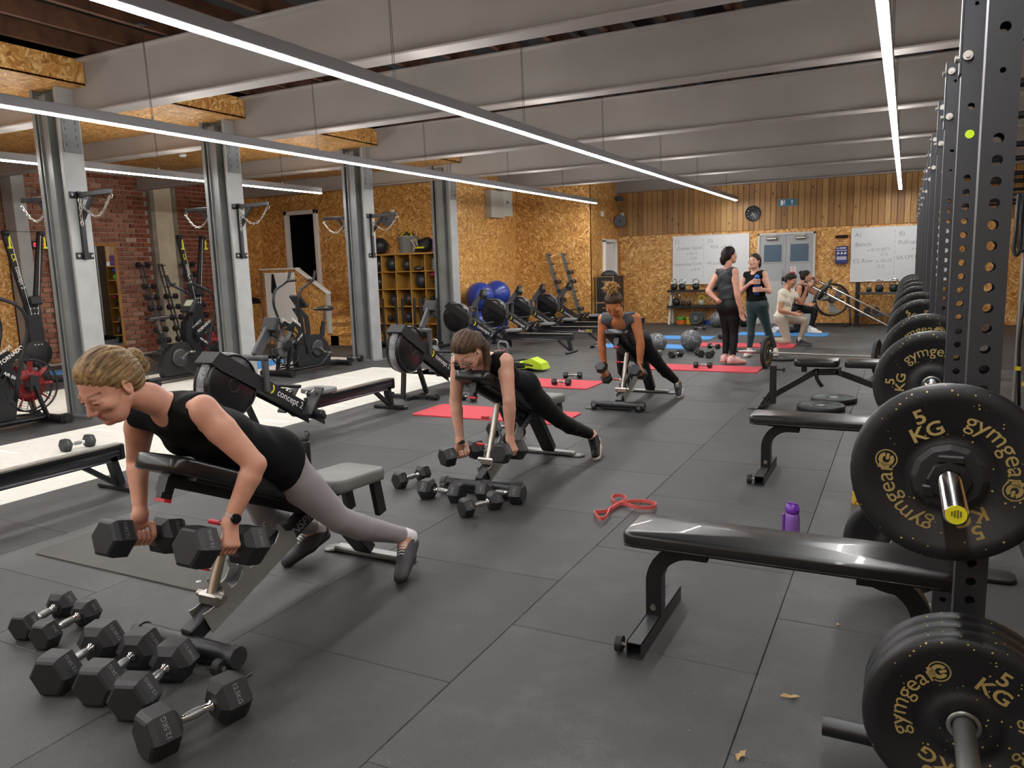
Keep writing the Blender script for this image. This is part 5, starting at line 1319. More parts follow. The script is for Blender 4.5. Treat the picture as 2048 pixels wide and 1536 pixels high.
def shoe(c, q, mat, sole, lab=None, sock=None, lace=WPRINT, name='training_shoe'):
    J, s = c['J'], c['s']; an, tf, hl = J['an'+q], J['toe'+q], J['heel'+q]; d = unit(tf-hl); up = J.get('sup'+q); up = unit((an-(hl+tf)/2)-d*((an-(hl+tf)/2) @ d)) if up is None else unit(up)
    sd = np.cross(d, up); base = c['base']; hs = min(c['h'], .006)
    L = np.linalg.norm(tf-hl); tip = tf+d*.012*s
    pr = [cone(hl+up*.018*s, hl+d*L*.35+up*.020*s, .036*s, .038*s, .02), cone(hl+d*L*.3+up*.016*s, tip+up*.004*s, .036*s, .028*s, .02, lat=sd, sq=1.2), cone(hl+up*.05*s, hl+d*.05*s+up*.050*s, .034*s, .039*s, .02), cone(hl+d*.055*s+up*.052*s, hl+d*L*.66+up*.030*s, .039*s, .030*s, .02)]
    for k_ in pr: k_['ra'] *= .93; k_['rb'] *= .93
    cuts = [(hl-up*.012*s, -up), (hl+up*.082*s+d*.02, up-d*.15)]
    o = c['garment'](name, pr, mat, .002, cuts, h_=hs, sm=1, lab=lab)
    so = [cone(hl+up*-.006*s, hl+d*L*.45-up*.008*s, .037*s, .036*s, .02), cone(hl+d*L*.45-up*.008*s, tip-up*.006*s, .038*s, .030*s, .02)]
    so = [dict(p, lat=sd.astype(np.float32), sq=1.18) for p in so]
    lo, hi = bounds(so, .02); D, ax = field(so, lo, hi, hs); clip_half(D, ax, hl+up*.008*s, up); clip_half(D, ax, hl-up*.026*s, -up); vs, qq = nets(D, ax, hs)
    mkobj('sole', npmesh('sole', [(vs-base, qq, 0)], [sole]), o)
    b = B(); N = 5
    for i in range(N):
        t = .42+.34*i/N; m = hl+d*(L*t)+up*(.087-.050*(t-.3)*1.25)*s-base; w = sd*.019*s
        b.tube([Vector(m-w), Vector(m+up*.006*s), Vector(m+w)], .0028*s, 5)
    b.obj('laces', lace, o)
    if sock is not None:
        kd = unit(J['kn'+q]-an); b = B(); b.lathe([(.040*s, -.05*s), (.043*s, .0), (.0405*s, .045*s), (.041*s, .05*s)], Vector(an-base), Vector(kd), 16); b.obj('sock', sock, c['root'])
    return o
def hair_shell(c, mat, extra=(), grow=.010, line=.03, back=True, h_=None, lab=None, sweep=None, name='hair', cutn=None, cutp=None):
    """cap of hair over the skull cut along a hairline, with extra prims (bun, tail) blended in"""
    f, u, r = c['F']; hc, s = c['hc'], c['hs']; p = lambda a, b, d: hc+r*(a*s)+f*(b*s)+u*(d*s)
    sk = [ell(p(0, -.012, .030), [r, f, u], (.076*s, .097*s, .087*s), .01), ell(p(0, -.045, -.005), [r, f, u], (.068*s, .062*s, .075*s), .03)]
    hq = h_ or .005; lo, hi = bounds(sk+list(extra), .02); D, ax = field(sk, lo, hi, hq, grow-.004)
    Pg = np.meshgrid(*ax, indexing='ij', sparse=True)
    # strands: ridges running from hairline to the gathering point
    g = np.array(sweep if sweep is not None else p(0, -.11, .02)); dx = [Pg[i]-g[i] for i in range(3)]; rr = np.sqrt(dx[0]**2+dx[1]**2+dx[2]**2)+1e-4
    e1, e2 = r, np.cross(unit(g-hc), r); al = np.arctan2(dx[0]*e1[0]+dx[1]*e1[1]+dx[2]*e1[2], dx[0]*e2[0]+dx[1]*e2[1]+dx[2]*e2[2])
    D -= (.0026*np.sin(al*23+2*np.sin(rr*24))+.0018*np.sin(al*51+1.+2*np.sin(rr*17))).astype(np.float32)
    n = cutn if cutn is not None else unit(f*.72-u*.62); cp = cutp if cutp is not None else p(0, .068, .062)
    dist = -((Pg[0]-cp[0])*n[0]+(Pg[1]-cp[1])*n[1]+(Pg[2]-cp[2])*n[2]); D += (grow*.85*(1-np.clip(dist/(.045*s), 0, 1))**1.5).astype(np.float32)
    clip_half(D, ax, cp, n)
    for q in (-1, 1): clip_ball(D, ax, p(q*.090, .012, -.022), .032*s, False)
    for q in (-1, 1): clip_ball(D, ax, p(q*.075, .075, .0), .050*s, False)
    clip_half(D, ax, p(0, -.07, -.075), unit(-u-f*.2))
    if extra:
        E, _ = field(list(extra), lo, [ax[i][-1] for i in range(3)], hq)
        E = E[:D.shape[0], :D.shape[1], :D.shape[2]]
        if E.shape != D.shape: E = np.pad(E, [(0, D.shape[i]-E.shape[i]) for i in range(3)], constant_values=.2)
        E -= (.0020*np.sin(al*40+rr*9)).astype(np.float32)
        kk = .012; hh = np.clip(.5+.5*(D-E)/kk, 0, 1); D = D+(E-D)*hh-kk*hh*(1-hh)
    vs, q = nets(D, ax, hq); o = mkobj(name, npmesh(name, [(vs-c['base'], q, 0)], [mat]), c['root'])
    if lab: o['label'] = lab
    return o
def strands(c, mat, groups, name='loose_strands', r=.0016):
    b = B()
    for pts in groups: b.tube([Vector(np.array(p)-c['base']) for p in pts], [r*(1-.6*i/(len(pts)-1)) for i in range(len(pts))], 4)
    return b.obj(name, mat, c['root'])
# ================================================================ placing things
UPS = ['with the stack of stored plates', 'with the lime plug', 'at the yellow bottle bench, side toward the purple bottle', 'at the yellow bottle bench, side toward the two-pad bench', 'at the two-pad bench, side toward the flat benches', 'at the two-pad bench, side toward the floor barbell', 'next to the floor barbell, side toward the two-pad bench', 'past the floor barbell, side toward the landmine bars', 'just before the landmine bar of the woman in cream', 'just past the landmine bar of the woman in cream', 'just before the landmine bar of the woman in black', 'last in the row, beside the kettlebell rack']
def place_gear():
    # ---- racks with bars
    ups = []
    names = ['nearest to the purple water bottle, a steel foot below it', 'with a lime plug in one hole'] 
    RK = [2.335, 4.89, 7.62, 10.4, 13.1, 15.8]
    for i, y in enumerate(RK):
        for j, dy in enumerate((0, 1.135)):
            lab = 'black perforated rack upright '+UPS[2*i+j]
            if i == 0 and j == 0: lab = 'black perforated upright behind the speckled plate with the yellow bar end'
            if i == 0 and j == 1: lab = 'black perforated upright with a lime plug in one hole'
            u = upright((.19, y+dy, 0), lab); jhook(u, 1)
            if i == 0 and j == 1: B().cyl((0, -.040, 2.5-.56), (0, -.030, 2.5-.56), .0155, n=14).obj('lime_plug', plain('lime_glow', '#c8f020', .5), u)
            if i == 0 and j == 0: B().cyl((-.03, -.0, .09), (-.36, -.0, .09), .030, n=16).obj('storage_peg', BLACK, u); B().cyl((-.02, -.03, .372), (-.02, -.55, .372), .0245, n=16).obj('storage_peg', DSTEEL, u)
    for k, y in enumerate([2.335+.57*0]+[r+1.135*0 for r in RK]): pass
    rows = 'overhead pull-up bars of the racks'
    for i, y in enumerate(RK):
        for j, dy in enumerate((0, 1.135)):
            b = B(); b.cyl((.23, y+dy, 2.36), (3.88, y+dy, 2.36), .024, n=10); tag(b.obj('pull_up_bar', BLACK), 'black overhead bar on the upright '+UPS[2*i+j], 'bar', rows)
    BX, BZ = .115, .958
    for i, y in enumerate(RK[:5]):
        c = y+.5675
        if i == 2: pass
        lab = ['steel barbell with a yellow end sticker racked above the flat bench by the purple bottle', 'steel barbell racked above the flat bench by the yellow bottle', 'steel barbell racked above the adjustable bench with two pads', 'steel barbell racked beside the landmine bars', 'steel barbell racked nearest to the whiteboards'][i]
        barbell((BX, c, BZ), lab, cap=(i == 0), rot=(0, 0, 0))
        for s in (-1, 1):
            pl = ['near end of the barbell with the yellow sticker', 'far end of the barbell with the yellow sticker'][(s+1)//2] if i == 0 else ''
            yy = c+s*.743
            if i == 0 and s < 0:
                plate((BX, yy, BZ), 'speckled rubber weight plate on the barbell end with the yellow sticker', face=1.34)
                q = thing('bar_collar', 'black rubber lock collar clamped on the yellow-ended barbell', 'collar', (BX, yy-.046, BZ))
                w = B(); w.lathe([(.0285, -.016), (.072, -.016), (.085, -.008), (.085, .012), (.078, .018), (.0285, .018)], (0, 0, 0), Y, 12, smooth=False, close=True); w.obj('disc', RUB, q)
                w = B(); w.lathe([(.0285, -.042), (.046, -.042), (.05, -.036), (.05, -.018), (.0285, -.018)], (0, 0, 0), Y, 8, smooth=False, close=True); w.box((0, -.03, .052), (.06, .022, .02), bev=.004); w.box((-.045, -.03, -.03), (.03, .022, .03), bev=.004); w.obj('clamp', BLACK, q)
            else:
                plate((BX, yy, BZ), 'speckled weight plate on the barbell over '+['the purple bottle bench, end without sticker', 'the yellow bottle bench', 'the two-pad bench', 'the floor barbell', 'the landmine bar'][i]+('' if i == 0 else ', end toward the %s' % ('purple bottle' if s < 0 else 'whiteboards')), 'plates racked on barbells', face=.29+.9*i+(s-1)*.6)
    for k, yy in enumerate((2.02, 2.075, 2.13)):
        plate((.17, yy, .372), ['speckled rubber weight plate outermost on the low storage peg', 'speckled rubber weight plate in the middle of the low storage peg', 'speckled rubber weight plate innermost on the low storage peg'][k], face=-.845+.9*k, txt=(k == 0))
    plate((.02, 3.62, .245), 'worn dark weight plate stored behind the foot of the lime plug upright', style='dark', txt=False, t=.06)
    w = B(); w.pad((.36, 4.02, .012), (.30, .14, .02), .05); tag(w.obj('foot_pad', RUB), 'black rubber pad lying behind the upright with the lime plug', 'pad')
    # ---- benches
    flat_bench((-.975, 2.935, 0), 'long flat bench with shiny worn black vinyl beside the purple bottle')
    flat_bench((-.925, 5.46, 0), 'long flat bench with shiny black vinyl beside the patterned yellow bottle')
    incline_bench((-2.5, 1.93, 0), 'adjustable incline bench under the woman in grey leggings')
    incline_bench((-2.5, 4.31, 0), 'adjustable incline bench under the woman wearing glasses')
    incline_bench((-2.6, 7.42, 0), 'adjustable incline bench under the woman with the blonde topknot')
    # two-pad bench, lying along X
    t = thing('adjustable_bench', 'adjustable bench folded flat with a gap between its two pads', 'bench', (-1.28, 8.2, 0))
    w = B(); w.pad((.52, 0, .46), (.42, .30, .07), .06, crown=.006); w.obj('seat_pad', VINYL, t)
    w = B(); w.pad((1.20, 0, .46), (.84, .27, .07), .05, crown=.004); w.obj('back_pad', VINYL, t)
    w = B(); w.bar((.02, -.0, .05), (.50, 0, .36), .06, .07, up=Y, bev=.006); w.bar((.50, 0, .36), (.72, 0, .37), .06, .07, up=Y); w.bar((.70, 0, .375), (1.55, 0, .06), .06, .07, up=Y, bev=.006); w.bar((.40, 0, .36), (.40, 0, .43), .05); w.bar((.74, -.08, .34), (.74, -.08, .43), .02, .05); w.obj('main_spine', BLACK, t)
    w = B(); d = Vector((.85, 0, -.315)).normalized(); text_on(w, 'INSPIRE', .075, Vector((.98, -.0315, .272)), d, Vector((-d.z, 0, d.x)), bold=.012); w.obj('lettering', WPRINT, t)
    w = B(); w.bar((.13, -.20, .05), (.13, -.20, .44), .06, .06, bev=.005); w.bar((.02, -.2, .03), (.13, -.2, .2), .03); w.box((.03, 0, .02), (.06, .56, .035), bev=.01); w.lathe([(0, 0), (.06, 0), (.06, .006), (0, .006)], (-.05, -.26, .002), Z, 14); w.bar((.13, -.2, .10), (.13, .05, .14), .04); w.obj('front_foot', BLACK, t)
    w = B(); w.cyl((.13, -.2, .40), (.24, -.2, .40), .008, n=8); w.cyl((.22, -.2, .40), (.24, -.2, .40), .022, n=12); w.obj('pop_pin', BLACKM, t)
    w = B(); w.tube(smoothpath([(.52, -.05, .40), (.52, -.05, .30), (.58, -.05, .22)], .05), .018, 8); w.obj('adjust_arm', BLACK, t)
    w = B(); w.box((1.55, 0, .025), (.07, .5, .04), bev=.01); w.obj('rear_foot', BLACK, t)
    # ---- rowers
    rower((-5.0, 1.23, 0), 0, 'rowing machine whose rail and rear foot show beside the pale track')
    rower((-5.0, 4.53, 0), 0, 'rowing machine beside the pale track right behind the woman in grey leggings')
    rower((-5.1, 7.27, 0), 0, 'rowing machine behind the woman wearing glasses, beside the red mat', seat_y=1.3)
    for i, (y, x, lab) in enumerate(((12.15, -7.33, 'rowing machine nearest to the last grey column'), (13.6, -7.33, 'rowing machine in front of the stacked blue balls with pale rail lettering'), (14.75, -7.35, 'rowing machine second from the leaning dumbbell stands'), (15.95, -7.25, 'rowing machine right in front of the leaning dumbbell stands'))):
        rower((x, y, 0), -PI/2, lab, erg=(i == 1), seat_y=1.15)
    # ---- fan bikes, ski machines
    fan_bike((-8.2, 4.18, 0), 0, 'black fan bike with a red fan beside the first grey column')
    fan_bike((-9.4, 7.68, 0), 0, 'black fan bike with a red fan between the first two grey columns')
    fan_bike((-8.2, 9.22, 0), PI, 'black fan bike with a grey fan beside the second grey column', red=False)
    ski_erg((-11.8, 7.1, 0), PI/2, 'black ski machine with yellow handles in front of the timer')
    ski_erg((-11.8, 10.15, 0), PI/2, 'black ski machine with yellow handles beside the leaning stands at the brick wall')
    # ---- dumbbells (floor)
    G = 'hex dumbbells lying by the bench'
    A = lambda k, a, b, lab, g=None, z=0.: db_floor(k, a, b, lab, g, z)
    return A
TOPB = plain('black_top', '#0c0d0f', .85, spec=.25, bump=.15, bscale=300.)
def place_people():
    GREY = plain('grey_leggings', '#8b8589', .55, sheen=.2, bump=.1, bscale=400.); BLK = plain('black_leggings', '#0e0e10', .6, spec=.3)
    DKS = plain('charcoal_shoe', '#46454b', .7, bump=.5, bscale=250.); DSOLE = plain('dark_sole', '#2a2a2e', .6); WS = plain('white_sock', '#e2e2e4', .8); WSOLE = plain('pale_sole', '#cfc7bd', .6)
    # ---- woman in grey leggings
    J = dict(head=(-2.535, 1.765, 1.128), neck=(-2.505, 1.90, 1.06), shL=(-2.325, 1.985, 1.005), shR=(-2.675, 1.985, .985), elL=(-2.175, 2.075, .790), wrL=(-2.235, 1.985, .585), elR=(-2.83, 2.06, .76), wrR=(-2.765, 2.0, .545),
             hipL=(-2.415, 2.42, .70), hipR=(-2.585, 2.42, .70), knL=(-2.285, 2.655, .375), anL=(-2.21, 3.06, .168), toeL=(-2.135, 2.905, .034), heelL=(-2.225, 3.125, .108),
             knR=(-2.72, 2.62, .36), anR=(-2.745, 3.0, .165), toeR=(-2.80, 2.845, .034), heelR=(-2.75, 3.06, .108))
    c = person(dict(label='woman in grey leggings and a watch lying chest down on an incline bench', J=J, skin='#cf9a82', face=(-.03, -.84, -.54), hup=(0, -.4, .9), fronthint=(0, -.4, -.9), h=.0058, hh=.0028, arm=1.12, fat=1.04, hs=1.1,
               gripL=((-2.25, 1.957, .497), (0, .209, -.065), (1, 0, .1)), gripR=((-2.75, 1.985, .457), (0, .226, -.065), (-1, 0, .1))))
    dress_tank(c, TOPB, grow=.009, hem=-.10, amp=.0025, hole=.95); dress_legs(c, GREY, waist=.25, ankle=.95)
    f, u, r = c['F']; hc = c['hc']; p = lambda a, b, d: hc+(r*a+f*b+u*d)*c['hs']
    for q in 'LR': shoe(c, q, DKS, DSOLE, sock=WS)
    H1 = mat_hair('blonde_hair', '#4b3524', '#a5875a', .5)
    hair_shell(c, H1, [ell(p(0, -.125, .012), [r, f, u], (.030, .034, .040), .01), ell(p(.0, -.130, -.026), [r, f, u], (.024, .030, .034), .012)], grow=.012, sweep=p(0, -.13, .0), h_=.0042, cutp=p(0, .070, .058))
    rn = random.Random(5); g = []
    for k in range(46):
        a = rn.uniform(-.03, .03); q0 = p(a, -.12+rn.uniform(-.01, .02), rn.uniform(-.03, .04)); d = np.array([rn.uniform(-1, 1), rn.uniform(-.2, 1), rn.uniform(-.8, .8)])*.045
        g.append([q0, q0+d*.6+u*.012, q0+d+np.array([0, 0, -.02])])
    strands(c, plain('pale_strand', '#b79a68', .5), g, r=.0013)
    b = B(); wr = J['wrL']; d = Vector(J['elL'])-Vector(wr); d.normalize(); o = Vector(wr)-Vector(c['base'])+d*.022; b.lathe([(.029, -.010), (.0305, -.009), (.0305, .009), (.029, .010)], o, d, 20, close=True); wt = b.obj('watch_strap', plain('pale_strap', '#b9a79c', .5), c['root'])
    sd = (Vector((.95, -.2, .1))-d*Vector((.95, -.2, .1)).dot(d)).normalized(); b = B(); b.cyl(o+sd*.026, o+sd*.037, .020, .0185, n=20); b.obj('watch_face', plain('watch_black', '#0d0d10', .12), wt)
    # ---- woman with glasses
    J = dict(head=(-2.50, 4.235, .985), neck=(-2.50, 4.36, .935), shL=(-2.325, 4.43, .885), shR=(-2.675, 4.43, .875), elL=(-2.275, 4.375, .640), wrL=(-2.295, 4.41, .378), elR=(-2.73, 4.45, .60), wrR=(-2.705, 4.45, .325),
             hipL=(-2.415, 4.89, .625), hipR=(-2.585, 4.89, .625), knL=(-2.29, 5.225, .345), anL=(-2.175, 5.60, .16), toeL=(-2.085, 5.445, .034), heelL=(-2.175, 5.66, .105),
             knR=(-2.71, 5.22, .345), anR=(-2.81, 5.57, .16), toeR=(-2.88, 5.42, .034), heelR=(-2.82, 5.63, .105))
    c = person(dict(label='woman with glasses and a brown ponytail lying chest down on an incline bench', J=J, skin='#d3a48e', face=(-.10, -.66, -.75), hup=(0, -.8, .6), fronthint=(0, -.4, -.9), h=.007, hh=.0035,
               gripL=((-2.30, 4.405, .290), (0, .293, -.037), (1, 0, .1)), gripR=((-2.70, 4.456, .236), (.12, .236, .016), (-1, 0, .1))))
    dress_tank(c, TOPB, grow=.008, hem=.02, hole=1.25, neck_low=.05, back=.04); dress_legs(c, BLK, waist=.30)
    f, u, r = c['F']; hc = c['hc']; p = lambda a, b, d: hc+(r*a+f*b+u*d)*c['hs']
    for q in 'LR': shoe(c, q, BLK, WSOLE, lace=BLK)
    H2 = mat_hair('brown_hair', '#33231a', '#634a37', .5)
    wv = lambda x, y, z: hc+np.array([x, y, z])
    tail = [cone(p(0, -.09, .05), wv(.02, .115, .075), .022, .030, .012), cone(wv(.02, .115, .075), wv(.06, .135, .01), .031, .031, .012), cone(wv(.06, .135, .01), wv(.085, .125, -.09), .031, .025, .012), cone(wv(.085, .125, -.09), wv(.09, .10, -.20), .025, .010, .012)]
    hair_shell(c, H2, tail, grow=.012, sweep=p(0, -.10, .05), h_=.005, cutp=p(0, .075, .055))
    b = B(); b.torus(Vector(p(0, -.113, .052)-c['base']), Vector(f*-1+u*.1), .024, .006, 16, 6); b.obj('hair_tie', BLACKM, c['root'])
    b = B()
    for q in (-1, 1):
        b.torus(Vector(p(q*.033, .106, -.006)-c['base']), Vector(f), .021, .0016, 20, 5); b.tube([Vector(p(q*.054, .104, -.002)-c['base']), Vector(p(q*.074, .06, .0)-c['base']), Vector(p(q*.080, .0, .006)-c['base'])], .0016, 5)
    b.tube([Vector(p(-.012, .108, -.003)-c['base']), Vector(p(0, .113, .0)-c['base']), Vector(p(.012, .108, -.003)-c['base'])], .0016, 5); b.obj('glasses', STEEL, c['root'])
    for q in 'LR':
        b = B(); d = Vector(J['el'+q])-Vector(J['wr'+q]); d.normalize(); o = Vector(J['wr'+q])-Vector(c['base']); b.lathe([(.030, -.022), (.0315, -.02), (.0305, .004), (.029, .006)], o, d, 18, close=True); b.obj('glove_strap', BLACKM, c['root'])
    # ---- woman with topknot
    J = dict(head=(-2.60, 7.345, 1.105), neck=(-2.595, 7.43, 1.035), shL=(-2.425, 7.49, .945), shR=(-2.765, 7.49, .935), elL=(-2.375, 7.50, .692), wrL=(-2.39, 7.52, .478), elR=(-2.80, 7.51, .690), wrR=(-2.785, 7.55, .455),
             hipL=(-2.515, 7.95, .66), hipR=(-2.685, 7.95, .66), knL=(-2.37, 8.22, .36), anL=(-2.265, 8.50, .155), toeL=(-2.20, 8.335, .034), heelL=(-2.26, 8.56, .10),
             knR=(-2.81, 8.20, .36), anR=(-2.86, 8.50, .155), toeR=(-2.90, 8.335, .034), heelR=(-2.87, 8.56, .10))
    c = person(dict(label='tanned woman with a blonde topknot lying chest down on an incline bench', J=J, skin='#b9794f', face=(.05, -.72, -.69), hup=(0, -.7, .7), fronthint=(0, -.4, -.9), h=.008, hh=.004,
               gripL=((-2.40, 7.512, .393), (0, .364, -.116), (1, 0, .1)), gripR=((-2.80, 7.578, .364), (0, .118, -.099), (-1, 0, .1))))
    dress_tank(c, plain('slate_top', '#4a4c52', .7, bump=.2, bscale=200.), grow=.007, hem=.30, hole=1.75, neck_low=.14, name='sports_top'); dress_legs(c, BLK, waist=.42)
    f, u, r = c['F']; hc = c['hc']; p = lambda a, b, d: hc+(r*a+f*b+u*d)*c['hs']
    for q in 'LR': shoe(c, q, plain('knit_shoe', '#33343a', .8), WSOLE)
    H3 = mat_hair('dark_root_hair', '#2c1f19', '#5c4029', .55)
    hair_shell(c, H3, [ell(p(0, -.07, .125), [r, f, u], (.045, .045, .045), .015)], grow=.011, sweep=p(0, -.06, .12), h_=.006)
    rn = random.Random(8); g = []
    for k in range(170):
        a = rn.uniform(0, 2*PI); e = rn.uniform(.1, 1.2); d = r*math.cos(a)*math.cos(e)+f*math.sin(a)*math.cos(e)+u*math.sin(e); q0 = p(0, -.065, .125)+d*.025; l = rn.uniform(.045, .085)
        g.append([q0, q0+d*l*.7+u*.01, q0+d*l+np.array([rn.uniform(-.02, .02), rn.uniform(-.02, .02), -.015])])
    strands(c, plain('gold_strand', '#b48b4e', .5), g, 'topknot_ends', r=.0042)
    for q in 'LR':
        b = B(); d = Vector(J['el'+q])-Vector(J['wr'+q]); d.normalize(); o = Vector(J['wr'+q])-Vector(c['base']); b.lathe([(.034, -.03), (.036, -.02), (.034, .012), (.031, .014)], o, d, 16, close=True); b.obj('glove', BLACKM, c['root'])
    # ---- two standing women
    J = dict(head=(-2.27, 11.37, 1.565), neck=(-2.29, 11.34, 1.435), shL=(-2.425, 11.44, 1.335), shR=(-2.175, 11.26, 1.325), elL=(-2.56, 11.33, 1.06), wrL=(-2.40, 11.25, .925), elR=(-2.125, 11.20, 1.03), wrR=(-2.075, 11.24, .79),
             hipL=(-2.325, 11.40, .84), hipR=(-2.19, 11.31, .84), knL=(-2.31, 11.42, .46), anL=(-2.315, 11.38, .105), toeL=(-2.205, 11.53, .03), heelL=(-2.34, 11.34, .045),
             knR=(-2.185, 11.32, .46), anR=(-2.19, 11.26, .105), toeR=(-2.06, 11.40, .03), heelR=(-2.22, 11.22, .045))
    c = person(dict(label='standing woman in black with pink shoes, seen from behind, hand on hip', J=J, skin='#d2a08a', face=(.70, .70, .03), hup=(0, 0, 1), fronthint=(.58, .8, 0), h=.010, hh=.0055, s=1.0, fat=1.1,
               openL=((.55, .5, -.5), (.2, .6, -.7), 1., .5), openR=((.12, .1, -1), (.6, .6, 0), 1., .3)))
    dress_tank(c, plain('dark_teal_top', '#20262a', .6, bump=.1), grow=.012, hem=.22, amp=.003, hole=1.1); dress_legs(c, BLK, waist=.36)
    f, u, r = c['F']; hc = c['hc']; p = lambda a, b, d: hc+(r*a+f*b+u*d)*c['hs']
    for q in 'LR': shoe(c, q, plain('pink_shoe', '#e6b9b6', .7), plain('coral_sole', '#d8837c', .6))
    H4 = mat_hair('black_hair', '#0f0b0a', '#221713', .5)
    hair_shell(c, H4, [ell(p(0, -.105, -.045), [r, f, u], (.05, .045, .06), .03), ell(p(0, -.10, -.09), [r, f, u], (.035, .035, .04), .02)], grow=.014, h_=.007, cutp=p(0, .07, .06))
    J = dict(head=(-2.085, 12.33, 1.468), neck=(-2.075, 12.36, 1.345), shR=(-2.225, 12.42, 1.262), shL=(-1.935, 12.30, 1.262), elR=(-2.305, 12.36, .985), wrR=(-2.115, 12.20, 1.145), elL=(-1.845, 12.22, 1.01), wrL=(-1.905, 12.16, 1.035),
             hipR=(-2.115, 12.39, .785), hipL=(-1.975, 12.33, .785), knR=(-2.125, 12.37, .43), anR=(-2.145, 12.36, .10), toeR=(-2.165, 12.17, .03), heelR=(-2.14, 12.41, .045),
             knL=(-1.885, 12.40, .43), anL=(-1.775, 12.50, .10), toeL=(-1.73, 12.31, .03), heelL=(-1.785, 12.55, .045))
    c = person(dict(label='standing woman in black top and dark green leggings holding a blue bottle', J=J, skin='#d8a894', face=(-.45, -.88, .04), hup=(0, 0, 1), fronthint=(-.4, -.9, 0), h=.010, hh=.005, s=.96,
               rh=.041, gripR=((-2.01, 12.13, 1.165), (0, 0, 1), (-1, -.6, 0)), gripL=((-2.01, 12.13, 1.045), (0, 0, 1), (1, -.6, 0))))
    dress_tank(c, TOPB, grow=.013, hem=.16, amp=.004, hole=.95); dress_legs(c, plain('green_leggings', '#16333a', .5, sheen=.3), waist=.40)
    f, u, r = c['F']; hc = c['hc']; p = lambda a, b, d: hc+(r*a+f*b+u*d)*c['hs']
    for q in 'LR': shoe(c, q, plain('cream_shoe', '#d9cfc0', .7), WSOLE)
    hair_shell(c, mat_hair('auburn_hair', '#1f130f', '#3a251d', .5), [ell(p(.0, -.11, -.05), [r, f, u], (.04, .035, .05), .02)], grow=.011, h_=.006)
    bt = bottle((-2.01, 12.13, .965), 'tall blue water bottle held by the standing woman', [('flask', [(.0, 0), (.036, 0), (.038, .01), (.038, .22), (.034, .24), (.03, .245)], plain('blue_flask', '#1b4fa8', .2, trans=.3)), ('lid', [(.03, .245), (.033, .25), (.033, .285), (.022, .29), (.022, .305), (0, .306)], plain('blue_lid', '#1d63c4', .35))], None)
    # ---- two kneeling women with landmine bars
    J = dict(head=(-1.745, 13.93, 1.128), neck=(-1.80, 13.93, 1.005), shR=(-1.865, 13.80, .915), shL=(-1.775, 14.08, .925), elR=(-1.885, 13.74, .628), wrR=(-1.675, 13.79, .568), elL=(-1.585, 14.12, .735), wrL=(-1.505, 14.08, .965),
             hipR=(-1.875, 13.85, .47), hipL=(-1.86, 13.99, .47), knL=(-1.505, 13.99, .435), anL=(-1.585, 13.99, .115), toeL=(-1.42, 13.97, .03), heelL=(-1.615, 13.99, .045),
             knR=(-1.765, 13.82, .100), anR=(-2.07, 13.84, .110), toeR=(-2.20, 13.84, .070), heelR=(-2.13, 13.84, .130))
    c = person(dict(label='kneeling woman in cream t-shirt and beige leggings holding a landmine bar', J=J, skin='#c08d70', face=(.86, -.30, -.40), hup=(0, 0, 1), fronthint=(1, 0, -.2), h=.010, hh=.0055, s=.95, rh=.027,
               gripL=((-1.46, 14.06, 1.035), (1.76, -.11, -.97), (.2, .3, 1), ), openR=((1, .1, -.2), (0, .5, .6), .9, .3)))
    dress_tank(c, plain('cream_shirt', '#ddd6c2', .8, bump=.2, bscale=120.), grow=.014, hem=.06, amp=.004, sleeve=.42, name='t_shirt'); dress_legs(c, plain('beige_leggings', '#a89e8e', .6, sheen=.3), waist=.42)
    f, u, r = c['F']; hc = c['hc']; p = lambda a, b, d: hc+(r*a+f*b+u*d)*c['hs']
    shoe(c, 'L', plain('black_trainer', '#222327', .6), plain('grey_sole', '#5a5a5e', .6), sock=WS); shoe(c, 'R', plain('black_trainer', '#222327', .6), plain('grey_sole', '#5a5a5e', .6))
    hair_shell(c, H4, [ell(p(0, -.135, -.035), [r, f, u], (.034, .036, .04), .01)], grow=.011, h_=.006)
    J = dict(head=(-1.735, 16.10, 1.135), neck=(-1.80, 16.10, 1.01), shR=(-1.845, 15.97, .92), shL=(-1.775, 16.24, .92), elR=(-1.865, 15.91, .645), wrR=(-1.695, 15.96, .595), elL=(-1.60, 16.28, .80), wrL=(-1.60, 16.22, 1.0),
             hipR=(-1.905, 16.03, .50), hipL=(-1.90, 16.17, .50), knL=(-1.57, 16.14, .47), anL=(-1.635, 16.12, .130), toeL=(-1.455, 16.08, .045), heelL=(-1.66, 16.13, .060),
             knR=(-1.86, 16.0, .102), anR=(-2.22, 16.02, .115), toeR=(-2.36, 16.02, .070), heelR=(-2.29, 16.02, .130))
    c = person(dict(label='kneeling woman in black with a hair bun behind the one in cream', J=J, skin='#bd8a6c', face=(.97, .12, .05), hup=(0, 0, 1), fronthint=(1, 0, -.2), h=.011, hh=.006, s=.96, rh=.027,
               gripL=((-1.56, 16.19, 1.06), (1.84, .1, -1.0), (.2, .3, 1)), openR=((1, .1, -.1), (0, .5, .6), .8, .3)))
    dress_tank(c, TOPB, grow=.011, hem=.14, amp=.003, hole=1.1); dress_legs(c, BLK, waist=.40)
    f, u, r = c['F']; hc = c['hc']; p = lambda a, b, d: hc+(r*a+f*b+u*d)*c['hs']
    for q in 'LR': shoe(c, q, plain('cream_shoe2', '#e6dfd0', .7), WSOLE, sock=WS)
    hair_shell(c, H4, [ell(p(0, -.10, .085), [r, f, u], (.038, .038, .036), .008)], grow=.010, h_=.006)
import time as _t
_t0 = _t.time()
A_ = place_gear()
place_people(); print('people', _t.time()-_t0)
dumbbell('L', (-2.25, 1.957, .497), (0, .209, -.065), 'heavy hex dumbbell in the watch hand of the woman in grey leggings')
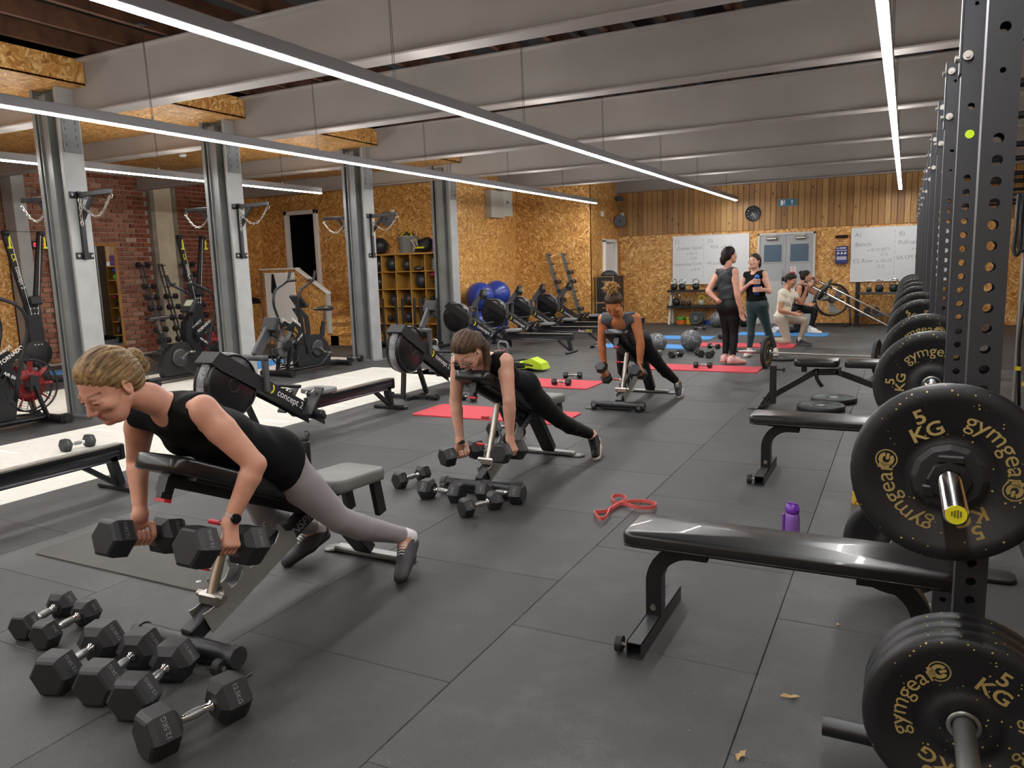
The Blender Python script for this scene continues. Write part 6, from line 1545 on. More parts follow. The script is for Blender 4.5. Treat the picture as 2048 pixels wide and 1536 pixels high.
dumbbell('L', (-2.75, 1.985, .457), (0, .226, -.065), 'heavy hex dumbbell in the bare-wristed hand of the woman in grey leggings')
dumbbell('N', (-2.30, 4.405, .290), (0, .293, -.037), 'hex dumbbell in the rack-side hand of the woman with glasses')
dumbbell('N', (-2.70, 4.456, .236), (.12, .236, .016), 'hex dumbbell in the hand of the woman with glasses over the red mat')
dumbbell('M', (-2.40, 7.512, .393), (0, .364, -.116), 'hex dumbbell in the hand of the topknot woman nearer the racks')
dumbbell('M', (-2.80, 7.578, .364), (0, .118, -.099), 'hex dumbbell in the hand of the topknot woman nearer the rowers')
def place_floor():
    A = db_floor
    A('M', (-3.28, 1.765), (-3.352, 2.0), 'hex dumbbell farthest from the incline bench in the row by the dark mat')
    A('M', (-3.115, 1.759), (-3.16, 1.979), 'hex dumbbell second in the row by the dark mat')
    A('L', (-2.738, 1.572), (-2.814, 1.807), 'heavy hex dumbbell lettered 12.5KG in the middle of the row by the bench')
    A('L', (-2.515, 1.572), (-2.61, 1.845), 'heavy hex dumbbell against the bench foot under grey leggings, further from the racks')
    A('L', (-2.315, 1.565), (-2.41, 1.835), 'heavy hex dumbbell against the bench foot under grey leggings, closer to the racks')
    A('L', (-2.065, 1.473), (-2.012, 1.713), 'heavy hex dumbbell lying beside the wheel of the bench under grey leggings')
    A('M', (-6.586, 4.105), (-6.565, 4.32), 'hex dumbbell alone on the pale track')
    A('M', (-3.092, 4.233), (-3.027, 4.47), 'hex dumbbell farthest out in the group before the glasses woman')
    A('N', (-2.78, 4.117), (-2.534, 4.114), 'hex dumbbell lying across the front foot of the glasses woman\'s bench')
    A('N', (-2.41, 4.21), (-2.145, 4.235), 'hex dumbbell at the wheel of the glasses woman\'s bench')
    A('M', (-2.33, 3.90), (-2.255, 4.06), 'smaller hex dumbbell in front of the glasses woman\'s bench wheel')
    A('N', (-3.241, 5.945), (-3.189, 6.136), 'hex dumbbell on the floor behind the glasses woman\'s bench')
    A('S', (-4.308, 7.43), (-4.506, 7.51), 'small dumbbell by the corner of the red mat behind the glasses woman')
    A('S', (-3.9, 8.74), (-3.69, 8.73), 'small dumbbell with chrome handle on the red mat by the lime bag', z=.0125)
    A('S', (-4.022, 9.385), (-3.82, 9.438), 'small dumbbell with chrome handle just beyond the red mat')
    A('S', (-5.015, 12.943), (-4.802, 13.0), 'small dumbbell at the rear foot of the rowing machine')
    A('S', (-2.602, 10.72), (-2.382, 10.74), 'small dumbbell on the red mat below the pink shoes', z=.0125)
    A('S', (-4.091, 16.848), (-3.903, 16.933), 'small dumbbell near the coloured plates under the kettlebell shelf')
    A('M', (-3.247, 11.84), (-3.16, 12.068), 'hex dumbbell between the topknot woman and the grey balls')
    A('M', (-2.94, 12.28), (-2.837, 12.08), 'hex dumbbell of the pair beside the grey ball, nearer the ball')
    A('M', (-2.69, 11.957), (-2.70, 12.18), 'hex dumbbell of the pair beside the grey ball, nearer the standing women')
    A('S', (-3.0, 13.36), (-2.80, 13.22), 'small dumbbell with chrome handle behind the standing woman in pink shoes')
    A('S', (-3.145, 14.95), (-3.08, 15.14), 'small dumbbell near the blue mat behind the standing women')
    A('S', (-11.55, 7.75), (-11.55, 7.95), 'small dumbbell on the floor beside the ski machine')
    A('M', (-8.38, 10.28), (-8.14, 10.28), 'hex dumbbell standing at the foot of the third grey column')
    RM = plain('red_mat', '#c8404c', .75, bump=.2, bscale=150.); BM = plain('blue_mat', '#4a8fd0', .75, bump=.2, bscale=150.)
    mat_((-3.72, 6.84, 1.68, .62, .01), 'red exercise mat behind the woman with glasses', RM)
    mat_((-4.22, 8.90, 1.66, .64, -.01), 'red exercise mat with a dumbbell next to the lime bag', RM)
    mat_((-2.55, 10.76, 1.66, .58, .0), 'red exercise mat in front of the pink shoes', RM)
    mat_((-2.48, 13.85, 1.66, .62, .02), 'red exercise mat under the kneeling woman in cream', RM)
    mat_((-4.14, 15.05, 1.66, .66, .03), 'blue exercise mat behind the grey slam balls', BM)
    mat_((-4.14, 13.38, 1.66, .66, .03), 'blue exercise mat beside the rower rear foot', BM)
    mat_((-2.15, 16.05, 1.70, .64, .0), 'blue exercise mat under the kneeling woman in black', BM)
    mat_((-12.35, 7.95, .9, .6, 1.3), 'blue exercise mat beside the brick wall', BM)
    mat_((-9.62, 9.35, .62, 1.5, .25), 'blue exercise mat on the pale track behind the grey-fan bike', BM)
    m = mat_((-3.62, 2.74, 1.33, .66, .0), 'dark grey rubber mat beside the woman in grey leggings', plain('dark_mat', '#4f4d4a', .8, var=.1, bump=.3, bscale=60.), th=.008, name='floor_mat')
    b = B(); b.torus((.56, -.25, .009), Z, .010, .003, 14, 5); b.obj('eyelet', WPRINT, m)
    # balls
    GB = mat_speck('marbled_grey', '#5d6064', '#8e9296', 30., .5, .38, .4)
    ball((-3.2, 12.9, .178), .178, 'large marbled grey slam ball beside the dumbbells', GB, 'slam ball', 'slam_ball', seams=4)
    ball((-3.68, 12.5, .165), .165, 'marbled grey slam ball behind the topknot woman', GB, 'slam ball', 'slam_ball', seams=4)
    ball((-3.77, 17.6, .172), .172, 'marbled grey slam ball under the end of the kettlebell shelf', GB, 'slam ball', 'slam_ball', seams=4)
    ball((-3.2, 17.8, .15), .15, 'plain black slam ball by the double door', RUB, 'slam ball', 'slam_ball', seams=3)
    BB = plain('blue_ball', '#2c3f92', .32, coat=.2)
    for (y, z, lab) in ((14.16, .305, 'blue gym ball on the floor nearest the grey column'), (14.93, .305, 'blue gym ball on the floor beside the strand board wall corner'), (14.22, .90, 'blue gym ball stacked on top nearest the grey column'), (14.98, .915, 'blue gym ball stacked on top farther from the grey column')):
        ball((-8.05+(.0 if z < .5 else .04), y, z), .30, lab, BB, seams=0, group=None)
    # bottles
    bk = plain('bottle_black', '#141416', .4)
    def ex(t): B().torus((.02, 0, .262), (0, 1, 0), .022, .006, 14, 6).obj('carry_loop', bk, t)
    bottle((-4.14, 4.48, 0), 'black metal water bottle on the floor behind the woman in grey leggings', [('flask', [(0, 0), (.034, 0), (.036, .006), (.036, .19), (.03, .205)], bk), ('lid', [(.03, .206), (.032, .21), (.032, .245), (.02, .25), (.016, .275), (0, .277)], plain('lid_black', '#26272a', .45))], None, ex)
    def ex2(t):
        B().bar((-.043, -.01, .05), (-.043, -.01, .165), .012, .022, bev=.004).obj('strap', plain('purple_solid', '#7a3fa8', .45), t)
        B().torus((0, 0, .222), (.2, .3, 1), .026, .005, 18, 6).obj('drink_loop', plain('purple_solid', '#7a3fa8', .45), t)
    bottle((-.484, 4.14, 0), 'purple translucent water bottle behind the longest shiny flat bench', [('flask', [(0, 0), (.036, 0), (.039, .006), (.039, .145), (.034, .165), (.030, .17)], plain('purple_clear', '#9168c0', .3, trans=.25)), ('water', [(.0, .004), (.0375, .004), (.0375, .075), (0, .0752)], plain('purple_water', '#5f3a96', .2)), ('lid', [(.034, .172), (.036, .175), (.036, .20), (.031, .205), (.031, .216), (0, .218)], plain('purple_lid', '#6b2fa4', .35))], None, ex2)
    bottle((-.205, 4.99, 0), 'patterned yellow water bottle beside the rack plates', [('flask', [(0, 0), (.034, 0), (.036, .005), (.036, .17), (.028, .215), (.018, .235)], mat_speck('leopard', '#d9b23c', '#6d3b76', 75., .42, .4, .25)), ('band', [(.0362, .083), (.0366, .085), (.0366, .10), (.0362, .102)], plain('violet_band', '#7a4a86', .5)), ('lid', [(.018, .236), (.020, .238), (.020, .262), (0, .265)], STEEL)], None)
    # red loop band
    path = [(-1.621, 4.192), (-1.548, 4.083), (-1.523, 4.132), (-1.558, 4.3), (-1.549, 4.433), (-1.532, 4.518), (-1.57, 4.572), (-1.617, 4.542), (-1.604, 4.456), (-1.548, 4.411), (-1.492, 4.499), (-1.405, 4.534), (-1.324, 4.478), (-1.329, 4.391), (-1.422, 4.364), (-1.525, 4.42), (-1.56, 4.279), (-1.601, 4.231)]
    N = len(path); pts = []
    for i in range(N):
        p0, p1, p2, p3 = [Vector((*path[(i+k) % N], 0)) for k in (-1, 0, 1, 2)]
        for t in (0, .25, .5, .75): pts.append(.5*((2*p1)+(p2-p0)*t+(2*p0-5*p1+4*p2-p3)*t*t+(3*p1-p0-3*p2+p3)*t**3))
    b = B(); vs = []; M = len(pts)
    for i, p in enumerate(pts):
        z = .0115+.006*(1+math.sin(i*2*PI*3/M)); d = (pts[(i+1) % M]-pts[i-1]).normalized(); nn = Vector((-d.y, d.x, 0))
        vs += [p+nn*.0025+Vector((0, 0, z-.011)), p+nn*.0025+Vector((0, 0, z+.011)), p-nn*.0025+Vector((0, 0, z+.011)), p-nn*.0025+Vector((0, 0, z-.011))]
    fs = [[4*i+a, 4*i+(a+1) % 4, 4*((i+1) % M)+(a+1) % 4, 4*((i+1) % M)+a] for i in range(M) for a in range(4)]
    b.add(vs, fs); tag(b.obj('resistance_band', plain('coral_band', '#cf5a56', .55)), 'looped coral red resistance band lying on the floor', 'resistance band')
    # plates lying flat, leaves
    plate((-.70, 8.06, .029), 'dark green lettered plate lying flat under the two-pad bench, toward the flat benches', rot=(-PI/2, 0, .4), style='green'); plate((-.62, 8.56, .029), 'dark green lettered plate lying flat under the two-pad bench, toward the floor barbell', rot=(-PI/2, 0, 1.4), style='green')
    LM = plain('dry_leaf', '#b08f62', .8, var=.3, vscale=60.)
    for k, (x, y, r, s, lab) in enumerate(((-.297, 2.60, .3, .034, 'crumpled dry leaf with a dark stalk in the middle of a floor tile'), (-.388, 2.205, 1.2, .030, 'pale dry leaf scrap at the tile corner'), (-.187, 3.226, 2., .014, 'tiny dry leaf scrap on the seam by the flat bench'))):
        b = B(); pr = [(-1, -.3), (-.5, .45), (.1, .2), (.55, .6), (1, .05), (.45, -.2), (.1, -.55), (-.4, -.25)]; rn = random.Random(k)
        vs = [Vector((a*s, c*s*.8, .004+rn.uniform(0, .010))) for a, c in pr]; vs2 = [v+Vector((0, 0, .0012)) for v in vs]; n = len(pr)
        b.add(vs+vs2, [list(range(n)), [n+i for i in range(n)][::-1]]+[[i, (i+1) % n, n+(i+1) % n, n+i] for i in range(n)]); tag(b.obj('dry_leaf', LM, None, (x, y, 0), r), lab, 'leaf')
    # kettlebells on the floor, lime bag
    kettlebell((-7.4, 11.42, 0), 'grey kettlebell with a bright steel handle near the cube shelf', 1., '#6d6f72')
    t = kettlebell((-5.72, 10.85, 0), 'grey-handled kettlebell with a red ring behind the glasses woman', 1.15, '#3a3b3e', plain('grey_handle', '#77797b', .5)); B().lathe([(.060, .178), (.064, .182), (.060, .192)], (0, 0, 0), Z, 18).obj('red_ring', RED, t)
    t = thing('gym_bag', 'black and lime gym bag slumped on the floor by the red mat', 'bag', (-4.9, 10.0, 0))
    b = B(); b.sphere((-.05, 0, .07), (.24, .16, .075), 16, 8); b.sphere((-.24, -.02, .06), (.13, .12, .06), 12, 8); b.obj('body', BLACKM, t)
    b = B(); b.prism([(-.10, .02), (.02, .15), (.14, .19), (.30, .12), (.34, .03), (.10, .05)], (0, -.14, 0), X, Z, (0, .24, 0)); b.sphere((-.02, -.08, .10), (.05, .06, .045), 12, 8); b.obj('lime_flap', plain('lime', '#b9d420', .6), t)
    b = B(); b.tube(smoothpath([(-.3, -.1, .05), (-.15, -.16, .12), (.1, -.16, .11), (.3, -.08, .03)], .08), .012, 6); b.tube(smoothpath([(-.25, .0, .12), (0, -.02, .17), (.28, .05, .10)], .08), .010, 6); b.obj('strap', plain('bag_strap', '#22241c', .7), t)
    # barbell on the floor with plates
    th = math.atan2(-.27, 1)+PI/2
    barbell((-.98, 10.86, .225), 'barbell lying on the floor behind the two-pad bench', rot=(0, 0, PI/2-.16+PI))
    ax = Vector((1, -.16, 0)).normalized(); 
    for s, lab in ((-1, 'speckled plate on the floor barbell beside the standing women'), (1, 'speckled plate on the floor barbell end toward the racks')):
        p = Vector((-.98, 10.86, .225))+ax*(s*.70); plate(p, lab, rot=(0, 0, PI/2-.16+PI if s > 0 else PI/2-.16), t=.045)
    plate((-1.62, 12.0, .02), 'thin dark plate lying flat beside the standing women', rot=(-PI/2, 0, 0), style='dark', txt=False, t=.035)
    plate((-2.28, 12.95, .02), 'thin dark plate lying flat before the kneeling woman', rot=(-PI/2, 0, 0), style='dark', txt=False, t=.035)
    # landmine bars held by the kneeling women
    for k, (hi, lo, dist, lab, pl) in enumerate(((Vector((-1.46, 14.06, 1.035)), Vector((.30, 13.95, .06)), .25, 'slanting landmine barbell held by the kneeling woman in cream', 'black plate on the landmine bar of the woman in cream'), (Vector((-1.56, 16.19, 1.06)), Vector((.28, 16.3, .06)), .24, 'slanting landmine barbell held by the kneeling woman in black', 'black plate on the landmine bar of the woman in black'))):
        d = (lo-hi).normalized(); q = d.to_track_quat('Y', 'Z'); c = hi-d*.12+d*1.1
        barbell(c, lab, rot=q.to_euler()); plate(hi+d*(dist-.12+.12), pl, rot=q.to_euler(), style='dark', txt=False, D=.30, t=.05)
        b = B(); b.box((0, 0, .03), (.22, .22, .06), bev=.01); b.cyl((0, 0, .06), (0, 0, .12), .03, n=12); tag(b.obj('landmine_base', BLACK, None, (lo.x+d.x*.28, lo.y+d.y*.28, 0)), ['black floor pivot at the low end of the bar held by the woman in cream', 'black floor pivot at the low end of the bar held by the woman in black'][k], 'landmine base')
place_floor()
def place_back():
    # ---- cube shelf
    x1, nx, nz, p = -8.395, 6, 5, .362; x0 = x1-nx*p; yf, yb = 13.30, 13.69; WD = plain('yellow_ply', '#b58a3e', .55, var=.15); 
    t = thing('cube_shelf', 'yellow plywood cube shelf full of balls behind the columns', 'shelf', (0, 0, 0))
    for i in range(nx+1): B().box((x0+i*p, (yf+yb)/2, (nz*p+.03)/2), (.018, yb-yf, nz*p+.03), bev=.002).obj('upright_board', WD, t)
    for j in range(nz+1): B().box(((x0+x1)/2, (yf+yb)/2, .02+j*p), (nx*p+.02, yb-yf, .018 if j < nz else .03), bev=.002).obj('shelf_board', WD, t)
    B().box(((x0+x1)/2, yb+.004, nz*p/2+.02), (nx*p, .008, nz*p)).obj('back_board', plain('back_ply', '#8a6530', .6, var=.15), t)
    cell = lambda c, r: (x1-p*(c+.5), (yf+yb)/2-.02, .031+p*(nz-1-r))
    K = plain('gym_black', '#2b2d30', .4)
    def cb(c, r, rad, lab, m=K, dx=0.): x, y, z = cell(c, r); ball((x+dx, y, z+rad+.006), rad, lab, m, 'medicine ball', 'medicine_ball', seams=2)
    rows = ['top', 'second', 'third', 'fourth', 'bottom']
    for c, r, rad, dx in ((2, 0, .125, .02), (3, 0, .15, .0), (4, 0, .15, .0), (1, 1, .15, .0), (4, 1, .13, 0), (1, 2, .10, .06), (2, 2, .13, .02), (3, 2, .12, .0), (1, 3, .10, .06), (2, 3, .11, -.02), (3, 4, .12, 0), (2, 4, .12, 0)):
        cb(c, r, rad, 'dark medicine ball in the %s row, cube %s from the grey column end' % (rows[r], ['first', 'second', 'third', 'fourth', 'fifth'][c]), dx=dx)
    x, y, z = cell(0, 0); ball((x+.07, y, z+.075), .075, 'lime green ball in the top cube by the column', plain('lime_ball', '#4fb83a', .4), 'ball', 'small_ball'); ball((x+.06, y, z+.24), .085, 'blue ball in the top cube by the column', plain('navy_ball', '#2b2f78', .4), 'ball', 'small_ball')
    b = B(); b.lathe([(.0, 0), (.05, 0), (.055, .05), (.04, .07), (.042, .22), (.02, .25), (0, .25)], (0, 0, 0), Z, 14); tag(b.obj('boxing_pad', plain('silver_black', '#77797d', .35, metal=.3), None, (x-.07, y, z)), 'silver and black pad standing in the top cube by the column', 'pad')
    x, y, z = cell(1, 0)
    for k in range(2): A = dumbbell('S', (x, y-.08+k*.12, z+.046), (1, 0, 0), 'small cube shelf dumbbell in the top row, %s' % ['in front', 'behind another'][k], 'cube dumbbells')
    x, y, z = cell(0, 1); b = B(); b.sphere((0, 0, .05), (.08, .09, .05), 12, 8); tag(b.obj('red_bag', plain('red_cloth', '#9c1f33', .6), None, (x-.06, y-.04, z+.228)), 'red glove lying on black kit in the second row cube', 'glove')
    for k, (c, r) in enumerate(((0, 1), (0, 2), (0, 3), (0, 4), (1, 4), (3, 3))):
        x, y, z = cell(c, r); b = B(); rn = random.Random(k)
        for q in range(5): b.sphere((rn.uniform(-.10, .10), rn.uniform(-.08, .05), .05+rn.uniform(0, .09)), (.06, .07, .045+rn.uniform(0, .02)), 10, 7)
        tag(b.obj('boxing_kit', BLACKM, None, (x, y, z+.022)), 'heap of black boxing kit in the %s row, cube %s from the column' % (rows[r], ['first', 'second', 'third', 'fourth'][c]), 'boxing kit')
    x, y, z = cell(0, 2); b = B(); b.sphere((.10, 0, .05), (.06, .08, .05), 10, 8); tag(b.obj('red_glove', RED, None, (x, y-.05, z+.228)), 'red boxing glove in the third row cube by the column', 'glove')
    # on top
    zt = nz*p+.036; ball((-9.98, 13.48, zt+.176), .17, 'black slam ball on top of the cube shelf', K, 'slam ball', 'slam_ball', seams=3)
    t = thing('storage_tub', 'grey plastic tub of black and yellow straps on the cube shelf', 'tub', (-9.27, 13.48, zt)); b = B(); b.lathe([(.0, 0), (.17, 0), (.21, .33), (.22, .33), (.22, .345), (.20, .345), (.165, .012), (0, .012)], (0, 0, 0), Z, 24); b.obj('tub', plain('grey_tub', '#9a9c98', .55), t)
    b = B(); rn = random.Random(2)
    for q in range(7): a = rn.uniform(0, 6); b.tube(arcpts((.1*math.cos(a)*.8, .1*math.sin(a)*.5, .33), .07+rn.uniform(0, .04), 0, PI, 7, (math.cos(a), math.sin(a), 0)), .014, 6, mi=q % 3 == 0)
    b.obj('straps', [BLACKM, plain('strap_yellow', '#c6c21e', .6)], t)
    t = thing('kit_bag', 'black kit bag with yellow trim beside the grey tub', 'bag', (-8.86, 13.46, zt)); b = B(); b.sphere((0, 0, .14), (.20, .14, .14), 16, 10); b.sphere((.08, 0, .2), (.13, .12, .11), 12, 8); b.obj('bag', BLACKM, t); b = B(); b.bar((-.12, -.13, .1), (.1, -.14, .1), .03, .035); b.obj('trim', plain('strap_yellow', '#c6c21e', .6), t)
    b = B(); chain(b, [(-.2, -.13, .25), (-.12, -.16, .15), (-.15, -.16, .03)], .07, .010); chain(b, [(-.24, -.12, .24), (-.1, -.15, .27), (-.05, -.16, .14)], .07, .010); b.obj('rope', plain('pale_rope', '#b9b3a6', .8), t)
    for k in range(3): tag(B().box((-8.52, 13.46, zt+.045+k*.093), (.2, .14, .088), bev=.008).obj('yoga_block', plain('purple_foam', '#6a3f96', .7)), ['purple foam block at the bottom of the stack', 'purple foam block in the middle of the stack', 'purple foam block on top of the stack'][k]+' on the cube shelf', 'yoga block')
    # sleds with posts
    for k, (xa, xb) in enumerate(((-9.204, -8.893), (-8.738, -8.457), (-8.318, -7.93))):
        t = thing('push_sled', ['black push sled with two posts, farthest from the rowers', 'black push sled with two posts, middle of three', 'black push sled with two posts, nearest the rowers'][k], 'sled', (0, 12.42, 0))
        b = B()
        for x in (xa, xb): b.box((x, .1, .03), (.07, .9, .06), bev=.01)
        b.box(((xa+xb)/2, 0, .09), (xb-xa, .3, .05)); b.obj('base', BLACK, t)
        for x in (xa, xb): B().cyl((x, 0, .1), (x, 0, .955), .024, n=12).obj('post', BLACK, t)
    # ---- dumbbell stands
    fill_on.update({'tall leaning dumbbell stand closest to the mirror': 'the leaning stand closest to the mirror', 'half empty leaning dumbbell stand between two others': 'the half empty stand at the brick wall', 'leaning dumbbell stand behind the ski machine': 'the stand behind the ski machine', 'nearly empty leaning stand against the strand board wall': 'the stand before the strand board wall', 'leaning stand beside the nearly empty one at the strand board': 'the stand beside the strand board corner'})
    db_tower((-12.95, 10.28, 0), PI/2, 'tall leaning dumbbell stand closest to the mirror', [(7, 'M'), (5, 'M'), (4, 'M'), (3, 'M'), (2, 'M'), (1, 'M'), (0, 'M')], lean=.45, grp=None)
    db_tower((-12.95, 10.72, 0), PI/2, 'half empty leaning dumbbell stand between two others', [(4, 'M'), (3, 'M'), (2, 'M'), (1, 'M'), (0, 'M')], lean=.45)
    db_tower((-12.95, 11.35, 0), PI/2, 'leaning dumbbell stand behind the ski machine', [(7, 'M'), (6, 'M'), (5, 'M'), (4, 'M'), (3, 'M'), (2, 'M'), (1, 'M')], lean=.45)
    db_tower((-7.0, 16.6, 0), PI/2, 'nearly empty leaning stand against the strand board wall', [(4, 'S'), (3, 'S'), (2, 'S')], lean=.5)
    db_tower((-6.62, 16.6, 0), PI/2, 'leaning stand beside the nearly empty one at the strand board', [(5, 'S'), (4, 'S'), (1, 'S')], lean=.5)
    # ---- brackets with chains
    for k, y in enumerate(COLY[:3]):
        for s in (1, -1): bag_bracket(y, s, 'punch bag bracket with hanging chain on the %s grey column, %s side' % (['first', 'second', 'third'][k], 'bench' if s > 0 else 'brick wall'))
    # ---- mirror, timer, conduit on the brick wall
    t = thing('wall_mirror', 'large wood-framed mirror on the brick wall', 'mirror', (XB+.045, 9.22, 1.18))
    B().box((.01, 0, 0), (.012, 1.22, 1.88)).obj('glass', plain('mirror_glass', '#e8ecec', .02, metal=1.), t)
    for y in (-.64, .64): B().box((.012, y, 0), (.04, .055, 1.99), bev=.004).obj('frame_bar', plain('frame_wood', '#a9783f', .6, var=.2), t)
    for z in (-.97, .97): B().box((.012, 0, z), (.04, 1.28, .05), bev=.004).obj('frame_bar', plain('frame_wood', '#a9783f', .6, var=.2), t)
    t = thing('gym_timer', 'black interval timer with blue and red digits on the brick wall', 'timer', (XB+.05, 8.33, 2.13)); B().box((.0, 0, 0), (.05, .46, .13), bev=.006).obj('case', BLACKM, t)
    b = B(); text_on(b, '00', .12, (.027, -.13, 0), Y, Z, bold=.01); b.obj('minute_digits', plain('led_blue', '#2b55ff', .5, emit=3.), t)
    b = B(); text_on(b, '00:00', .10, (.027, .08, 0), Y, Z, bold=.01); b.obj('second_digits', plain('led_red', '#ff2233', .5, emit=3.), t)
    b = B(); b.cyl((XB+.03, 8.05, 0), (XB+.03, 8.05, 3.48), .012, n=8); struct(b.obj('trim_3', DSTEEL))
    t = thing('switch_box', 'grey switch box on the conduit of the brick wall', 'switch', (XB+.04, 8.05, 2.5)); B().box((0, 0, 0), (.06, .12, .11), bev=.006).obj('box', GALVL, t); B().box((.01, .095, 0), (.06, .06, .10), bev=.004).obj('knob', BLACKM, t)
    t = thing('smoke_detector', 'white smoke detector under the strand board soffit', 'smoke detector', (-10.72, 9.22, 3.455)); B().lathe([(0, 0), (.045, 0), (.065, .02), (.065, .045), (0, .045)], (0, 0, 0), Z, 20).obj('cover', WHITE, t)
    b = B(); b.lathe([(0, 0), (.17, .02), (.19, .2), (.18, .8), (.14, .95), (0, 1.0)], (0, 0, 0), (0, 0, 1), 18); tag(b.obj('punch_bag', VINYL, None, (-13.2, 12.95, 0)), 'black leather punch bag standing by the stair wall', 'punch bag')
    # ---- wall fans, electrical box, small boxes
    for (x, y, z, n, lab) in ((-6.36, 18.46, 2.54, Vector((.5, -1, -.2)), 'round grey wall fan in the corner by the passage door'), (-9.77, YD-.22, 2.58, Vector((.3, -1, -.2)), 'round grey wall fan above the cube shelf')):
        t = thing('wall_fan', lab, 'fan', (x, y, z)); n.normalize()
        b = B(); b.lathe([(.04, -.10), (.13, -.05), (.15, 0), (.15, .04), (.14, .045)], (0, 0, 0), n, 24); b.obj('shell', plain('fan_grey', '#63666a', .5), t)
        b = B()
        for q in range(1, 6): b.torus(n*.045, n, .027*q, .003, 24, 4)
        b.sphere(n*.045, .03, 10, 8); b.obj('grille', plain('fan_dark', '#3b3d40', .5), t)
        b = B(); b.cyl((0, 0, .0), (0, .20, .15), .018, n=8); b.box((0, .205, .16), (.08, .02, .08)); b.obj('bracket', WHITE, t)
    t = thing('electrical_panel', 'pale metal electrical cabinet with its door ajar high on the wall', 'electrical cabinet', (-8.40, 15.62, 2.90)); B().box((.08, 0, 0), (.15, .62, .60), bev=.005).obj('cabinet', plain('cabinet_grey', '#b5b3a8', .5), t)
    b = B(); b.box((.19, .40, .03), (.02, .30, .56), Matrix.Rotation(-.35, 3, 'Z'), bev=.004); b.obj('door', plain('cabinet_grey', '#b5b3a8', .5), t); B().box((.22, .36, .06), (.012, .02, .06)).obj('latch', BLACKM, t)
    tag(B().box((-6.46, 17.5, 2.67), (.05, .09, .12), bev=.008).obj('sensor_box', WHITE), 'small white sensor box on the passage wall', 'sensor'); t = thing('wall_speaker', 'small dark speaker under the last beam in the corner', 'speaker', (-6.38, 18.5, 3.08)); B().box((0, 0, 0), (.16, .12, .11), Matrix.Rotation(.5, 3, 'Z'), bev=.01).obj('case', plain('teal_dark', '#243238', .5), t); B().cyl((-.08, .05, .03), (-.1, .2, .08), .012, n=8).obj('mount', BLACKM, t)
    # ---- clock, exit sign, poster, ledge
    y = YB-.04
    t = thing('wall_clock', 'round black wall clock showing about half past seven', 'clock', (-3.21, y, 2.546)); B().lathe([(0, 0), (.178, 0), (.178, .03), (.165, .035), (.16, .02), (0, .02)], (0, .02, 0), -Y, 36).obj('face', plain('clock_black', '#1d2024', .5), t)
    b = B()
    for k in range(12):
        a = 2*PI*k/12; text_on(b, str(12 if k == 0 else k), .035, Vector((.125*math.sin(a), -.003, .125*math.cos(a))), X, Z)
    b.obj('numerals', WPRINT, t)
    for nm, ang, L in (('hour_hand', 2*PI*7.42/12, .085), ('minute_hand', 2*PI*25/60, .125)): B().bar((0, -.006, 0), (L*math.sin(ang), -.006, L*math.cos(ang)), .006, .003, up=(0, 1, 0)).obj(nm, WPRINT, t)
    t = thing('exit_sign', 'teal emergency exit sign with running figure and arrow', 'sign', (-2.455, y-.02, 2.745)); B().box((0, 0, 0), (.40, .03, .16), bev=.004).obj('case', plain('pale_case', '#9fb3b8', .5), t); B().box((0, -.016, 0), (.38, .004, .14)).obj('panel', plain('exit_teal', '#1c6a86', .4), t)
    b = B(); b.bar((.10, -.0195, -.05), (.10, -.0195, .04), .018, .002, up=(0, 1, 0)); b.prism([(-.035, .015), (0, .055), (.035, .015), (.02, .015), (0, .035), (-.02, .015)], (.10, -.0185, 0), X, Z, (0, -.002, 0)); b.obj('arrow', WPRINT, t)
    b = B(); b.box((-.12, -.0188, 0), (.055, .002, .11)); b.obj('door_symbol', WPRINT, t)
    b = B(); o = -.0200; b.sphere((-.055, o, .045), (.010, .002, .010), 10, 6); 
    for a, c, w in (((-.06, .03), (-.075, -.005), .020), ((-.075, -.005), (-.05, -.025), .012), ((-.05, -.025), (-.055, -.055), .010), ((-.075, -.005), (-.09, -.03), .012), ((-.09, -.03), (-.115, -.04), .010), ((-.06, .03), (-.035, .01), .008), ((-.06, .03), (-.09, .02), .008)): b.bar((a[0], o, a[1]), (c[0], o, c[1]), w, .002, up=(0, 1, 0))
    b.obj('running_figure', WPRINT, t)
    t = thing('notice_case', 'navy blue notice case with white pictograms on the strand board', 'notice case', (-1.285, y-.05, 1.535)); B().box((0, 0, 0), (.25, .09, .38), bev=.008).obj('case', plain('navy_case', '#1c2a6c', .4), t)
    b = B(); b.box((0, -.047, .10), (.21, .003, .012)); b.box((.02, -.047, .15), (.14, .003, .02)); b.prism([(-.02, 0), (.02, 0), (0, .03)], (-.085, -.046, .14), X, Z, (0, -.002, 0)); b.obj('heading', WPRINT, t)
    b = B()
    for k in (-.075, 0, .07): b.sphere((k, -.047, .055), (.012, .002, .012), 8, 6); b.bar((k-.02, -.047, .02), (k+.028, -.047, .04), .02, .002, up=(0, 1, 0))
    b.obj('pictograms', WPRINT, t); B().box((0, -.047, -.07), (.20, .003, .075)).obj('text_block', plain('print_grey', '#a9abb8', .5), t)
    b = B(); b.prism([(0, 0), (0, -.06), (-.15, -.012), (-.15, 0)], (-1.42, y+.02, 1.965), Y, Z, (.25, 0, 0)); tag(b.obj('wall_ledge', BLACKM), 'black wedge ledge above the navy notice case', 'ledge')  # plain wedge-shaped ledge, gives no light
    # ---- whiteboards with marker writing
    INK = plain('faded_marker', '#8d9093', .6); WBM = plain('board_white', '#d6d9da', .22, coat=.3)
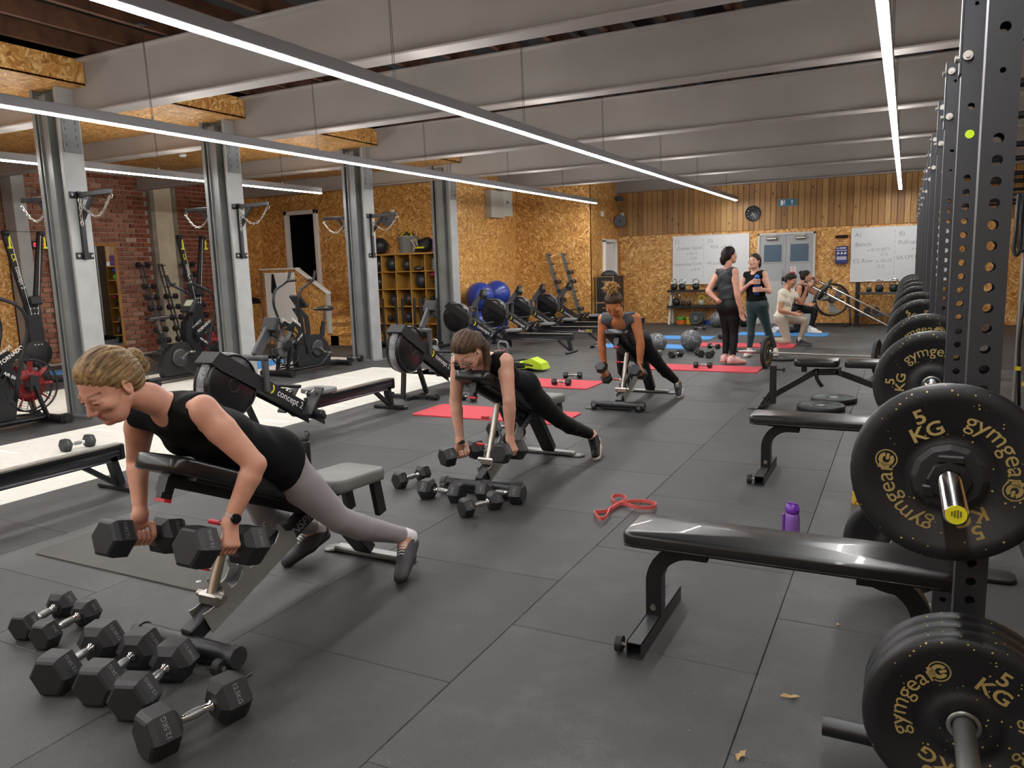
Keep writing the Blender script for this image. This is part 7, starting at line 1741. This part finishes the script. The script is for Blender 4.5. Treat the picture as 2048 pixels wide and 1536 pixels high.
    def board(xa, xb, za, zb, label, words, line):
        t = thing('whiteboard', label, 'whiteboard', ((xa+xb)/2, YB-.03, (za+zb)/2)); w, h = xb-xa, zb-za; B().box((0, 0, 0), (w, .016, h), bev=.003).obj('panel', WBM, t)
        for z in (-h/2, h/2): B().box((0, -.004, z), (w+.02, .026, .018), bev=.004).obj('frame_bar', WHITE, t)
        for x in (-w/2, w/2): B().box((x, -.004, 0), (.018, .026, h+.018), bev=.004).obj('frame_bar', WHITE, t)
        for (x, z, s, tx) in words: b = B(); text_on(b, tx, s, (-w/2+x, -.0088, h/2-z), Vector((1, 0, .03)), Z); b.obj('marker_writing', INK, t)
        for k in range(9): B().box((-w/2+line, -.0088, h/2-.1-k*.11), (.006, .001, .07)).obj('marker_line', INK, t)
    board(-5.08, -3.29, .955, 2.10, 'whiteboard with goblet squat and lunge notes above the kettlebell shelf', [(.10, .13, .11, 'C)'), (.40, .29, .115, 'Goblet Squat'), (.46, .42, .085, 'x 10-12'), (.50, .53, .085, '(3.2)'), (.36, .67, .10, 'Hamstring Curls'), (.55, .80, .085, 'x 8-15'), (.90, .14, .12, 'D)'), (1.0, .28, .11, 'RDL'), (1.28, .285, .10, 'x 8-10'), (1.05, .66, .11, 'W.Lunges')], .74)
    board(-1.10, .92, .945, 2.105, 'whiteboard with bench and pull-up notes beside the racks', [(.13, .15, .13, 'A)'), (.24, .36, .13, 'Bench'), (.55, .48, .09, 'x 8-10 @75'), (.66, .58, .08, '(3.2)'), (.24, .72, .12, 'CS Row'), (.66, .725, .10, 'x 10-12'), (.60, .84, .085, '(3.2)'), (.99, .16, .13, 'B)'), (1.20, .34, .125, 'Pull-ups /C'), (1.28, .48, .09, 'x 6-8'), (1.20, .66, .12, 'SA LM Press')], .86)
    # ---- kettlebell shelf
    t = thing('kettlebell_shelf', 'black two tier kettlebell shelf with pale legs under the whiteboard', 'shelf', (0, 0, 0))
    for z, d in ((.80, .34), (.43, .42)): B().box((-4.30, 18.42, z), (1.62, d, .05), bev=.006).obj('shelf_tray', BLACK, t)
    for x in (-5.06, -3.54):
        b = B(); b.bar((x, 18.24, 0), (x, 18.50, .80), .05, .06); b.bar((x, 18.62, 0), (x, 18.58, .8), .05, .05); b.obj('leg', plain('pale_leg', '#b7b5ae', .5), t)
    for k, x in enumerate((-4.98, -4.78, -4.45, -3.98, -3.7)): kettlebell((x, 18.40, .826), 'bright handled kettlebell on the upper shelf tier, %s from the jump box end' % ['first', 'second', 'third', 'fourth', 'fifth'][k], .9 if k < 3 else 1.05, group='upper tier kettlebells')
    for k, (x, s, col, hd, lab) in enumerate(((-4.925, 1., '#1d1d1f', None, 'black kettlebell at the end of the lower kettlebell tier'), (-4.755, .62, '#3a2a26', STEEL, 'small kettlebell with steel handle on the lower tier, next to the black one'), (-4.61, .62, '#3a2a26', STEEL, 'small kettlebell with steel handle on the lower tier, next to the yellow one'), (-4.32, .8, '#a5a88e', plain('yellow_handle', '#d9d23a', .5), 'kettlebell with a yellow handle on the lower kettlebell tier'))):
        kettlebell((x, 18.40, .456), lab, s, col, hd)
    for k, (x, col, nn, nm) in enumerate(((-4.80, '#d06a26', 3, 'orange'), (-4.80, '#4f9a3a', 2, 'green'), (-4.56, '#d8bd22', 5, 'yellow'), (-3.90, '#2a4a96', 4, 'blue'), (-4.15, '#2a4a96', 3, 'blue'))):
        z0 = 3*.036 if nm == 'green' else 0
        for q in range(nn):
            b = B(); b.lathe([(.03, -.016), (.11, -.016), (.12, -.008), (.12, .008), (.11, .016), (.03, .016)], (0, 0, 0), Z, 20, close=True); tag(b.obj('small_plate', plain('disc_'+nm, col, .5), None, (x, 18.40+(.02 if k == 4 else 0), z0+.017+q*.036)), 'small %s plate, %s from the bottom of its stack under the kettlebell shelf%s' % (nm, ['first', 'second', 'third', 'fourth', 'fifth'][q], ' end' if k == 3 else ''), 'weight plate', 'small %s plates under the shelf' % nm)
    for k in range(3): plate((-4.37+k*.02, 18.06+k*.05, .165), 'black plate leaning under the kettlebell shelf, %s' % ['frontmost', 'middle', 'rearmost'][k], 'black plates leaning under the shelf', rot=(-.25, 0, .2), style='dark', txt=False, D=.32, t=.03)
    # ---- kettlebell rack by the racks
    t = thing('kettlebell_rack', 'dark kettlebell rack beneath the whiteboard beside the racks', 'rack', (0, 0, 0))
    for x in (-.92, .55): B().box((x, 18.38, .47), (.09, .09, .94), bev=.006).obj('post', BLACK, t); B().box((x, 18.3, .02), (.09, .5, .04), bev=.006).obj('foot', BLACK, t)
    for z in (.70, .235): B().box((-.18, 18.38, z), (1.42, .34, .045), bev=.006).obj('shelf_tray', plain('tray_grey', '#3f4144', .45), t)
    for k, (x, s) in enumerate(((-.70, .62), (-.50, .92), (-.22, .98), (-.05, .75), (.14, 1.0), (.36, .95))): kettlebell((x, 18.38-(.06 if k == 4 else 0), .7235), ['short black kettlebell at the post end of the dark rack', 'dark kettlebell with steel handle on the rack, %s from the drum fan end' % ['', 'second', 'third', 'fourth', 'fifth', 'sixth'][k]][k > 0], s, '#1b2422', group='kettlebells on the dark rack' if k else None)
    for k, x in enumerate((-.72, -.55)): dumbbell('N', (x, 18.38, .323), (0, 1, 0), 'hex dumbbell on the low tier of the dark rack, %s' % ['by its post', 'away from its post'][k], 'dumbbells on the dark rack')
    # ---- drum fan
    t = thing('drum_fan', 'large black drum fan on a wheeled stand by the double door', 'fan', (-1.42, 18.02, .58)); n = Vector((.25, -1, .12)).normalized()
    B().lathe([(.34, -.16), (.352, -.15), (.352, .13), (.34, .15), (.325, .13), (.325, -.15)], (0, 0, 0), n, 40, close=True).obj('drum', BLACK, t)
    b = B()
    for q in range(1, 8): b.torus(n*.14, n, .045*q, .002, 36, 4)
    u, v, w = basis(n)
    for q in range(10): a = 2*PI*q/10; b.cyl(n*.14, n*.14+(u*math.cos(a)+v*math.sin(a))*.33, .002, n=4)
    b.obj('grille', DSTEEL, t)
    for q in range(3):
        a0 = 2*PI*q/3+.5; b = B(); vs = []
        for i in range(7):
            r_ = .07+.24*i/6; wd = .10+.34*math.sin(PI*(i+1.5)/9)
            for sgn in (-1, 1): a = a0+sgn*wd*.9+i*.06; vs.append((u*math.cos(a)+v*math.sin(a))*r_+n*(.05*sgn-.02))
        vs2 = [p-n*.006 for p in vs]; k = len(vs)
        b.add(vs+vs2, [[2*i, 2*i+1, 2*i+3, 2*i+2] for i in range(6)]+[[k+2*i+2, k+2*i+3, k+2*i+1, k+2*i] for i in range(6)]); b.obj('blade', plain('fan_blade', '#b9bab4', .4, metal=.4), t)
    B().cyl(n*-.06, n*.08, .075, n=20).obj('hub', BLACKM, t); B().box((0, .06, .0), (.5, .18, .04)).obj('motor_mount', BLACKM, t)
    b = B(); b.tube(smoothpath([(-.36, -.05, -.02), (-.40, -.05, -.54), (-.40, .25, -.54), (.40, .25, -.54), (.40, -.05, -.54), (.36, -.05, -.02)], .06), .018, 8); b.bar((-.40, -.1, -.55), (.40, -.1, -.55), .03); b.obj('stand', BLACK, t)
    for x in (-.3, .3): B().cyl((x-.02, -.1, -.545), (x+.02, -.1, -.545), .033, n=14).obj('caster', RUB, t)
    # ---- plyo boxes with a net basket on top
    PB = plain('box_black', '#1b1b1c', .5, var=.1); BE = plain('box_edge', '#b08a52', .6)
    for k in range(2):
        t = thing('plyo_box', ['black plywood jump box at the bottom of the stack', 'black plywood jump box on top of the stack'][k]+' in the passage corner', 'jump box', (-6.22, 17.32, k*.61))
        B().box((0, 0, .303), (.42, .74, .604), bev=.003).obj('shell', PB, t)
        for x in (-.21, .21): B().box((x, -.369, .303), (.012, .012, .60)).obj('ply_edge', BE, t)
        for z in (.60, .006): B().box((0, -.371, z), (.42, .010, .012)).obj('ply_edge', BE, t)
        b = B(); b.tube(smoothpath([(-.05, -.376, .50), (-.05, -.376, .47), (.05, -.376, .47), (.05, -.376, .50), (-.05, -.376, .50)], .02), .006, 6); b.obj('hand_slot', BE, t)
    b = B(); b.lathe([(.19, 0), (.185, .05), (.13, .10), (0, .125)], (0, 0, 0), Z, 20)
    for k in range(8): a = PI*k/8; b.tube([Vector((math.cos(a)*.19*math.cos(q), math.sin(a)*.19*math.cos(q), .128*math.sin(q))) for q in [PI*i/8 for i in range(9)]], .005, 4)
    tag(b.obj('net_basket', plain('net_grey', '#33353a', .6), None, (-6.2, 17.2, 1.22)), 'dark domed net on top of the jump boxes', 'net')
    # ---- straps hanging at the edge of the racks
    t = thing('strap_stand', 'slim steel stand hung with black and blue bands beyond the rack uprights', 'band stand', (.80, 7.1, 0)); B().cyl((0, 0, 0), (0, 0, 1.95), .016, n=10).obj('pole', DSTEEL, t); B().box((0, 0, .01), (.3, .3, .02)).obj('base', BLACK, t); B().bar((-.14, 0, 1.93), (.2, 0, 1.93), .02).obj('hanger', BLACK, t)
    b = B()
    for k in range(5): x = -.06+k*.03; b.tube(smoothpath([(x, -.02, 1.93), (x-.015, -.05, 1.50+.03*k), (x+.01, -.06, 1.46+.03*k), (x+.03, -.05, 1.55), (x+.01, -.02, 1.92)], .05), .014, 6)
    b.obj('black_bands', BLACKM, t); b = B(); b.box((.06, .01, 1.38), (.11, .02, .34), bev=.008); b.obj('blue_band', plain('blue_strap', '#1e4f8e', .6), t)
    for k in range(2): B().tube(smoothpath([(.02+k*.05, -.03, 1.2), (.0+k*.05, -.06, .8), (.03+k*.05, -.05, .3)], .1), .012, 6).obj('strap', BLACKM, t); B().box((.005+k*.05, -.066, .60-.12*k), (.035, .012, .03)).obj('yellow_tab', plain('tab_yellow', '#e0d020', .5), t)
place_back()
